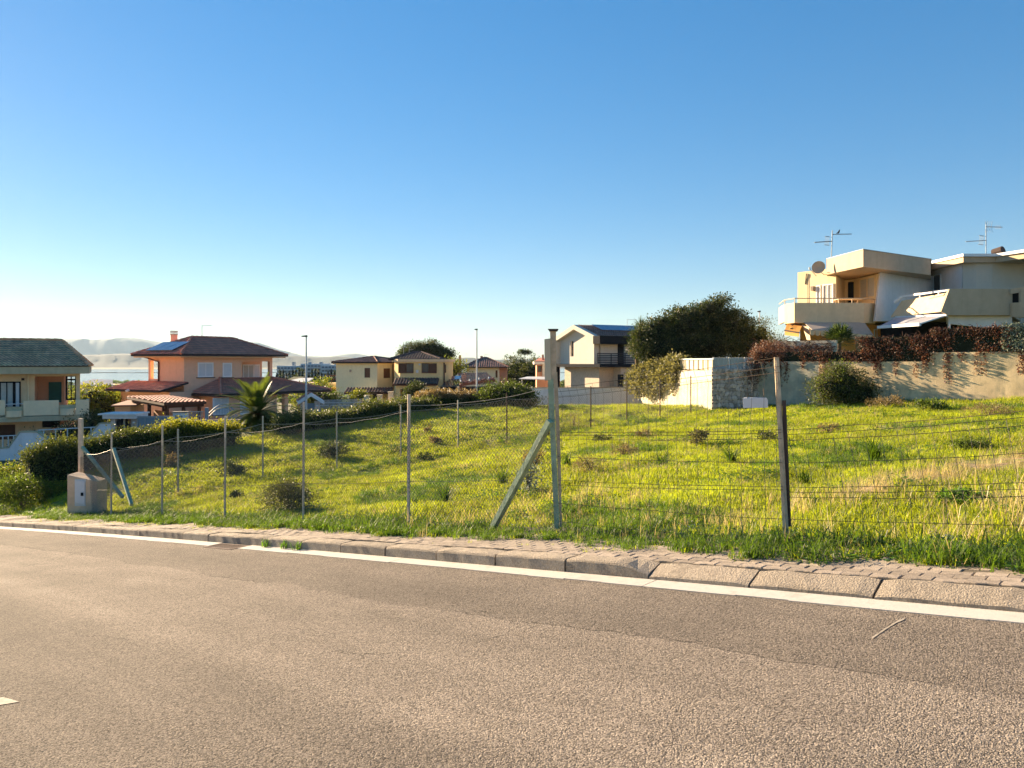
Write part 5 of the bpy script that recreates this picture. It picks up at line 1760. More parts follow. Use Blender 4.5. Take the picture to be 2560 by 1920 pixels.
    part('boom', 'blue_grey_metal', mo, lambda m: (m.tube([P(2036, 606, 50), P(2081, 603, 50)], 0.035, 5), [m.tube([P(x, y, 50.0), P(x + 12, y + 1.2, 50.2)], 0.025, 4) for x, y in ((2063, 591), (2061, 612))], [m.tube([P(2064 + i * 3, 591, 50), P(2062 + i * 3, 613, 50.1)], 0.01, 4) for i in range(4)]))
    b1 = P(2465, 645, 50.0)
    mast = MB(); mast.tube([b1, P(2465, 556, 50.0)], 0.03, 6); mo = mast.build('antenna_mast', 'blue_grey_metal', t)
    part('boom', 'blue_grey_metal', mo, lambda m: (m.tube([P(2414, 604, 50), P(2466, 601, 50)], 0.03, 5), [m.tube([P(x, y, 50.0), P(x + 12, y + 1.0, 50.2)], 0.025, 4) for x, y in ((2448, 589), (2446, 611))], [m.tube([P(2450 + i * 3, 590, 50), P(2448 + i * 3, 612, 50.1)], 0.01, 4) for i in range(4)]))
    part('boom', 'blue_grey_metal', mo, lambda m: (m.tube([P(2465, 567, 50), P(2506, 568, 50)], 0.03, 5), [m.tube([P(2466 + i * 4, 567, 50), P(2463 + i * 6, 552, 49.8 - 0.1 * i)], 0.012, 4) for i in range(4)], [m.tube([P(2466 + i * 4, 567, 50), P(2463 + i * 6, 581, 49.8 - 0.1 * i)], 0.012, 4) for i in range(4)], [m.tube([P(2490 + i * 5, 563, 50.2), P(2490 + i * 5, 573, 50.2)], 0.012, 4) for i in range(3)]))
    # ---- second dwelling
    zt2 = zz(634, 46.6)
    roofp = [(2318, 50.5), (2408, 46.6), (2490, 46.6), (2640, 43.0), (2640, 58), (2318, 58)]
    part('second_roof_cap', 'white_paint', t, lambda m: m.prism(pl(roofp), zt2 - 0.17, zt2))
    part('second_fascia', 'house_taupe', t, lambda m: m.prism(pl([(2321, 50.5), (2408.5, 46.75), (2490, 46.75), (2640, 43.2), (2640, 58), (2321, 58)]), zz(655, 46.6), zt2 - 0.173))
    part('second_wall', 'house_white', t, lambda m: m.prism(pl([(2330, 51.2), (2406, 47.4), (2407, 58), (2330, 58)]), 2.2, zz(655, 46.6) - 0.003))
    part('beige_wall', 'house_beige', t, lambda m: m.prism(pl([(2406.5, 47.4), (2440, 47.05), (2480, 47.0), (2530, 47.3), (2580, 47.6), (2650, 46), (2650, 58), (2408, 58)]), 2.2, zz(655, 46.6) - 0.003), label='rounded beige wall above the second balcony')
    gf = FR(2330, 51.2, math.atan2(47.4 - 51.2, (2406 - 1280) / F * 47.4 - (2330 - 1280) / F * 51.2)); Gf = Face(gf, 'B')
    window(t, Gf, 2334, 2353, 686, 745, fm='white_paint', pm='window_glass', panels=1, fw=0.07, name='balcony_door')
    zb1, zb0 = zz(722, 41.5), zz(787, 41.5)
    part('second_parapet', 'house_taupe', t, lambda m: m.slab([P(2374, 722, 41.5), P(2531, 722, 41.5), P(2531, 788, 41.5), P(2370, 788, 41.5), P(2353, 778, 41.45)], (0.0, 0.18, 0.0)), label='broad taupe balcony front')
    part('second_side_parapet', 'house_sand', t, lambda m: m.slab([P(2373.5, 731, 41.52), P(2353, 779, 41.47), P(2226, 793, 46), P(2254, 752, 45.8)], (0.12, 0.12, 0.0)), label='slanting side of the second balcony')  # same paint as the front; its sunlit tone is put into the sand colour
    part('second_balcony_floor', 'house_taupe', t, lambda m: m.prism(pl([(2372, 41.72), (2531, 41.72), (2560, 50), (2260, 50)]), zb0 - 0.05, zb0 + 0.15))
    part('second_rail', 'white_paint', t, lambda m: (m.bar(P(2374, 724, 41.6), P(2250, 742, 45.8), 0.08, 0.12), m.tube([P(2254, 742, 45.7), P(2236, 756, 46)], 0.1, 8), [m.tube([P(2374 - 124 * q, 724 + 18 * q, 41.6 + 4.2 * q), P(2374 - 122 * q, 733 + 21 * q, 41.6 + 4.2 * q)], 0.05, 6) for q in (0.02, 0.22, 0.6)]))
    part('soffit_wall', 'house_white', t, lambda m: m.slab([P(2371, 790, 42), P(2530, 790, 42), P(2532, 830, 42), P(2520, 826, 42), P(2371, 809, 42)], (0, 0.2, 0)))
    part('third_parapet', 'house_taupe', t, lambda m: (m.slab([P(2531, 757, 41.2), P(2650, 750, 39.5), P(2650, 800, 39.5), P(2531, 792, 41.2)], (0, 0.18, 0)), m.slab([P(2528, 722, 41.3), P(2650, 705, 39.5), P(2650, 715, 39.5), P(2528, 735, 41.3)], (0, 0.18, 0)), m.slab([P(2552, 725, 40.9), P(2562, 723, 40.8), P(2562, 760, 40.8), P(2552, 760, 40.9)], (0, 0.17, 0))))
    part('third_window', 'dark_room', t, lambda m: m.slab([P(2532, 733, 41.6), P(2650, 720, 40.4), P(2650, 760, 40.4), P(2532, 760, 41.6)], (0, 0.1, 0)))
    part('shaded_glazing', 'dark_room', t, lambda m: m.slab([P(2205, 800, 48.0), P(2620, 800, 48.0), P(2620, 880, 48.0), P(2205, 880, 48.0)], (0, 0.2, 0)))  # near-black colour puts in the shade below the balcony
    part('porch_post', 'white_paint', t, lambda m: m.bar(P(2372.5, 806, 41.9), P(2372.5, 890, 41.9), 0.11, 0.11, up=(0, 1, 0)))
    aw = part('grey_awning', 'awning_grey', t, lambda m: m.slab([P(2362, 789, 41.7), P(2240, 794, 45.2), P(2197, 816, 43.6), P(2298, 809, 40.2)], (0, 0, -0.05)), label='folding grey awning')
    part('awning_rail', 'white_paint', aw, lambda m: (m.bar(P(2195, 818, 43.6), P(2300, 811, 40.15), 0.12, 0.16), m.bar(P(2368, 788, 41.55), P(2240, 794, 45.25), 0.14, 0.14), m.bar(P(2300, 809, 40.2), P(2360, 790, 41.65), 0.07, 0.07)))
    part('roof_vent', 'rust_iron', t, lambda m: m.tube([P(2484, 634, 48), P(2508, 626, 47.5)], 0.28, 10))
    # ---- ground floor under the terrace
    part('lower_wall', 'ochre_plaster', t, lambda m: m.prism(pl([(2000, 49.5), (2205, 48.5), (2300, 52), (2300, 58), (2000, 58)]), -1.3, zfl - 0.125))
    L = Face(FR(2165, 48.6, 0.0), 'B')
    window(t, L, 2184, 2200, 822, 850, fm='white_paint', pm='window_glass', panels=2, fw=0.08)
    part('beige_awning', 'awning_beige', t, lambda m: m.slab([P(2008, 804, 46.2), P(2160, 804, 46.2), P(2184, 838, 44.8), P(2030, 824, 44.0)], (0, 0, -0.04)), label='lowered beige awning under the balcony')
    part('awning_valance', 'house_sand', t, lambda m: [m.slab([P(2025 + i * 13, 824 + i * 1.2, 43.98), P(2038 + i * 13, 825 + i * 1.2, 44.05), P(2037 + i * 13, 836 + i * 1.2, 44.05), P(2031.5 + i * 13, 839 + i * 1.2, 44.0), P(2026 + i * 13, 836 + i * 1.2, 43.98)], (0, 0.02, 0)) for i in range(12)])
    part('side_awning', 'awning_ochre', t, lambda m: m.slab([P(1968, 806, 47.2), P(2006, 812, 46.2), P(1997, 832, 45.0), P(1962, 826, 46.2)], (0, 0, -0.03)), label='orange side awning')
    part('awning_arm', 'rust_iron', t, lambda m: (m.tube([P(1966, 806, 47), P(2008, 813, 46.1)], 0.05, 6), m.tube([P(1962, 826, 46.2), P(1998, 832, 45.0)], 0.05, 6), m.tube([P(1976, 808, 46.8), P(1984, 818, 46.4), P(1976, 822, 46)], 0.03, 5)))
    part('drop_valance', 'awning_ochre', t, lambda m: m.slab([P(1962, 827, 46.2), P(1998, 833, 45.0), P(1997, 842, 45.0), P(1962, 838, 46.2)], (0.02, 0.02, 0)))
    part('brown_curtain', 'tan_board', t, lambda m: m.slab([P(2006, 812, 46.0), P(2022, 816, 45.4), P(2026, 850, 45.4), P(2018, 850, 46.0)], (0, 0.05, 0)))

def dish(m):
    c = Vector(P(2046, 668, 47.2)); ax = Vector((-0.55, -0.80, 0.22)).normalized()
    a = ax.orthogonal().normalized(); b = ax.cross(a)
    n, R = 20, 0.40
    vs = [c - ax * 0.10]; fs = []
    for r in range(1, 4):
        for i in range(n):
            q = 2 * math.pi * i / n
            rr = R * r / 3
            vs.append(c + (a * math.cos(q) + b * math.sin(q)) * rr - ax * 0.10 * (1 - (r / 3) ** 2))
    for i in range(n):
        fs.append((0, 1 + i, 1 + (i + 1) % n))
        for r in range(2):
            fs.append((1 + r * n + i, 1 + (r + 1) * n + i, 1 + (r + 1) * n + (i + 1) % n, 1 + r * n + (i + 1) % n))
    k = len(vs)
    vs2 = [v - ax * 0.02 for v in vs]
    m.add(vs + vs2, fs + [tuple(i + k for i in f[::-1]) for f in fs])
right_house()

def bird():
    c = Vector(P(2097, 582, 50.0))
    mb = MB()
    mb.tube([c + Vector((-0.16, 0, -0.04)), c + Vector((-0.06, 0, 0.0)), c + Vector((0.0, 0, 0.05)), c + Vector((0.03, 0, 0.13)), c + Vector((0.04, 0, 0.18)), c + Vector((0.10, 0, 0.18))], [0.015, 0.045, 0.062, 0.04, 0.038, 0.005], 8)
    mb.tube([c + Vector((0.0, 0.015, 0.0)), c + Vector((0.0, 0.015, -0.07))], 0.008, 4)
    mb.tube([c + Vector((0.0, -0.015, 0.0)), c + Vector((0.0, -0.015, -0.07))], 0.008, 4)
    tag(mb.build('bird', 'bird_feather', smooth=True), 'small dark bird perched on the roof antenna', 'bird')
bird()

# ------------------------------------------------------------------ walls on the right of the lot
WFR = FR(1895, 42.0, rad(-51))
def right_walls():
    W = Face(WFR, 'B')
    t = thing('garden_wall', 'stained old concrete garden wall below the vine-covered screen', 'wall', WFR.w(5, 0, -2.2))
    x0, xm, x1, x2 = WFR.X(1884), WFR.X(2048), WFR.X(2325), WFR.X(2750)
    zt = WFR.Z(904, WFR.X(2150), 0); zt2 = WFR.Z(880, WFR.X(2450), 0)
    part('wall_panel', 'old_wall_grey', t, lambda m: m.box(x0, xm, 0, 0.25, -3.0, zt, WFR), label='grey-green weathered left panel')
    part('wall_panel', 'old_wall', t, lambda m: m.box(xm, x1, 0, 0.25, -3.0, zt, WFR))
    part('wall_panel', 'old_wall', t, lambda m: m.box(x1, x2, 0, 0.25, -3.0, zt2, WFR))
    # screen with creeper on top of the wall
    v = thing('creeper_screen', 'reddish-brown creeper over a dark mesh screen on top of the old wall', 'creeper', WFR.w(5, 0.1, zt))
    secs = ((1884, 2135, 880, zt), (2135, 2325, 842, zt), (2325, 2750, 819, zt2))
    for a, b, ytop, zb in secs:
        xa, xb = WFR.X(a), WFR.X(b)
        zt_ = WFR.Z(ytop, (xa + min(xb, WFR.X(2560))) / 2, 0)
        part('screen_panel', 'core', v, lambda m: m.box(xa + 0.02, xb - 0.02, 0.10, 0.14, zb + 0.002, zt_, WFR))
        n = 40
        part('screen_post', 'dark_metal', v, lambda m: [m.box(x, x + 0.06, 0.15, 0.21, zb, zt_ + 0.1, WFR) for x in np.arange(xa + 0.3, xb, 2.2)])
        area = (xb - xa) * (zt_ - zb)
        def sheet(N_, zlo, zhi, o_lo, o_hi, m, size, name, mask=None, aspect=0.6):
            x = RNG.uniform(xa, xb, N_); z = zlo + (zhi - zlo) * RNG.uniform(0, 1, N_)
            y = -RNG.uniform(o_lo, o_hi, N_) + 0.1
            keep = (np.sin(x * 2.3) + np.sin(x * 5.1 + z * 3) + np.sin(z * 4 - x) + RNG.normal(size=N_) * 0.8) > (-0.3 if mask is None else mask)
            x, y, z = x[keep], y[keep], z[keep]
            pts = np.array([WFR.w(p, q, r) for p, q, r in zip(x, y, z)])
            V, Q = leaf_geo(pts, size, aspect, -0.6)
            arr_mesh(name, V, Q, m, v)
        sheet(int(area * 620), zb - 0.05, zt_ + 0.06, 0.0, 0.2, 'vine_red', 0.075, 'red_leaves', 0.3)
        sheet(int(area * 700), zb - 0.05, zt_ + 0.06, 0.0, 0.2, 'vine_brown', 0.07, 'brown_leaves', -0.2)
        sheet(int(area * 420), zb, zt_, 0.0, 0.05, 'screen_leaf', 0.07, 'screen_leaves', -1.0)
        # dangling runners over the wall below
        for k in range(int((xb - xa) * 2.6)):
            x = random.uniform(xa, xb)
            L = random.choice([0.3, 0.5, 0.8, 1.3]) * random.uniform(0.6, 1.2)
            pts = []
            for i in range(int(L * 95)):
                z = zb - L * random.random() ** 1.3
                pts.append(WFR.w(x + random.gauss(0, 0.05 + 0.04 * L), -0.02 - random.random() * 0.05, z))
            if len(pts) > 3:
                V, Q = leaf_geo(np.array(pts), 0.085, 0.55, -1.0)
                arr_mesh('runner', V, Q, random.choice(['vine_red', 'vine_brown']), v)
        # twiggy fringe along the top
        tw = MB()
        for k in range(int((xb - xa) * 26)):
            x = random.uniform(xa, xb); z = zt_ + random.uniform(-0.25, 0.08)
            p = Vector(WFR.w(x, 0.02, z)); q = p + Vector((random.uniform(-0.3, 0.3), random.uniform(-0.15, 0.05), random.uniform(-0.25, 0.22)))
            tw.tube([p, p.lerp(q, 0.5) + Vector((0, 0, 0.06)), q], [0.012, 0.01, 0.004], 4)
        tw.build('twigs', 'vine_brown', v)
    # artificial leaf screen at the far right
    N_ = 5200
    x = RNG.uniform(WFR.X(2505), WFR.X(2740), N_); z = RNG.uniform(zt2 + 0.02, zt2 + 1.2, N_)
    pts = np.array([WFR.w(p, 0.04 - RNG.uniform(0, 0.1), r) for p, r in zip(x, z)])
    V, Q = leaf_geo(pts, 0.09, 0.6, -0.3); arr_mesh('pale_screen_leaves', V, Q, 'screen_pale', v)

    # sunlit creeper bank left of the screen
    b = thing('creeper_bank', 'sunlit tangle of brown creeper stems beside the fan palm', 'creeper', P(1990, 885, 43))
    bf = FR(1900, 44.8, rad(-46)); Bk = Face(bf, 'B')
    part('backing_wall', 'lit_wall', b, lambda m: Bk.pbox(m, 1935, 2090, 852, 900, -0.2, 0.0))
    tw = MB()
    for k in range(260):
        x = random.uniform(bf.X(1890), bf.X(2090)); 
        tt = random.random()
        z = bf.Z(random.uniform(850, 893), x, 0)
        p = Vector(bf.w(x, -0.08, z)); q = p + Vector((random.uniform(-0.7, 0.7), random.uniform(-0.25, 0.05), random.uniform(-0.5, 0.25)))
        tw.tube([p, p.lerp(q, 0.5) + Vector((0, -0.05, 0.08)), q], [0.016, 0.013, 0.005], 4)
    tw.build('stems', 'vine_brown', b)
    pts = np.array([bf.w(random.uniform(bf.X(1885), bf.X(2085)), -random.uniform(0, 0.4), bf.Z(random.uniform(864, 900), 3, 0)) for _ in range(2600)])
    V, Q = leaf_geo(pts, 0.10, 0.5, -0.3); arr_mesh('dry_leaves', V, Q, 'vine_brown', b)
    lobes = [(P(1905, 885, 42.2), (0.75, 0.5, 0.75)), (P(1885, 925, 41.7), (0.45, 0.35, 0.8)), (P(1940, 868, 42.6), (0.7, 0.4, 0.45))]
    pts, out = lobed_points(lobes, 4200, 0.16, 30, 0.3)
    V, Q = leaf_geo(pts, 0.10, 0.35, -0.5); arr_mesh('hanging_stems', V, Q, 'vine_brown', b)

    # stone wall: every stone a piece
    s = thing('stone_wall', 'rubble stone wall with dark joints between the lit wall and the old wall', 'wall', P(1840, 1015, 42))
    sf = FR(1780, 42.0, 0.0); Sf = Face(sf, 'B')
    xa, xb = sf.X(1780), sf.X(1900); za, zb = -2.7, sf.Z(921, 0, 0)
    part('mortar_bed', 'mortar', s, lambda m: m.box(xa, xb, 0.02, 0.35, za, zb, sf))
    rows = 11; cols = 12
    gx = np.zeros((rows + 1, cols + 1)); gz = np.zeros((rows + 1, cols + 1))
    for r in range(rows + 1):
        for c in range(cols + 1):
            jx = 0 if c in (0, cols) else random.uniform(-0.07, 0.07)
            jz = 0 if r in (0, rows) else random.uniform(-0.06, 0.06)
            gx[r, c] = xa + (xb - xa) * (c + (0.45 if r % 2 and 0 < c < cols else 0)) / cols + jx
            gz[r, c] = za + (zb - za) * r / rows + jz
    for r in range(rows):
        for c in range(cols):
            p = [(gx[r, c], gz[r, c]), (gx[r, c + 1], gz[r, c + 1]), (gx[r + 1, c + 1], gz[r + 1, c + 1]), (gx[r + 1, c], gz[r + 1, c])]
            cx = sum(q[0] for q in p) / 4; cz = sum(q[1] for q in p) / 4
            oct_ = []
            for i in range(4):
                a_, b_ = p[i], p[(i + 1) % 4]
                oct_ += [(a_[0] * 0.8 + b_[0] * 0.2, a_[1] * 0.8 + b_[1] * 0.2), (a_[0] * 0.25 + b_[0] * 0.75, a_[1] * 0.25 + b_[1] * 0.75)]
            o1 = [(cx + (q[0] - cx) * 0.97, cz + (q[1] - cz) * 0.97) for q in oct_]
            o2 = [(cx + (q[0] - cx) * 0.74, cz + (q[1] - cz) * 0.74) for q in oct_]
            pr = random.uniform(0.015, 0.055)
            vs = [sf.w(x, 0.05, z) for x, z in o1] + [sf.w(x, -pr * 0.3, z) for x, z in o1] + [sf.w(x, -pr - random.uniform(-0.015, 0.015), z) for x, z in o2]
            k = 8
            m = MB(); m.add(vs, [(i, (i + 1) % k, k + (i + 1) % k, k + i) for i in range(k)] + [(k + i, k + (i + 1) % k, 2 * k + (i + 1) % k, 2 * k + i) for i in range(k)] + [tuple(range(2 * k, 3 * k))])
            m.build('stone', 'stone', s)
    # sunlit rendered wall running away to the left
    l = thing('rendered_wall', 'sunlit cream rendered wall half covered by ivy', 'wall', P(1690, 1010, 50))
    A0 = P(1780, 1000, 42.0); A1 = P(1600, 1000, 58.5)
    def wl_(m):
        zt0, zt1 = (HOR - 926) / F * 42.0, (HOR - 921) / F * 58.5
        m.slab([(A0[0] - 0.01, A0[1] + 0.02, -3.2), (A1[0], A1[1], -3.6), (A1[0], A1[1], zt1 - 0.15), (A0[0] - 0.01, A0[1] + 0.02, zt0)], (0.3, 0.0, 0.0))
    part('wall', 'lit_wall', l, wl_)
    # white frame panels above it
    def lat(q): return (A0[0] + (A1[0] - A0[0]) * q + 0.1, A0[1] + (A1[1] - A0[1]) * q)
    z0 = (HOR - 926) / F * 42.0; z1 = z0 + 0.62
    for i in range(8):
        a, b = lat(i * 0.052 + 0.01), lat(i * 0.052 + 0.055)
        part('frame_panel', 'lit_wall', l, lambda m: m.slab([(a[0], a[1], z0 + 0.02), (b[0], b[1], z0 + 0.02), (b[0], b[1], z1 - 0.06), (a[0], a[1], z1 - 0.06)], (0.03, 0, 0)))
        part('frame_post', 'tan_board', l, lambda m: m.box(a[0] - 0.05, a[0] + 0.04, a[1] - 0.09, a[1] + 0.0, z0, z1))
    a, b = lat(0.0), lat(0.52)
    part('top_rail', 'pale_metal', l, lambda m: m.bar((a[0], a[1], z1), (b[0], b[1], z1 + 0.02), 0.07, 0.07))
    # corrugated metal fence
    c = thing('corrugated_fence', 'pale corrugated metal sheets standing on the stone wall', 'fence', P(1840, 921, 42.2))
    cf = FR(1783, 42.25, 0.0)
    xa, xb = 0.0, cf.X(1902); z0, z1 = cf.Z(921, 0, 0) - 0.05, cf.Z(894, 0, 0)
    for (p0, p1) in ((0.0, 0.33), (0.335, 0.66), (0.665, 1.0)):
        def cor(m):
            n = 40
            us = np.linspace(xa + (xb - xa) * p0, xa + (xb - xa) * p1, n)
            f_ = [cf.w(u, 0.02 * (1 if (i // 2) % 2 else -1), z) for z in (z0, z1) for i, u in enumerate(us)]
            bk = [(p[0], p[1] + 0.006, p[2]) for p in f_]
            m.add(f_, [(i, i + 1, n + i + 1, n + i) for i in range(n - 1)])
            m.add(bk, [(n + i, n + i + 1, i + 1, i) for i in range(n - 1)])
        part('sheet', 'sheet_metal', c, cor)
    for q in (0.0, 0.33, 0.66, 0.99):
        x = xa + (xb - xa) * q
        part('post', 'pale_metal', c, lambda m: m.box(x - 0.03, x + 0.03, -0.09, -0.03, z0 - 0.2, z1 + 0.02, cf))
right_walls()

# ------------------------------------------------------------------ street lamps
def lamp(px, ytop, d, zb, label, arm):
    p = P(px, ytop, d)
    t = thing('street_lamp', label, 'street lamp', (p[0], p[1], zb), 'street lamps behind the lot')
    part('pole', 'pale_metal', t, lambda m: m.tube([(p[0], p[1], zb), (p[0], p[1], zb + 1.2), (p[0], p[1], p[2])], [0.11, 0.09, 0.055], 10))
    part('lamp_head', 'dark_metal', t, lambda m: m.hexa([(p[0] - arm, p[1] - 0.12, p[2] - 0.03), (p[0] + 0.08, p[1] - 0.1, p[2] - 0.05), (p[0] + 0.08, p[1] + 0.1, p[2] - 0.05), (p[0] - arm, p[1] + 0.12, p[2] - 0.03), (p[0] - arm, p[1] - 0.1, p[2] + 0.05), (p[0] + 0.08, p[1] - 0.08, p[2] + 0.1), (p[0] + 0.08, p[1] + 0.08, p[2] + 0.1), (p[0] - arm, p[1] + 0.1, p[2] + 0.05)]))
    part('base_plate', 'grey_metal', t, lambda m: m.tube([(p[0], p[1], zb), (p[0], p[1], zb + 0.12)], 0.2, 10))
lamp(765.5, 841, 62.0, -5.0, 'white street lamp beside the gabled entrance canopy', 0.36)
lamp(1192, 824, 76.0, -4.6, 'tall white street lamp in front of the brown-roofed house', 0.22)
lamp(1899, 779, 75.0, -1.0, 'slim street lamp just right of the big dark tree', 0.2)

# ================================================================== FENCES
def post_xy(px, t):
    x, y = px_on_t(px, t)
    s, tt = xy2st(x, y)
    return (x, y, float(z_lot(s, tt)))

def netting(mb, a, b, h0, h1, pitch, r=0.0016, za=None, zb=None, wav=0.0):
    """chain-link wires on the panel from a to b (ground points), between heights h0 and h1"""
    a = np.array(a); b = np.array(b)
    L = math.hypot(b[0] - a[0], b[1] - a[1]); H = h1 - h0
    d = (b - a) / L
    nrm = np.array([-(b[1] - a[1]) / L, (b[0] - a[0]) / L, 0])
    ks = 1.05
    def pt(u, v, o=0.0):
        return a + d * u + np.array([0, 0, h0 + v]) + nrm * (o + wav * math.sin(u * 2.1 + v))
    V = []; Q = []
    for sgn in (1, -1):
        u0 = -H / ks if sgn == 1 else 0.0
        u = u0
        while u < (L if sgn == 1 else L + H / ks):
            # line: (u + sgn*v/ks)
            v0, v1 = 0.0, H
            if sgn == 1:
                if u < 0: v0 = -u * ks
                if u + H / ks > L: v1 = (L - u) * ks
            else:
                if u > L: v0 = (u - L) * ks
                if u - H / ks < 0: v1 = u * ks
            if v1 - v0 > 0.02:
                p0 = pt(u + sgn * v0 / ks, v0, sgn * r); p1 = pt(u + sgn * v1 / ks, v1, sgn * r)
                t_ = (p1 - p0); t_ = t_ / np.linalg.norm(t_)
                e1 = nrm * r; e2 = np.cross(t_, nrm) * r
                k = len(V)
                for p in (p0, p1):
                    V += [p + e1, p - e1 * 0.5 + e2 * 0.87, p - e1 * 0.5 - e2 * 0.87]
                Q += [(k, k + 1, k + 4, k + 3), (k + 1, k + 2, k + 5, k + 4), (k + 2, k, k + 3, k + 5)]
            u += pitch
    mb.add(V, Q)

def sag(mb, p, q, drop, r, n=8, jit=0.0):
    p = Vector(p); q = Vector(q)
    pts = []
    for i in range(n + 1):
        f = i / n
        v = p.lerp(q, f)
        v.z -= drop * 4 * f * (1 - f) + random.uniform(-jit, jit) * (0 < i < n)
        pts.append(v)
    mb.tube(pts, r, 5)

def front_fence():
    T = 7.45
    t = thing('chain_link_fence', 'sagging chain-link fence on thin posts along the pavement left of the tall green post', 'fence', post_xy(760, T))
    cols = [(1021, 986, 0), (758, 1006, 0), (562, 1040, 0), (405, 1063, 0), (278, 1082, 0)]
    pts = []
    for px, ytop, _ in cols:
        p = post_xy(px, T)
        ztop = (HOR - ytop) / F * p[1]
        pts.append((p, ztop))
        part('post', 'concrete_post', t, lambda m: m.tube([(p[0], p[1], p[2] - 0.1), (p[0] + 0.01, p[1], ztop)], 0.023 if px != 1021 else 0.027, 6))
    main = post_xy(1386, T)
    chain = [(main, main[2] + 1.95)] + pts
    c = P(202, 1180, 22.6); s, tt = xy2st(c[0], c[1]); cz = float(z_lot(s, tt))
    corner = ((c[0], c[1], cz), (HOR - 1046) / F * 22.6)
    part('corner_post', 'concrete_post', t, lambda m: m.box(c[0] - 0.052, c[0] + 0.052, c[1] - 0.052, c[1] + 0.052, cz - 0.1, corner[1]), label='thicker square corner post behind the meter box')
    for (x0, y0, d0, x1, y1, d1, nm) in ((206, 1118, 22.5, 307, 1243, 21.0, 'brace'), (284, 1122, 19.9, 329, 1262, 18.6, 'brace')):
        part(nm, 'green_wood', t, lambda m: m.bar(P(x0, y0, d0), P(x1, y1, d1), 0.075, 0.075))
    chain2 = chain + [corner]
    for i, ((a, za), (b, zb)) in enumerate(zip(chain2[:-1], chain2[1:])):
        h = [0.0, 1.72, 1.74, 1.74, 1.75, 1.7][min(i, 5)] or 1.8
        part('wire_netting', 'wire', t, lambda m: netting(m, a, b, 0.03, h, 0.062, 0.0022, wav=0.03))
        w = MB()
        sag(w, (a[0], a[1], a[2] + h + 0.10), (b[0], b[1], b[2] + h + 0.10), 0.07, 0.0030, 8, 0.012)
        w.build('top_wire', 'pale_wire', t)
        w = MB()
        sag(w, (a[0], a[1], a[2] + 0.75), (b[0], b[1], b[2] + 0.75), 0.02, 0.003)
        sag(w, (a[0], a[1], a[2] + 0.06), (b[0], b[1], b[2] + 0.06), 0.02, 0.003)
        w.build('tension_wire', 'wire', t)

    # side fence across the lot
    sd = thing('chain_link_fence', 'chain-link fence crossing the grass lot from the meter box to the stone wall', 'fence', P(900, 1150, 28))
    prev = None
    lst = [(445, 1073), (657, 1040), (842, 1000), (1002, 1012), (1145, 1000), (1267, 976), (1372, 968), (1477, 956), (1567, 932), (1650, 930), (1727, 932), (1793, 925), (1855, 905)]
    pr = corner
    for px, ytop in lst:
        d = 69500.0 / (3400.0 - px)
        x, y, _ = P(px, 1000, d)
        s, tt = xy2st(x, y); z = float(z_lot(s, tt))
        zt = z + min(2.0, max(1.7, (HOR - ytop) / F * d - z))
        p = ((x, y, z), zt)
        part('post', 'galvanised' if px < 1200 else 'rust_iron', sd, lambda m: m.tube([(x, y, z - 0.1), (x, y, zt)], 0.030, 6))
        part('wire_netting', 'wire', sd, lambda m: netting(m, pr[0], p[0], 0.05, 1.7, 0.13, 0.0034))
        w = MB(); sag(w, (pr[0][0], pr[0][1], pr[0][2] + 1.75), (x, y, z + 1.75), 0.08, 0.006); w.build('top_wire', 'pale_wire', sd)
        pr = p
    q = P(1878, 905, 44); s, tt = xy2st(q[0], q[1]); z = float(z_lot(s, tt))
    part('end_post', 'rust_iron', sd, lambda m: m.tube([(q[0], q[1], z - 0.1), (q[0] + 0.1, q[1], z + 2.3)], 0.04, 6))
    part('end_brace', 'rust_iron', sd, lambda m: m.tube([P(1838, 1003, 43.5), P(1876, 932, 44)], 0.04, 6))

    # netting fence on the right of the green post
    w = thing('wire_fence', 'rusty stock-wire fence between the tall green post and the leaning post on the right', 'fence', post_xy(1700, T))
    m0 = main
    # tall post: green board, weathered batten, grey upper part with cap
    d0 = m0[1]
    part('green_board', 'green_wood', w, lambda m: m.slab([P(1369, 948, d0 - 0.02), P(1383, 948, d0 - 0.02), P(1399, 1322, d0 - 0.02), P(1386, 1322, d0 - 0.02)], (0.003, 0.04, 0)), label='green-painted board of the tall post')
    part('weathered_batten', 'grey_wood', w, lambda m: m.slab([P(1383.5, 930, d0 + 0.01), P(1393, 930, d0 + 0.01), P(1401, 1110, d0 + 0.01), P(1405, 1318, d0 + 0.01), P(1399.5, 1318, d0 + 0.01)], (0.003, 0.05, 0)))
    part('upper_post', 'grey_wood', w, lambda m: m.slab([P(1375, 824, d0), P(1390, 824, d0), P(1391, 935, d0), P(1384.2, 960, d0), P(1378, 960, d0)], (0.003, 0.05, 0)))
    part('post_cap', 'rust_iron', w, lambda m: m.slab([P(1369, 822, d0 - 0.03), P(1396, 822, d0 - 0.03), P(1393, 828, d0 - 0.03), P(1373, 828, d0 - 0.03)], (0.01, 0.13, 0)))
    part('tan_panel', 'tan_board', w, lambda m: m.slab([P(1361, 848, d0 - 0.06), P(1374, 846, d0 - 0.03), P(1377, 950, d0 - 0.03), P(1362, 951, d0 - 0.06)], (0.015, 0.05, 0)), label='narrow tan panel fixed to the tall post')
    b0 = post_xy(1222, T)
    part('leaning_prop', 'green_wood', w, lambda m: m.bar(P(1376, 1052, d0 - 0.05), (b0[0], b0[1], b0[2] - 0.02), 0.085, 0.07), label='leaning green-grey prop')
    # leaning post on the right
    r0 = post_xy(1968, T)
    dr = r0[1]
    rt = P(1941, 893, dr + 0.12)
    part('leaning_post', 'grey_wood', w, lambda m: m.tube([(r0[0], r0[1], r0[2] - 0.12), tuple(np.array((r0[0], r0[1], r0[2])) * 0.5 + np.array(rt) * 0.5), rt], [0.029, 0.029, 0.025], 7))
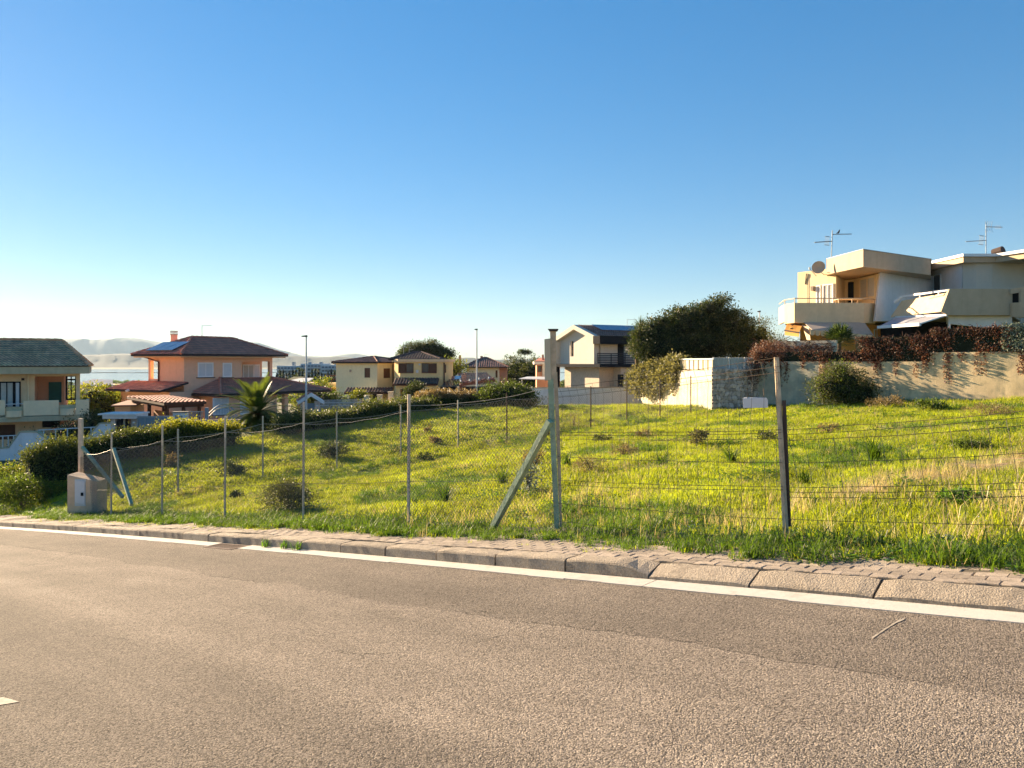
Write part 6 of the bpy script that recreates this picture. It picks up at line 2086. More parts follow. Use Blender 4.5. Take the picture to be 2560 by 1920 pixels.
    part('angle_iron', 'rust_iron', w, lambda m: (m.bar(P(1960, 1001, dr + 0.06), P(1973, 1316, dr + 0.03), 0.035, 0.03), ))
    r1 = st2xy(0.15, T + 0.05); r1 = (r1[0], r1[1], float(z_lot(0.15, T + 0.05)))
    part('far_post', 'grey_wood', w, lambda m: m.tube([(r1[0], r1[1], r1[2] - 0.1), (r1[0], r1[1], r1[2] + 1.6)], 0.035, 7))
    # line wires (heights at the three posts)
    left = [(1.90, 1.89), (1.84, 1.80), (1.77, 1.74), (1.33, 1.17), (1.29, 1.14), (1.24, 1.08), (1.02, 0.84), (0.72, 0.60), (0.66, 0.57), (0.43, 0.28), (0.20, 0.06)]
    for a, b in left:
        q = MB()
        sag(q, (m0[0] + 0.05, m0[1], m0[2] + a), (r0[0] - 0.02 - 0.03 * b, r0[1] + 0.01, r0[2] + b), 0.015, 0.0027, 10, 0.006)
        q.build('line_wire', 'rust_wire', w)
    for a, b in [(1.17, 1.28), (1.12, 1.22), (1.06, 1.16), (0.84, 0.92), (0.60, 0.68), (0.55, 0.63), (0.50, 0.56), (0.28, 0.32), (0.06, 0.08)]:
        q = MB()
        sag(q, (r0[0] + 0.02 - 0.03 * a, r0[1], r0[2] + a), (r1[0], r1[1], r1[2] + b), 0.03, 0.0027, 10, 0.006)
        q.build('line_wire', 'rust_wire', w)
    # vertical stay wires, bent where the net is slack
    nst = 24
    for i in range(1, nst):
        f = i / nst
        x = m0[0] + (r0[0] - m0[0]) * f; y = m0[1] + (r0[1] - m0[1]) * f; z = m0[2] + (r0[2] - m0[2]) * f
        q = MB()
        o = random.uniform(-0.012, 0.012)
        lo = 0.2 * (1 - f) + 0.06 * f
        pts = [(x - 0.03 + o, y, z + 1.88), (x - 0.005, y + 0.01, z + 1.80), (x + 0.012, y, z + 1.74 - 0.02 * f), (x + o, y, z + 1.25), (x + 0.01, y - 0.02, z + 0.7), (x + 0.02 + o, y - 0.02, z + lo)]
        q.tube(pts, 0.0022, 4); q.build('stay_wire', 'wire', w)
    for i in range(1, 22):
        f = i / 22
        x = r0[0] + (r1[0] - r0[0]) * f; y = r0[1] + (r1[1] - r0[1]) * f; z = r0[2] + (r1[2] - r0[2]) * f
        q = MB()
        pts = [(x - 0.10, y + 0.06, z + 1.07 + 0.11 * f), (x - 0.05, y + 0.03, z + 0.8), (x, y, z + 0.45), (x + 0.03, y, z + 0.12)]
        q.tube(pts, 0.0022, 4); q.build('stay_wire', 'wire', w)
    # blank white board tied to the wires
    sg = thing('sign_board', 'blank white board tied to the rusty wire fence', 'sign', P(1888, 1008, 7.95))
    part('board', 'plastic_white', sg, lambda m: m.slab([P(1857, 996, 8.05), P(1862, 993.5, 8.04), P(1916, 994, 7.87), P(1920, 1000, 7.86), P(1920, 1019, 7.86), P(1858, 1020, 8.05)], (0.002, 0.008, 0)), bevel=0.0)
    for px in (1868, 1908):
        part('wire_tie', 'rust_wire', sg, lambda m: m.tube([P(px, 996, 8.05 - (px - 1857) * 0.003), P(px + 1, 984, 8.06 - (px - 1857) * 0.003), P(px, 972, 8.05 - (px - 1857) * 0.003)], 0.003, 4))
front_fence()

# concrete meter box at the fence corner
def meter_box():
    a = px_on_t(172, 7.15); 
    fr = FR(168, 21.7, rad(0)); 
    x1 = fr.X(243); dp = 0.5
    zg = fr.Z(1290, 0, 0)
    t = thing('meter_box', 'weathered concrete utility box with a sloping top at the left end of the pavement', 'utility box', fr.w(x1 / 2, 0.3, zg))
    zl, zr = fr.Z(1187, 0, 0), fr.Z(1204, x1, 0)
    def body(m):
        p = [fr.w(0, 0, zg - 0.15), fr.w(x1, 0, zg - 0.15), fr.w(x1 + 0.02, dp, zg - 0.15), fr.w(0.02, dp, zg - 0.15), fr.w(0, 0, zl), fr.w(x1, 0, zr), fr.w(x1 + 0.02, dp, zr + 0.01), fr.w(0.02, dp, zl + 0.02)]
        m.hexa(p)
    part('body', 'box_concrete', t, body, bevel=0.012)
    B = Face(fr, 'B')
    fr_ = MB(); B.pbox(fr_, 187.5, 214.5, 1198, 1265, 0.0, 0.012); fo = fr_.build('door_frame', 'pale_metal', t)
    d = part('door', 'plastic_white', t, lambda m: m.slab([fr.w(fr.X(189), -0.013, fr.Z(1199, 0, 0)), fr.w(fr.X(189), -0.013, fr.Z(1255, 0, 0)), fr.w(fr.X(213), -0.013, fr.Z(1262, 0, 0)), fr.w(fr.X(213), -0.013, fr.Z(1204, 0, 0))], (0.0, -0.02, 0.0)))
    part('lock', 'black_frame', d, lambda m: B.pbox(m, 204.5, 210, 1231, 1239, 0.033, 0.06))
meter_box()

# litter and stones
def litter():
    g = Vector(G(2440, 1352)) + Vector((0, 0, 0.10))
    a = Vector(P(2358, 1341, g.y + 0.1)); b = Vector(P(2520, 1356, g.y - 0.05)); c = Vector(P(2527, 1363, g.y - 0.12))
    t = thing('pipe_offcuts', 'two pale plastic pipe offcuts lying in the grass at the right', 'pipe', a.lerp(b, 0.5))
    part('pipe', 'plastic_white', t, lambda m: m.tube([a, a.lerp(b, 0.5) + Vector((0, 0, -0.01)), b], 0.022, 8))
    part('bent_pipe', 'plastic_white', t, lambda m: m.tube([a + Vector((0.02, -0.03, -0.01)), a.lerp(c, 0.4) + Vector((0, 0, -0.02)), a.lerp(c, 0.6) + Vector((0, 0, 0.02)), c], 0.016, 8))
    def rock(px, py, r, label, m='stone'):
        p = G(px, py)
        mb = MB()
        nu, nv = 9, 5
        vs = []
        for j in range(nv + 1):
            for i in range(nu):
                th = math.pi * j / nv; ph = 6.283 * i / nu
                q = r * random.uniform(0.82, 1.1)
                vs.append((p[0] + q * 1.25 * math.sin(th) * math.cos(ph), p[1] + q * math.sin(th) * math.sin(ph), p[2] + r * 0.35 + q * 0.7 * math.cos(th)))
        mb.add(vs, [(j * nu + i, (j + 1) * nu + i, (j + 1) * nu + (i + 1) % nu, j * nu + (i + 1) % nu) for j in range(nv) for i in range(nu)])
        tag(mb.build('stone_block', m), label, 'stone')
    rock(1408, 1318, 0.07, 'pale stone at the foot of the tall green post', 'concrete')
    rock(1716, 1362, 0.06, 'tan broken stone at the grass edge midway along the wire fence', 'concrete')
    rock(2215, 1403, 0.03, 'small stone beside the pavement at the right', 'stone')
    p = G(1125, 1322)
    mb = MB()
    n = 12
    vs = []; 
    for j in range(5):
        for i in range(n):
            vs.append((p[0] + (i / n - 0.5) * 0.24, p[1] + (j / 4 - 0.5) * 0.16, p[2] + 0.02 + 0.05 * abs(math.sin(i * 1.3 + j)) * math.sin(math.pi * (j + 0.5) / 5) + random.uniform(0, 0.02)))
    fs = [(j * n + i, j * n + i + 1, (j + 1) * n + i + 1, (j + 1) * n + i) for j in range(4) for i in range(n - 1)]
    k = len(vs)
    mb.add(vs + [(v[0], v[1], v[2] - 0.006) for v in vs], fs + [tuple(q + k for q in f[::-1]) for f in fs])
    tag(mb.build('plastic_bag', 'plastic_white'), 'crumpled pale plastic bag on the grass verge', 'litter')
litter()

# ================================================================== PLANTS
def hedge(name, label, pts, h, w, n, leaf, size=0.09, leaf2=None, top2=0.0, cat='hedge', core='core'):
    """a clipped or loose hedge along ground points (x, y, z)"""
    t = thing(name, label, cat, pts[len(pts) // 2])
    P3 = np.array(pts, float)
    seg = np.linalg.norm(np.diff(P3[:, :2], axis=0), axis=1); cum = np.concatenate([[0], np.cumsum(seg)])
    def at(u): return np.stack([np.interp(u, cum, P3[:, i]) for i in range(3)], -1)
    L = cum[-1]
    H = (lambda u: np.interp(u, cum, h)) if isinstance(h, (list, tuple)) else (lambda u: np.full_like(u, h))
    nc = n // 24
    u = RNG.uniform(0, L, nc); c = at(u)
    d = at(np.clip(u + 0.1, 0, L)) - at(np.clip(u - 0.1, 0, L)); d[:, 2] = 0; d /= np.linalg.norm(d, axis=1)[:, None] + 1e-9
    nrm = np.stack([-d[:, 1], d[:, 0], np.zeros(nc)], -1)
    th = RNG.uniform(-0.15, math.pi + 0.15, nc)
    hh = H(u) - 0.16 + 0.14 * np.sin(u * 1.9) * np.sin(u * 0.7 + 1) + RNG.normal(size=nc) * 0.04
    cc = c + nrm * (np.cos(th) * w / 2 * RNG.uniform(0.75, 1.05, nc))[:, None]
    cc[:, 2] += np.where(np.sin(th) > 0.6, hh - RNG.uniform(-0.04, 0.2, nc), hh * RNG.uniform(0.02, 1.0, nc))
    k = RNG.integers(0, nc, n)
    pt = cc[k] + RNG.normal(size=(n, 3)) * 0.16
    out = pt - at(u[k]); out[:, 2] -= hh[k] * 0.5
    rel = (pt[:, 2] - c[k][:, 2]) / hh[k]
    if leaf2:
        hi = rel > top2 + RNG.normal(size=n) * 0.08
        V, Q = leaf_geo(pt[~hi], size, 0.5, 0.2, out[~hi]); arr_mesh('foliage', V, Q, leaf, t)
        V, Q = leaf_geo(pt[hi], size * 1.15, 0.45, 0.8, out[hi]); arr_mesh('new_shoots', V, Q, leaf2, t)
    else:
        V, Q = leaf_geo(pt, size, 0.5, 0.2, out); arr_mesh('foliage', V, Q, leaf, t)
    mb = MB()
    m = max(2, int(L / 0.8))
    us = np.linspace(0.1, L - 0.1, m); C = at(us)
    D = at(np.clip(us + 0.1, 0, L)) - at(np.clip(us - 0.1, 0, L))
    rings = []
    for i in range(m):
        dd = D[i][:2] / (np.linalg.norm(D[i][:2]) + 1e-9); nn_ = np.array([-dd[1], dd[0]])
        hk = float(H(us[i:i + 1])[0]) * 0.84
        ww = w * 0.36
        rings.append([(C[i][0] + nn_[0] * q, C[i][1] + nn_[1] * q, C[i][2] + z) for q, z in ((-ww, -0.1), (-ww, hk * 0.8), (-ww * 0.5, hk), (ww * 0.5, hk), (ww, hk * 0.8), (ww, -0.1))])
    vs = [p for r_ in rings for p in r_]
    fs = [(i * 6 + j, i * 6 + j + 1, (i + 1) * 6 + j + 1, (i + 1) * 6 + j) for i in range(m - 1) for j in range(5)]
    fs += [(0, 1, 2, 3, 4, 5), tuple((m - 1) * 6 + j for j in (5, 4, 3, 2, 1, 0))]
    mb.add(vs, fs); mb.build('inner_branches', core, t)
    return t

def gp(px, d):                    # ground point on a photo column at depth d
    x, y = (px - 1280) / F * d, d
    return (x, y, float(z_ground(np.array([x]), np.array([y]))[0]))

def plants():
    # hedges along the far side of the lot
    def hp(rows):
        pts = [gp(px, d) for px, d, _ in rows]
        return pts, [max(0.6, (HOR - yt) / F * d - p[2]) for (px, d, yt), p in zip(rows, pts)]
    a, h = hp([(62, 28.9, 1135), (150, 29.7, 1108), (230, 30.5, 1096), (340, 31.5, 1074), (400, 32.2, 1068)])
    hedge('hedge', 'dark clipped hedge along the left edge of the lot behind the meter box', a, h, 1.1, 26000, 'hedge_leaf', 0.085)
    a, h = hp([(400, 32.3, 1068), (480, 33, 1064), (545, 33.6, 1062), (588, 34, 1064)])
    hedge('hedge', 'clipped hedge with bright yellow-green shoots left of the date palm', a, h, 1.1, 20000, 'hedge_leaf', 0.085, leaf2='bright_leaf', top2=0.9)
    a, h = hp([(700, 36.5, 1042), (780, 38, 1034), (860, 39.5, 1026), (930, 41, 1012), (1000, 42.5, 1002), (1080, 44, 992)])
    hedge('hedge', 'long dark hedge below the yellow house', a, h, 1.2, 30000, 'hedge_leaf', 0.095)
    a, h = hp([(1050, 46, 990), (1110, 47, 982), (1200, 48.5, 984)])
    hedge('hedge', 'straw-tinted scrubby hedge below the pergola', a, h, 1.2, 17000, 'hedge_leaf', 0.10, leaf2='dry_leaf', top2=0.8)
    # round dark bush
    c = (P(1268, 1000, 47)[0], 47.0, (HOR - 1038) / F * 47)
    tree('shrub', 'large rounded green bush right of the lamp post', c, [((c[0], c[1], c[2] + 0.95), (1.75, 1.3, 1.15)), ((c[0] - 1.0, c[1], c[2] + 0.75), (1.0, 1.0, 0.9)), ((c[0] + 0.9, c[1], c[2] + 0.7), (1.0, 1.0, 0.85))], 20000, 0.11, 'dark_leaf', 0.08, clump=0.16, up=0.5, cat='shrub', leaf2='bush_leaf', split=0.4, core=0.72)
    # shrub at the left edge
    c = G(20, 1262)
    c = (c[0], c[1], c[2])
    tree('shrub', 'wild shrub with sunlit yellow shoots at the left edge', c, [((c[0], c[1] + 0.4, c[2] + 0.75), (0.95, 0.7, 0.75)), ((c[0] - 0.6, c[1] + 0.5, c[2] + 0.9), (0.7, 0.6, 0.65)), ((c[0] + 0.45, c[1] + 0.3, c[2] + 0.45), (0.55, 0.5, 0.5))], 11000, 0.075, 'bush_leaf', 0.04, clump=0.12, cat='shrub', leaf2='bright_leaf', split=0.5, core=0.42)  # bright leaf share puts the shrub's sunlit tone into the colour
    c = G(130, 1245)
    shrub('shrub', 'low leafy weed clump left of the meter box', c, 0.55, 0.45, 0.55, 3200, 0.07, 'bright_leaf', cat='plant', core=0)
    c = gp(60, 27.5)
    shrub('shrub', 'brownish scrub in front of the dark hedge at the far left', c, 1.2, 0.6, 1.3, 6500, 0.08, 'bush_leaf', core=0)

    # garden plants in front of the cream house
    for px, d, h, lf, lab in ((72, 43.5, 1.3, 'dark_leaf', 'dark garden shrub behind the railing of the white wall'), (178, 43.5, 2.0, 'olive_leaf', 'bushy shrub climbing the pillar under the balcony'), (225, 44.5, 2.6, 'dark_leaf', 'dark shrub between the cream house and the entrance portal')):
        c = gp(px, d)
        shrub('shrub', lab, c, 0.9, 0.6, h, 4000, 0.12, lf, clump=0.2)
    # trees between the cream and the salmon house
    for px, d, yt, rw, lf, l2, lab in ((235, 66, 962, 1.9, 'bush_leaf', 'bright_leaf', 'sunlit yellow-green tree right of the cream house'),
                                       (290, 72, 975, 1.7, 'bush_leaf', 'bright_leaf', 'smaller sunlit tree beside the carport')):
        c = gp(px, d); zt = (HOR - yt) / F * d; hh = zt - c[2]
        lob = [((c[0], c[1], zt - 1.1), (rw, rw, 1.1)), ((c[0] - rw * 0.6, c[1], zt - 1.9), (rw * 0.8, rw * 0.8, 1.1)), ((c[0] + rw * 0.7, c[1], zt - 1.8), (rw * 0.8, rw * 0.8, 1.0)), ((c[0], c[1], zt - 2.6), (rw * 1.1, rw, 1.0))]
        tree('tree', lab, c, lob, 9000, 0.20, lf, 0.12, clump=0.25, leaf2=l2, split=0.6)
    # green shrubs by the yellow house
    for px, d, yt, rw, lf, l2, lab in ((790, 84, 945, 2.2, 'bush_leaf', 'bright_leaf', 'pale green tree left of the yellow house'),
                                       (800, 76, 970, 1.9, 'dark_leaf', 'bush_leaf', 'dark rounded bush left of the yellow house'),
                                       (898, 80, 978, 0.9, 'bright_leaf', 'bush_leaf', 'small bright shrub under the porch of the yellow house'),
                                       (1040, 78, 955, 0.9, 'dark_leaf', 'dark_leaf', 'dark climbing shrub at the front porch of the yellow house')):
        c = gp(px, d); zt = (HOR - yt) / F * d
        r2 = (zt - c[2]) * 0.4
        tree('tree', lab, c, [((c[0], c[1], zt - r2), (rw, rw, r2)), ((c[0] + rw * 0.6, c[1], zt - r2 * 1.5), (rw * 0.75, rw * 0.7, r2 * 0.9)), ((c[0] - rw * 0.5, c[1], zt - r2 * 1.6), (rw * 0.75, rw * 0.7, r2 * 0.9))], 5000, 0.20, lf, 0.1, clump=0.22, leaf2=l2, split=0.4)
    # stone pine behind the yellow house
    c = gp(1065, 135)
    lob = [(P(1040, 880, 135), (2.6, 2.6, 1.6)), (P(1075, 873, 135), (2.4, 2.4, 1.5)), (P(1018, 890, 135), (1.6, 1.8, 1.0)), (P(1100, 888, 135), (2.0, 2.0, 1.2)), (P(1118, 886, 135), (1.2, 1.2, 1.0)), (P(1060, 900, 135), (3.4, 3, 1.6))]
    tree('pine_tree', 'dark umbrella pine behind the yellow house', c, lob, 26000, 0.26, 'dark_leaf', 0.3, clump=0.3, shell=0.7, core=0.75)
    # trees behind the gap
    for px, d, yt, rw, lab in ((1285, 130, 888, 2.3, 'round green tree left of the white and red house'), (1305, 128, 893, 1.6, 'darker narrow tree between two green trees behind the bush'), (1335, 126, 893, 2.0, 'green tree just left of the tall green post')):
        c = gp(px, d); zt = (HOR - yt) / F * d; r2 = (zt - c[2]) * 0.42
        tree('tree', lab, c, [((c[0], c[1], zt - r2), (rw, rw, r2)), ((c[0] + 0.9, c[1], zt - r2 * 1.5), (rw * 0.8, rw, r2)), ((c[0] - 0.9, c[1], zt - r2 * 1.5), (rw * 0.8, rw, r2))], 8000, 0.26, 'dark_leaf', 0.2, clump=0.3, leaf2='olive_leaf' if rw > 1.7 else None, split=0.5)
    # flat-topped far pine seen over the trees
    c = gp(1312, 210)
    tree('pine_tree', 'tiny umbrella pine top above the trees by the tall post', c, [(P(1308, 880, 210), (1.5, 1.2, 0.5)), (P(1316, 881, 210), (1.2, 1.2, 0.5))], 1500, 0.3, 'dark_leaf', 0.15, clump=0.25, core=0.5)
    c = gp(1135, 100)
    tree('tree', 'sunlit shrub right of the yellow house', c, [(P(1135, 925, 100), (1.6, 1.5, 1.4)), (P(1125, 935, 100), (1.2, 1.2, 1.1))], 4000, 0.2, 'bush_leaf', 0.1, leaf2='bright_leaf', split=0.5)
    # cypresses before the apartment building
    for i, px in enumerate(list(np.linspace(692, 836, 19))):
        d = 300 + random.uniform(-12, 12); h = random.uniform(0, 1)
        c = gp(px, d); yt = 918 + 14 * random.random(); zt = (HOR - yt) / F * d
        lob = [((c[0], c[1], zt - 2.0 - 2.4 * j), (0.55 + 0.35 * j, 0.55 + 0.35 * j, 2.0)) for j in range(4)]
        tree('cypress', 'dark cypress in the row before the apartment building', c, lob, 700, 0.5, 'dark_leaf', 0.2, clump=0.3, group='cypress row', core=0.8, up=1.5)
    # big dark evergreen on the right and its neighbours
    c = gp(1745, 56)
    lob = [(P(1765, 800, 56), (1.7, 1.7, 1.3)), (P(1700, 818, 55), (1.6, 1.7, 1.25)), (P(1642, 842, 55), (1.45, 1.5, 1.2)), (P(1606, 856, 54.5), (0.8, 1.0, 1.0)), (P(1822, 826, 56), (1.8, 1.7, 1.5)), (P(1872, 858, 56), (1.3, 1.5, 1.2)),
           (P(1760, 865, 55), (3.4, 2.2, 1.3)), (P(1660, 880, 54.5), (2.2, 1.9, 1.2)), (P(1900, 884, 55.5), (1.2, 1.4, 0.8)),
           (P(1796, 760, 56.2), (0.75, 0.8, 0.6)), (P(1775, 772, 55), (0.7, 0.7, 0.55)), (P(1735, 780, 56), (0.6, 0.7, 0.5)), (P(1700, 780, 55.5), (0.7, 0.7, 0.5)), (P(1664, 804, 55), (0.6, 0.7, 0.5)), (P(1625, 820, 54.6), (0.5, 0.6, 0.5)),
           (P(1835, 785, 56.5), (0.6, 0.6, 0.55)), (P(1858, 812, 56), (0.6, 0.6, 0.55)), (P(1898, 846, 55.8), (0.5, 0.6, 0.5))]
    tree('olive_tree', 'large dark spreading evergreen tree behind the stone wall', c, lob, 66000, 0.16, 'evergreen_leaf', 0.35, clump=0.22, shell=0.55, leaf2='olive_leaf', split=0.3, core=0.62, per=40)
    lob = [(P(1905, 830, 58), (0.9, 1, 1.0)), (P(1930, 862, 57), (1.1, 1, 0.6)), (P(1950, 880, 55), (1.3, 1, 0.5))]
    tree('tree', 'wispy shrub right of the large dark tree', gp(1915, 58), lob, 5000, 0.17, 'dark_leaf', 0.1, clump=0.3, leaf2='olive_leaf', split=0.4, shell=0.3, core=0.4, aspect=0.25, up=0.8)
    # ivy over the lit wall
    lob = [(P(1695, 912, 48.6), (0.55, 0.8, 0.6)), (P(1672, 920, 50.5), (0.6, 0.9, 0.75)), (P(1645, 928, 52.5), (0.65, 1.0, 0.85)), (P(1615, 938, 54.8), (0.75, 1.0, 0.9)), (P(1588, 948, 57), (0.7, 1.0, 0.8)),
           (P(1655, 955, 51.5), (0.5, 0.9, 0.7)), (P(1690, 960, 49.3), (0.35, 0.8, 0.55)), (P(1600, 972, 55.5), (0.6, 0.9, 0.55)), (P(1640, 978, 52.6), (0.4, 0.8, 0.4)), (P(1622, 965, 54), (0.55, 0.9, 0.6)), (P(1690, 938, 49), (0.4, 0.7, 0.6))]
    tree('ivy', 'dusty sunlit ivy mass hanging over the cream rendered wall', (P(1650, 1000, 52)[0] + 0.3, 52.0, -2.9), lob, 16000, 0.14, 'ivy_leaf', 0.03, aspect=0.7, clump=0.18, cat='climber', core=0.7, up=-0.5, trunk=False)
    # bush against the old wall
    c = WFR.w(WFR.X(2110, -0.95), -0.95, 0)
    sc_, tc_ = xy2st(c[0], c[1]); c = (c[0], c[1], float(z_lot(sc_, tc_)))
    lob = [((c[0], c[1], c[2] + 0.95), (1.2, 0.8, 1.0)), ((c[0] - 0.8, c[1], c[2] + 0.75), (0.9, 0.7, 0.75)), ((c[0] + 0.9, c[1], c[2] + 0.6), (1.0, 0.7, 0.6)), ((c[0] - 0.2, c[1], c[2] + 1.6), (0.6, 0.5, 0.6))]
    tree('shrub', 'large olive-green bush against the stained old wall', (c[0], c[1], c[2]), lob, 14000, 0.10, 'olive_leaf', 0.06, clump=0.16, cat='shrub', leaf2='bush_leaf', split=0.3, core=0.6, aspect=0.35, up=0.3)

    # date palm
    def date_palm(base, top, R, label, nf=58, r=0.26):
        t = thing('palm_tree', label, 'palm', base)
        mb = MB()
        b = Vector(base); tp = Vector(top)
        n = 12
        for i in range(n):
            p0 = b.lerp(tp, i / n); p1 = b.lerp(tp, (i + 1.25) / n)
            mb.tube([p0, p1], [r * 0.9, r * 1.15], 9)
        mb.build('trunk', 'palm_trunk', t)
        for k in range(nf):
            az = 2.399 * k + random.uniform(-0.2, 0.2)
            el = rad(78 - 105 * (k / nf)) + random.uniform(-0.1, 0.1)
            L = R * random.uniform(0.85, 1.1) * (0.75 + 0.25 * math.sin(math.pi * min(1, 0.3 + k / nf)))
            d = Vector((math.cos(az) * math.cos(el), math.sin(az) * math.cos(el), math.sin(el)))
            pts = []; p = tp.copy(); g = Vector((0, 0, -1))
            ns = 9
            for i in range(ns + 1):
                pts.append(p.copy())
                d = (d + g * 0.115).normalized()
                p = p + d * L / ns
            fm = MB(); fm.tube(pts, [0.022 - 0.0018 * i for i in range(ns + 1)], 4)
            for i in range(1, ns + 1):
                for q in range(4):
                    f = (i - 1 + q / 4) / ns
                    a = pts[i - 1].lerp(pts[i], q / 4)
                    tn = (pts[i] - pts[i - 1]).normalized()
                    sd = tn.cross(Vector((0, 0, 1)))
                    if sd.length < 0.1: sd = Vector((math.sin(az), -math.cos(az), 0))
                    sd.normalize(); up = sd.cross(tn)
                    ll = 0.42 * R / 2.0 * math.sin(math.pi * min(1, 0.18 + f * 0.8)) + 0.06
                    for sg in (1, -1):
                        e = a + (sd * sg * 0.8 + tn * 0.75 + up * 0.25 + Vector((0, 0, -0.15))).normalized() * ll
                        w = tn * 0.034
                        fm.add([a - w, a + w, e], [(0, 1, 2)])
            fm.build('frond', 'palm_leaf', t)
    c = P(632, 1125, 39.0)
    date_palm(c, (P(642, 1034, 39.0)), 2.2, 'date palm with arching fronds in front of the salmon house')
    # fan palm and yucca
    def fan_palm(base, top, R, label, nf=26, cat='palm', name='fan_palm', stiff=False):
        t = thing(name, label, cat, base)
        part('trunk', 'palm_trunk', t, lambda m: m.tube([base, top], [0.14, 0.12], 8))
        tp = Vector(top)
        for k in range(nf):
            az = 2.399 * k; el = rad(85 - 95 * k / nf)
            d = Vector((math.cos(az) * math.cos(el), math.sin(az) * math.cos(el), math.sin(el)))
            fm = MB()
            if stiff:
                sd = d.orthogonal().normalized() * 0.03
                for j in range(3):
                    dd = (d + Vector((random.uniform(-0.25, 0.25), random.uniform(-0.25, 0.25), random.uniform(-0.2, 0.2)))).normalized()
                    fm.add([tp - sd, tp + sd, tp + dd * R * random.uniform(0.8, 1.05)], [(0, 1, 2)])
            else:
                h = tp + d * R * 0.5
                fm.tube([tp, h], 0.012, 4)
                s = d.cross(Vector((0, 0, 1)))
                s = s.normalized() if s.length > 0.1 else Vector((1, 0, 0))
                u = s.cross(d)
                for j in range(17):
                    a = rad(-100 + 200 * j / 16)
                    dd = (d * math.cos(a) + s * math.sin(a) + u * random.uniform(-0.1, 0.15)).normalized()
                    e = h + dd * R * 0.62
                    w = (dd.cross(u)).normalized() * 0.03
                    fm.add([h, h + dd * R * 0.3 + w, e, h + dd * R * 0.3 - w], [(0, 1, 2, 3)])
            fm.build('frond', 'fan_leaf', t)
    fan_palm(P(2098, 905, 42.6), P(2098, 858, 42.6), 1.1, 'fan palm showing above the creeper in front of the beige awning', 30)
    fan_palm(P(1592, 930, 56.0), P(1592, 838, 56.0), 0.95, 'spiky yucca at the left side of the large dark tree', 46, 'yucca', 'yucca', True)
    fan_palm(P(1598, 930, 56.5), P(1603, 815, 56.5), 0.8, 'upper yucca head against the large dark tree', 34, 'yucca', 'yucca', True)

    # --- low plants of the lot
    def low(px, py, w, h, n, size, leaf, label, asp=0.35, up=0.4, name='shrub', cat='shrub', twigs=7, core=0):
        p = G(px, py); k = p[1] / F
        shrub(name, label, p, w * k / 2, w * k / 2 * 0.8, h * k, n, size, leaf, asp, cat, None, clump=max(0.03, h * k * 0.12), core=core, up=up, twigs=twigs)
    low(833, 1147, 72, 46, 2600, 0.13, 'dark_leaf', 'round dark spiky bush in the middle of the lot', 0.12, 0.6, core=0.4)
    low(577, 1192, 62, 34, 1500, 0.08, 'dark_leaf', 'small dark bush left of the round spiky bush')
    low(430, 1168, 34, 30, 900, 0.07, 'dry_leaf', 'tan dry bush in the hedge shadow at the left')
    low(722, 1278, 130, 74, 7500, 0.045, 'olive_leaf', 'thorny dark bush at the fence behind a post')
    low(592, 1250, 34, 24, 700, 0.06, 'dark_leaf', 'little dark tuft left of the thorny bush')
    low(1062, 1152, 44, 18, 600, 0.09, 'dark_leaf', 'flat dark patch of weeds between two fence posts', 0.2)
    low(1088, 1112, 40, 20, 600, 0.09, 'dry_leaf', 'low brown tuft above the flat dark weeds')
    low(1070, 1083, 20, 18, 300, 0.08, 'dry_leaf', 'tiny brown tuft near the crest of the lot')
    low(1322, 1232, 50, 84, 700, 0.05, 'screen_pale', 'pale leafy stalks behind the leaning prop', 0.5, 0.2, 'weed', 'plant', 9, 0)
    low(1340, 1165, 70, 40, 1500, 0.05, 'dry_leaf', 'dry brown scrub just left of the tall post')
    low(1435, 1068, 34, 40, 500, 0.05, 'dry_leaf', 'thin dry shrub on the rise right of the tall post', 0.3, 0.6, core=0)
    low(1503, 1107, 66, 18, 900, 0.09, 'dark_leaf', 'dark flat mat of weeds behind the wire fence', 0.25)
    low(1605, 1097, 48, 22, 800, 0.06, 'dry_leaf', 'brown leafy mound behind the middle of the wire fence')
    low(1742, 1113, 48, 44, 900, 0.07, 'ivy_leaf', 'pale-leaved bushy weed below the white board', 0.45)
    low(1480, 1185, 92, 50, 2400, 0.035, 'dry_leaf', 'wide dry brown scrub behind the wire fence left side', 0.3)
    low(1560, 1140, 80, 34, 1700, 0.045, 'dry_leaf', 'loose brown scrub in the centre of the wire fence', 0.3)
    low(1925, 1105, 70, 26, 1200, 0.07, 'dark_leaf', 'dark grassy hump just left of the leaning post', 0.2)
    low(2070, 1085, 60, 26, 900, 0.06, 'dry_leaf', 'dry tuft right of the leaning post', 0.25)
    low(2215, 1018, 92, 30, 1800, 0.08, 'dry_leaf', 'dry bush at the foot of the old wall', 0.25)
    low(2330, 1025, 80, 26, 1400, 0.10, 'bush_leaf', 'green weed patch below the old wall', 0.35)
    low(2470, 1042, 130, 34, 2600, 0.06, 'dry_leaf', 'heap of dry brown stalks at the upper right', 0.18)
    low(2500, 988, 105, 26, 1900, 0.10, 'bush_leaf', 'green creeping shrub against the old wall at the right', 0.35)
    low(2430, 1125, 110, 30, 2000, 0.05, 'bush_leaf', 'low green weeds beside the dry patch', 0.4)
    low(2420, 1265, 120, 34, 2200, 0.045, 'weed_leaf', 'leafy green weeds in front of the dry patch', 0.5)
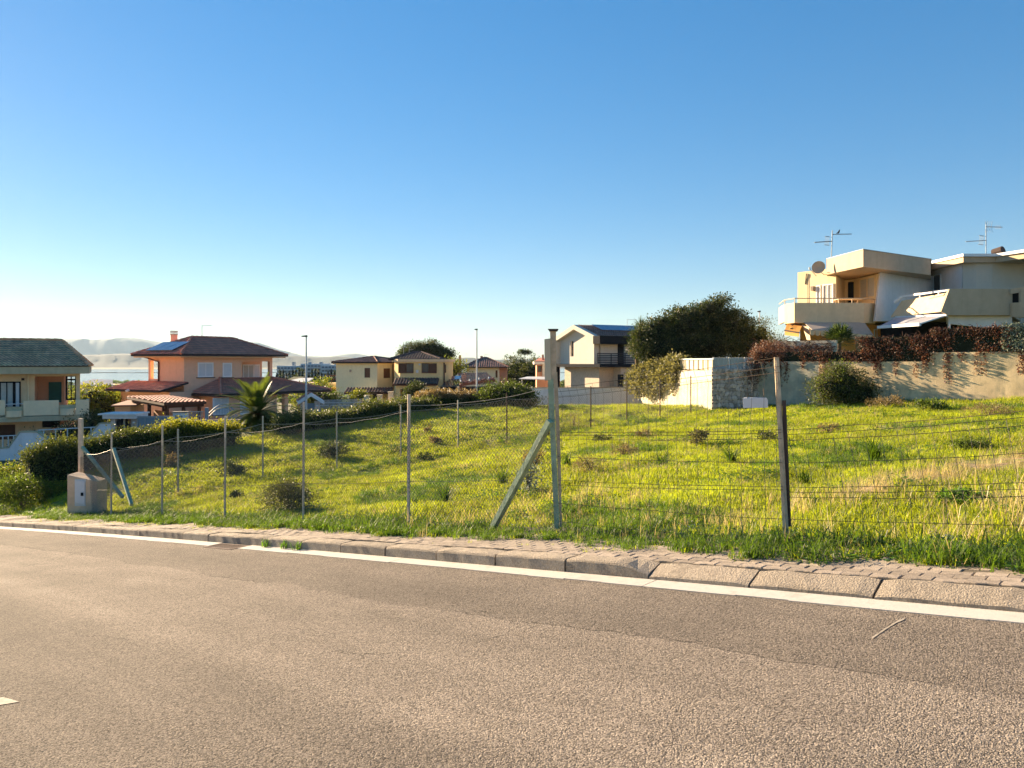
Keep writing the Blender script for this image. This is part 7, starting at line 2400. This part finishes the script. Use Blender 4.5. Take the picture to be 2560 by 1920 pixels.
    # strap-leaved clumps
    def clump(px, py, w, h, n, label, m='grass_dark'):
        p = G(px, py); k = p[1] / F
        t = thing('strap_leaf_clump', label, 'plant', p)
        mb = MB()
        for i in range(n):
            az = random.uniform(0, 6.283); L = h * k * random.uniform(0.8, 1.4); o = w * k / 2 * random.uniform(0.5, 1.1)
            b = Vector((p[0] + random.gauss(0, 0.04), p[1] + random.gauss(0, 0.04), p[2] - 0.02))
            d = Vector((math.cos(az), math.sin(az), 0)); s = Vector((-d.y, d.x, 0)) * 0.010 * random.uniform(0.7, 1.3)
            prev = None
            ps = []
            for j in range(5):
                f = j / 4
                q = b + d * o * f ** 1.4 + Vector((0, 0, L * (1.5 * f - 0.75 * f * f * random.uniform(0.8, 1.2))))
                wdt = 1 - 0.9 * f
                ps += [q - s * wdt, q + s * wdt]
            mb.add(ps, [(2 * j, 2 * j + 1, 2 * j + 3, 2 * j + 2) for j in range(4)])
        mb.build('leaves', m, t)
    clump(1112, 1262, 100, 52, 80, 'dark strap-leaved clump right of the thin pale post')
    clump(1258, 1212, 90, 48, 70, 'strap-leaved clump left of the leaning prop')
    clump(1416, 1165, 60, 36, 60, 'dark grass clump at the right foot of the tall post')
    clump(1655, 1172, 110, 44, 80, 'broad strap-leaved clump behind the middle of the wire fence')
    clump(1830, 1158, 110, 46, 80, 'strap-leaved clump left of the leaning post')
    clump(2185, 1155, 130, 66, 110, 'big strap-leaved clump right of the leaning post')
    clump(2010, 1210, 60, 44, 40, 'small strap-leaved clump beside the leaning post')
    clump(2215, 1045, 60, 26, 40, 'small grass clump near the old wall')
    clump(1500, 1010 + 60, 40, 22, 30, 'tiny grass clump on the rise behind the wire fence')
    # weeds sprouting from the kerb joint by the drain
    for px, py, lab in ((668, 1366, 'grass tuft growing from the kerb left of the drain weeds'), (712, 1375, 'middle grass tuft at the kerb foot by the drain'), (745, 1378, 'bushy grass tuft at the kerb foot right of the drain')):
        r = (px - 1280) / F
        x, y = px_on_t(px, 6.07); s, tt = xy2st(x, y); p = (x, y, float(z_road(s)) + 0.01)
        t = thing('kerb_weed', lab, 'plant', p)
        mb = MB()
        for i in range(34):
            az = random.uniform(0, 6.283); L = random.uniform(0.05, 0.16)
            b = Vector((p[0] + random.gauss(0, 0.05), p[1] + random.gauss(0, 0.03), p[2]))
            d = Vector((math.cos(az), math.sin(az), 0)); sdd = Vector((-d.y, d.x, 0)) * 0.005
            e = b + d * L * 0.6 + Vector((0, 0, L)); m_ = b + d * L * 0.2 + Vector((0, 0, L * 0.7))
            mb.add([b - sdd, b + sdd, m_ + sdd, m_ - sdd, e], [(0, 1, 2, 3), (3, 2, 4)])
        mb.build('blades', 'weed_leaf', t)
plants()

# ------------------------------------------------------------------ grass: scattered tufts
def tuft(name, n, h, spread, lean, w, m, leafy=False):
    V = []; Fc = []
    for i in range(n):
        az = random.uniform(0, 6.283); rr = spread * math.sqrt(random.random()); a2 = random.uniform(0, 6.283)
        b = Vector((math.cos(a2) * rr, math.sin(a2) * rr, -0.015))
        L = h * random.uniform(0.55, 1.15); ln = lean * random.uniform(0.2, 1.2)
        d = Vector((math.cos(az), math.sin(az), 0)); s = Vector((-d.y, d.x, 0)) * w * random.uniform(0.7, 1.3) / 2
        k = len(V)
        if leafy:
            c = b + d * L * 0.35 + Vector((0, 0, L * 0.6)); e = c + d * L * 0.5 + Vector((0, 0, -L * 0.05))
            mid = c.lerp(e, 0.5) + Vector((0, 0, L * 0.08))
            V += [b - s * 0.15, b + s * 0.15, c, mid + s * 3, e, mid - s * 3]
            Fc += [(k, k + 1, k + 2), (k + 2, k + 3, k + 4, k + 5)]
        else:
            p1 = b + d * L * ln * 0.25 + Vector((0, 0, L * 0.55)); p2 = b + d * L * ln + Vector((0, 0, L * (1 - 0.25 * ln)))
            V += [b - s, b + s, p1 + s * 0.8, p1 - s * 0.8, p2]
            Fc += [(k, k + 1, k + 2, k + 3), (k + 3, k + 2, k + 4)]
    me = bpy.data.meshes.new(name); me.from_pydata([tuple(v) for v in V], [], Fc); me.materials.append(MATS[m]); me.update()
    return bpy.data.objects.new(name, me)

def scatter(name, label, cat, pts, rotz, scl, idx, protos, tilt=0.12):
    coll = bpy.data.collections.new(name + '_tufts')
    for i, o in enumerate(protos):
        o.name = '%s_tuft_%02d' % (name, i)
        coll.objects.link(o)
    me = bpy.data.meshes.new(name)
    n = len(pts)
    me.vertices.add(n); me.vertices.foreach_set('co', np.asarray(pts, np.float32).ravel())
    a = me.attributes.new('rot', 'FLOAT_VECTOR', 'POINT')
    r = np.stack([RNG.normal(size=n) * tilt, RNG.normal(size=n) * tilt, rotz], -1).astype(np.float32)
    a.data.foreach_set('vector', r.ravel())
    a = me.attributes.new('scl', 'FLOAT', 'POINT'); a.data.foreach_set('value', np.asarray(scl, np.float32))
    a = me.attributes.new('idx', 'INT', 'POINT'); a.data.foreach_set('value', np.asarray(idx, np.int32))
    o = bpy.data.objects.new(name, me); COL.objects.link(o)
    ng = bpy.data.node_groups.new(name + '_nodes', 'GeometryNodeTree')
    ng.interface.new_socket('Geometry', in_out='INPUT', socket_type='NodeSocketGeometry')
    ng.interface.new_socket('Geometry', in_out='OUTPUT', socket_type='NodeSocketGeometry')
    nd, ln = ng.nodes, ng.links
    gi = nd.new('NodeGroupInput'); go = nd.new('NodeGroupOutput')
    ip = nd.new('GeometryNodeInstanceOnPoints')
    ci = nd.new('GeometryNodeCollectionInfo')
    ci.inputs['Collection'].default_value = coll
    ci.inputs['Separate Children'].default_value = True
    ci.inputs['Reset Children'].default_value = True
    def attr(nm, ty):
        q = nd.new('GeometryNodeInputNamedAttribute'); q.data_type = ty; q.inputs['Name'].default_value = nm
        return q.outputs['Attribute']
    e2r = nd.new('FunctionNodeEulerToRotation')
    ln.new(attr('rot', 'FLOAT_VECTOR'), e2r.inputs[0])
    ln.new(gi.outputs[0], ip.inputs['Points']); ln.new(ci.outputs[0], ip.inputs['Instance'])
    ip.inputs['Pick Instance'].default_value = True
    ln.new(attr('idx', 'INT'), ip.inputs['Instance Index'])
    ln.new(e2r.outputs[0], ip.inputs['Rotation']); ln.new(attr('scl', 'FLOAT'), ip.inputs['Scale'])
    ln.new(ip.outputs[0], go.inputs[0])
    md = o.modifiers.new('scatter', 'NODES'); md.node_group = ng
    return tag(o, label, cat, kind='stuff')

def grass():
    protos = [tuft('a', 18, 0.105, 0.11, 0.9, 0.009, 'grass_green'), tuft('b', 18, 0.145, 0.10, 1.0, 0.008, 'grass_green'), tuft('c', 16, 0.075, 0.13, 1.1, 0.010, 'grass_green'),
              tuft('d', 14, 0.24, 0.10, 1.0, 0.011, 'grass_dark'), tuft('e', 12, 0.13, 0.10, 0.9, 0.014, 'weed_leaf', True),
              tuft('f', 11, 0.33, 0.08, 0.6, 0.006, 'grass_dry'), tuft('g', 12, 0.16, 0.12, 1.2, 0.006, 'grass_dry')]
    S, T, D = [], [], []
    def zone(s0, s1, t0, t1, dens, size):
        n = int((s1 - s0) * (t1 - t0) * dens)
        S.append(RNG.uniform(s0, s1, n)); T.append(RNG.uniform(t0, t1, n)); D.append(np.full(n, size))
    zone(-2.5, 26, 6.45, 7.4, 200, 0.8)
    zone(-2.5, 26, 7.4, 10.5, 170, 1.0)
    zone(-2.5, 27, 10.5, 15, 120, 1.0)
    zone(-3, 34, 15, 22, 75, 1.15)
    zone(-2, 34, 22, 32, 46, 1.3)
    zone(0, 34, 32, 49, 30, 1.5)
    zone(26, 34, 7.2, 15, 60, 1.2)
    s, t, sz = np.concatenate(S), np.concatenate(T), np.concatenate(D)
    x, y = st2xy(s, t)
    inview = (y > 4) & (np.abs(x / np.maximum(y, 0.1)) < 0.74)
    s, t, sz, x, y = s[inview], t[inview], sz[inview], x[inview], y[inview]
    z = z_lot(s, t)
    n = len(s)
    # patchiness: wavy fields of height and kind
    f1 = np.sin(0.8 * x + 0.3 * y + 1) + np.sin(0.55 * y - 0.6 * x) + np.sin(1.7 * x + 1.3 * y) * 0.5
    f2 = np.sin(1.9 * s + 0.6 * t) + np.sin(1.3 * t - 0.8 * s + 2) + RNG.normal(size=n) * 0.5
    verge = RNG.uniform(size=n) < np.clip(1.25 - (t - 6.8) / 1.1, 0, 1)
    # dry clearing on the right
    dry = np.zeros(n)
    for (cx, cy, rs_, rt_, a_) in DRY:
        c_ = G(cx, cy); sc_, tc_ = xy2st(c_[0], c_[1])
        dry = np.maximum(dry, a_ * np.exp(-(((s - sc_) / rs_) ** 2 + ((t - tc_) / rt_) ** 2) ** 1.5))
    dry = dry + 0.12 * f2 * (dry > 0.15)
    idx = RNG.choice([0, 1, 2], n, p=[0.4, 0.25, 0.35])
    idx = np.where((f2 > 1.2) & (RNG.uniform(size=n) < 0.5), 4, idx)
    idx = np.where((f1 < -1.3) & (RNG.uniform(size=n) < 0.4), 3, idx)
    idx = np.where(RNG.uniform(size=n) < 0.045 + 0.05 * (f1 > 1.2), 6, idx)
    idx = np.where((RNG.uniform(size=n) < 0.06) & (t < 10.5) & (s < 9) & (f2 > -0.6), 5, idx)
    idx = np.where(verge & (RNG.uniform(size=n) < 0.88), RNG.choice([3, 1, 4], n, p=[0.5, 0.1, 0.4]), idx)  # dark weeds grow here; their colour also carries the verge's shade band
    isdry = dry > RNG.uniform(0.25, 1.0, n)
    idx = np.where(isdry, RNG.choice([6, 5, 6], n), idx)
    keep = ~(isdry & (RNG.uniform(size=n) < 0.55))
    scl = sz * (1.0 + 0.16 * f1) * RNG.uniform(0.7, 1.25, n)
    scl *= np.where(verge, 0.95, 1.0) * np.where(isdry, 0.75, 1.0)
    # ragged edge of the verge towards the pavers
    edge = 6.80 + 0.09 * np.sin(s * 1.3) + 0.08 * np.sin(s * 3.3 + 1) + 0.05 * np.sin(s * 9.1) + 0.05 * RNG.normal(size=n) + np.where(s < 4.2, -0.06, 0.0)
    keep &= t > edge
    z = np.where(t < 7.4, z_road(s) + pv_z(s, t) - 0.01, z)
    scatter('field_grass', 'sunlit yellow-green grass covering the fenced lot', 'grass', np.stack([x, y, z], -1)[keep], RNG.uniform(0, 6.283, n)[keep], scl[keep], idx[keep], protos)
    # moss and small grass in the joints of the pavement
    m = 1500
    s = np.concatenate([RNG.uniform(0.3, 26, m), RNG.uniform(12, 26, m)]); t = np.concatenate([6.34 + 1.0 * RNG.uniform(0, 1, m) ** 0.55, RNG.uniform(6.5, 7.3, m)])
    f = np.sin(s * 2.7) + np.sin(s * 6.1 + t * 9) + RNG.normal(size=2 * m) * 0.5
    k = f > 0.75
    s, t = s[k], t[k]
    x, y = st2xy(s, t); z = z_road(s) + pv_z(s, t) - 0.004
    n = len(s)
    pr = [tuft('h', 14, 0.045, 0.05, 1.0, 0.006, 'grass_green'), tuft('i', 10, 0.035, 0.06, 1.0, 0.010, 'weed_leaf', True), tuft('j', 9, 0.08, 0.03, 1.0, 0.005, 'grass_green')]
    scatter('joint_weeds', 'small weeds and moss growing between the pavers', 'weeds', np.stack([x, y, z], -1), RNG.uniform(0, 6.283, n), RNG.uniform(0.5, 1.3, n), RNG.choice([0, 1, 2], n, p=[0.5, 0.3, 0.2]), pr)
    # verge left of the meter box and flowers
    m = 170
    s = RNG.uniform(1, 16, m); t = RNG.uniform(7.35, 9.5, m)
    x, y = st2xy(s, t); z = z_lot(s, t)
    fl = tuft('k', 3, 0.20, 0.06, 0.5, 0.004, 'petal_white', True)
    scatter('wild_flowers', 'tiny white wild flowers in the verge', 'flowers', np.stack([x, y, z], -1), RNG.uniform(0, 6.283, m), RNG.uniform(0.5, 1.0, m), np.zeros(m, int), [fl])
grass()

# scrub of the plain between the houses and the lagoon
def far_scrub():
    n = 9000
    r = 130 + 950 * RNG.uniform(0, 1, n) ** 0.8; a = RNG.uniform(-0.72, 0.30, n)
    x, y = np.tan(a) * r, r
    z = z_ground(x, y)
    k = (x / y < 0.05) | (r > 260)
    x, y, z, r = x[k], y[k], z[k], r[k]
    n = len(x)
    def blob(nm, m):
        pts, out = lobed_points([((0, 0, 0.9), (1.3, 1.3, 1.0)), ((0.8, 0.3, 0.6), (0.9, 0.9, 0.7)), ((-0.7, -0.4, 0.7), (0.9, 0.9, 0.8))], 420, 0.25, 20, 0.6)
        V, Q = leaf_geo(pts, 0.5, 0.6, 0.2, out)
        me = bpy.data.meshes.new(nm); me.from_pydata([tuple(v) for v in V], [], [tuple(q) for q in Q]); me.materials.append(MATS[m]); me.update()
        return bpy.data.objects.new(nm, me)
    scatter('far_scrub', 'hazy scrub and trees of the plain between the houses and the lagoon', 'scrub', np.stack([x, y, z], -1), RNG.uniform(0, 6.283, n), RNG.uniform(0.5, 1.1, n) * np.clip(r / 450, 0.7, 1.8), RNG.integers(0, 2, n), [blob('s0', 'dark_leaf'), blob('s1', 'bush_leaf')], 0.05)
far_scrub()

# ================================================================== HAZE
def haze():
    m = bpy.data.materials.new('haze')
    m.use_nodes = True
    n, l = m.node_tree.nodes, m.node_tree.links
    n.clear()
    o = n.new('ShaderNodeOutputMaterial')
    v = n.new('ShaderNodeVolumePrincipled')
    v.inputs['Color'].default_value = (0.55, 0.76, 1.0, 1)
    v.inputs['Density'].default_value = 4.0e-5
    v.inputs['Anisotropy'].default_value = 0.2
    l.new(v.outputs[0], o.inputs['Volume'])
    MATS['haze'] = m
    mb = MB()
    mb.box(-30000, 30000, -11000, 11500, -33, 330)
    h = mb.build('haze', 'haze')
    tag(h, kind='stuff', label='thin pale haze over the plain and the lagoon', cat='haze')
haze()
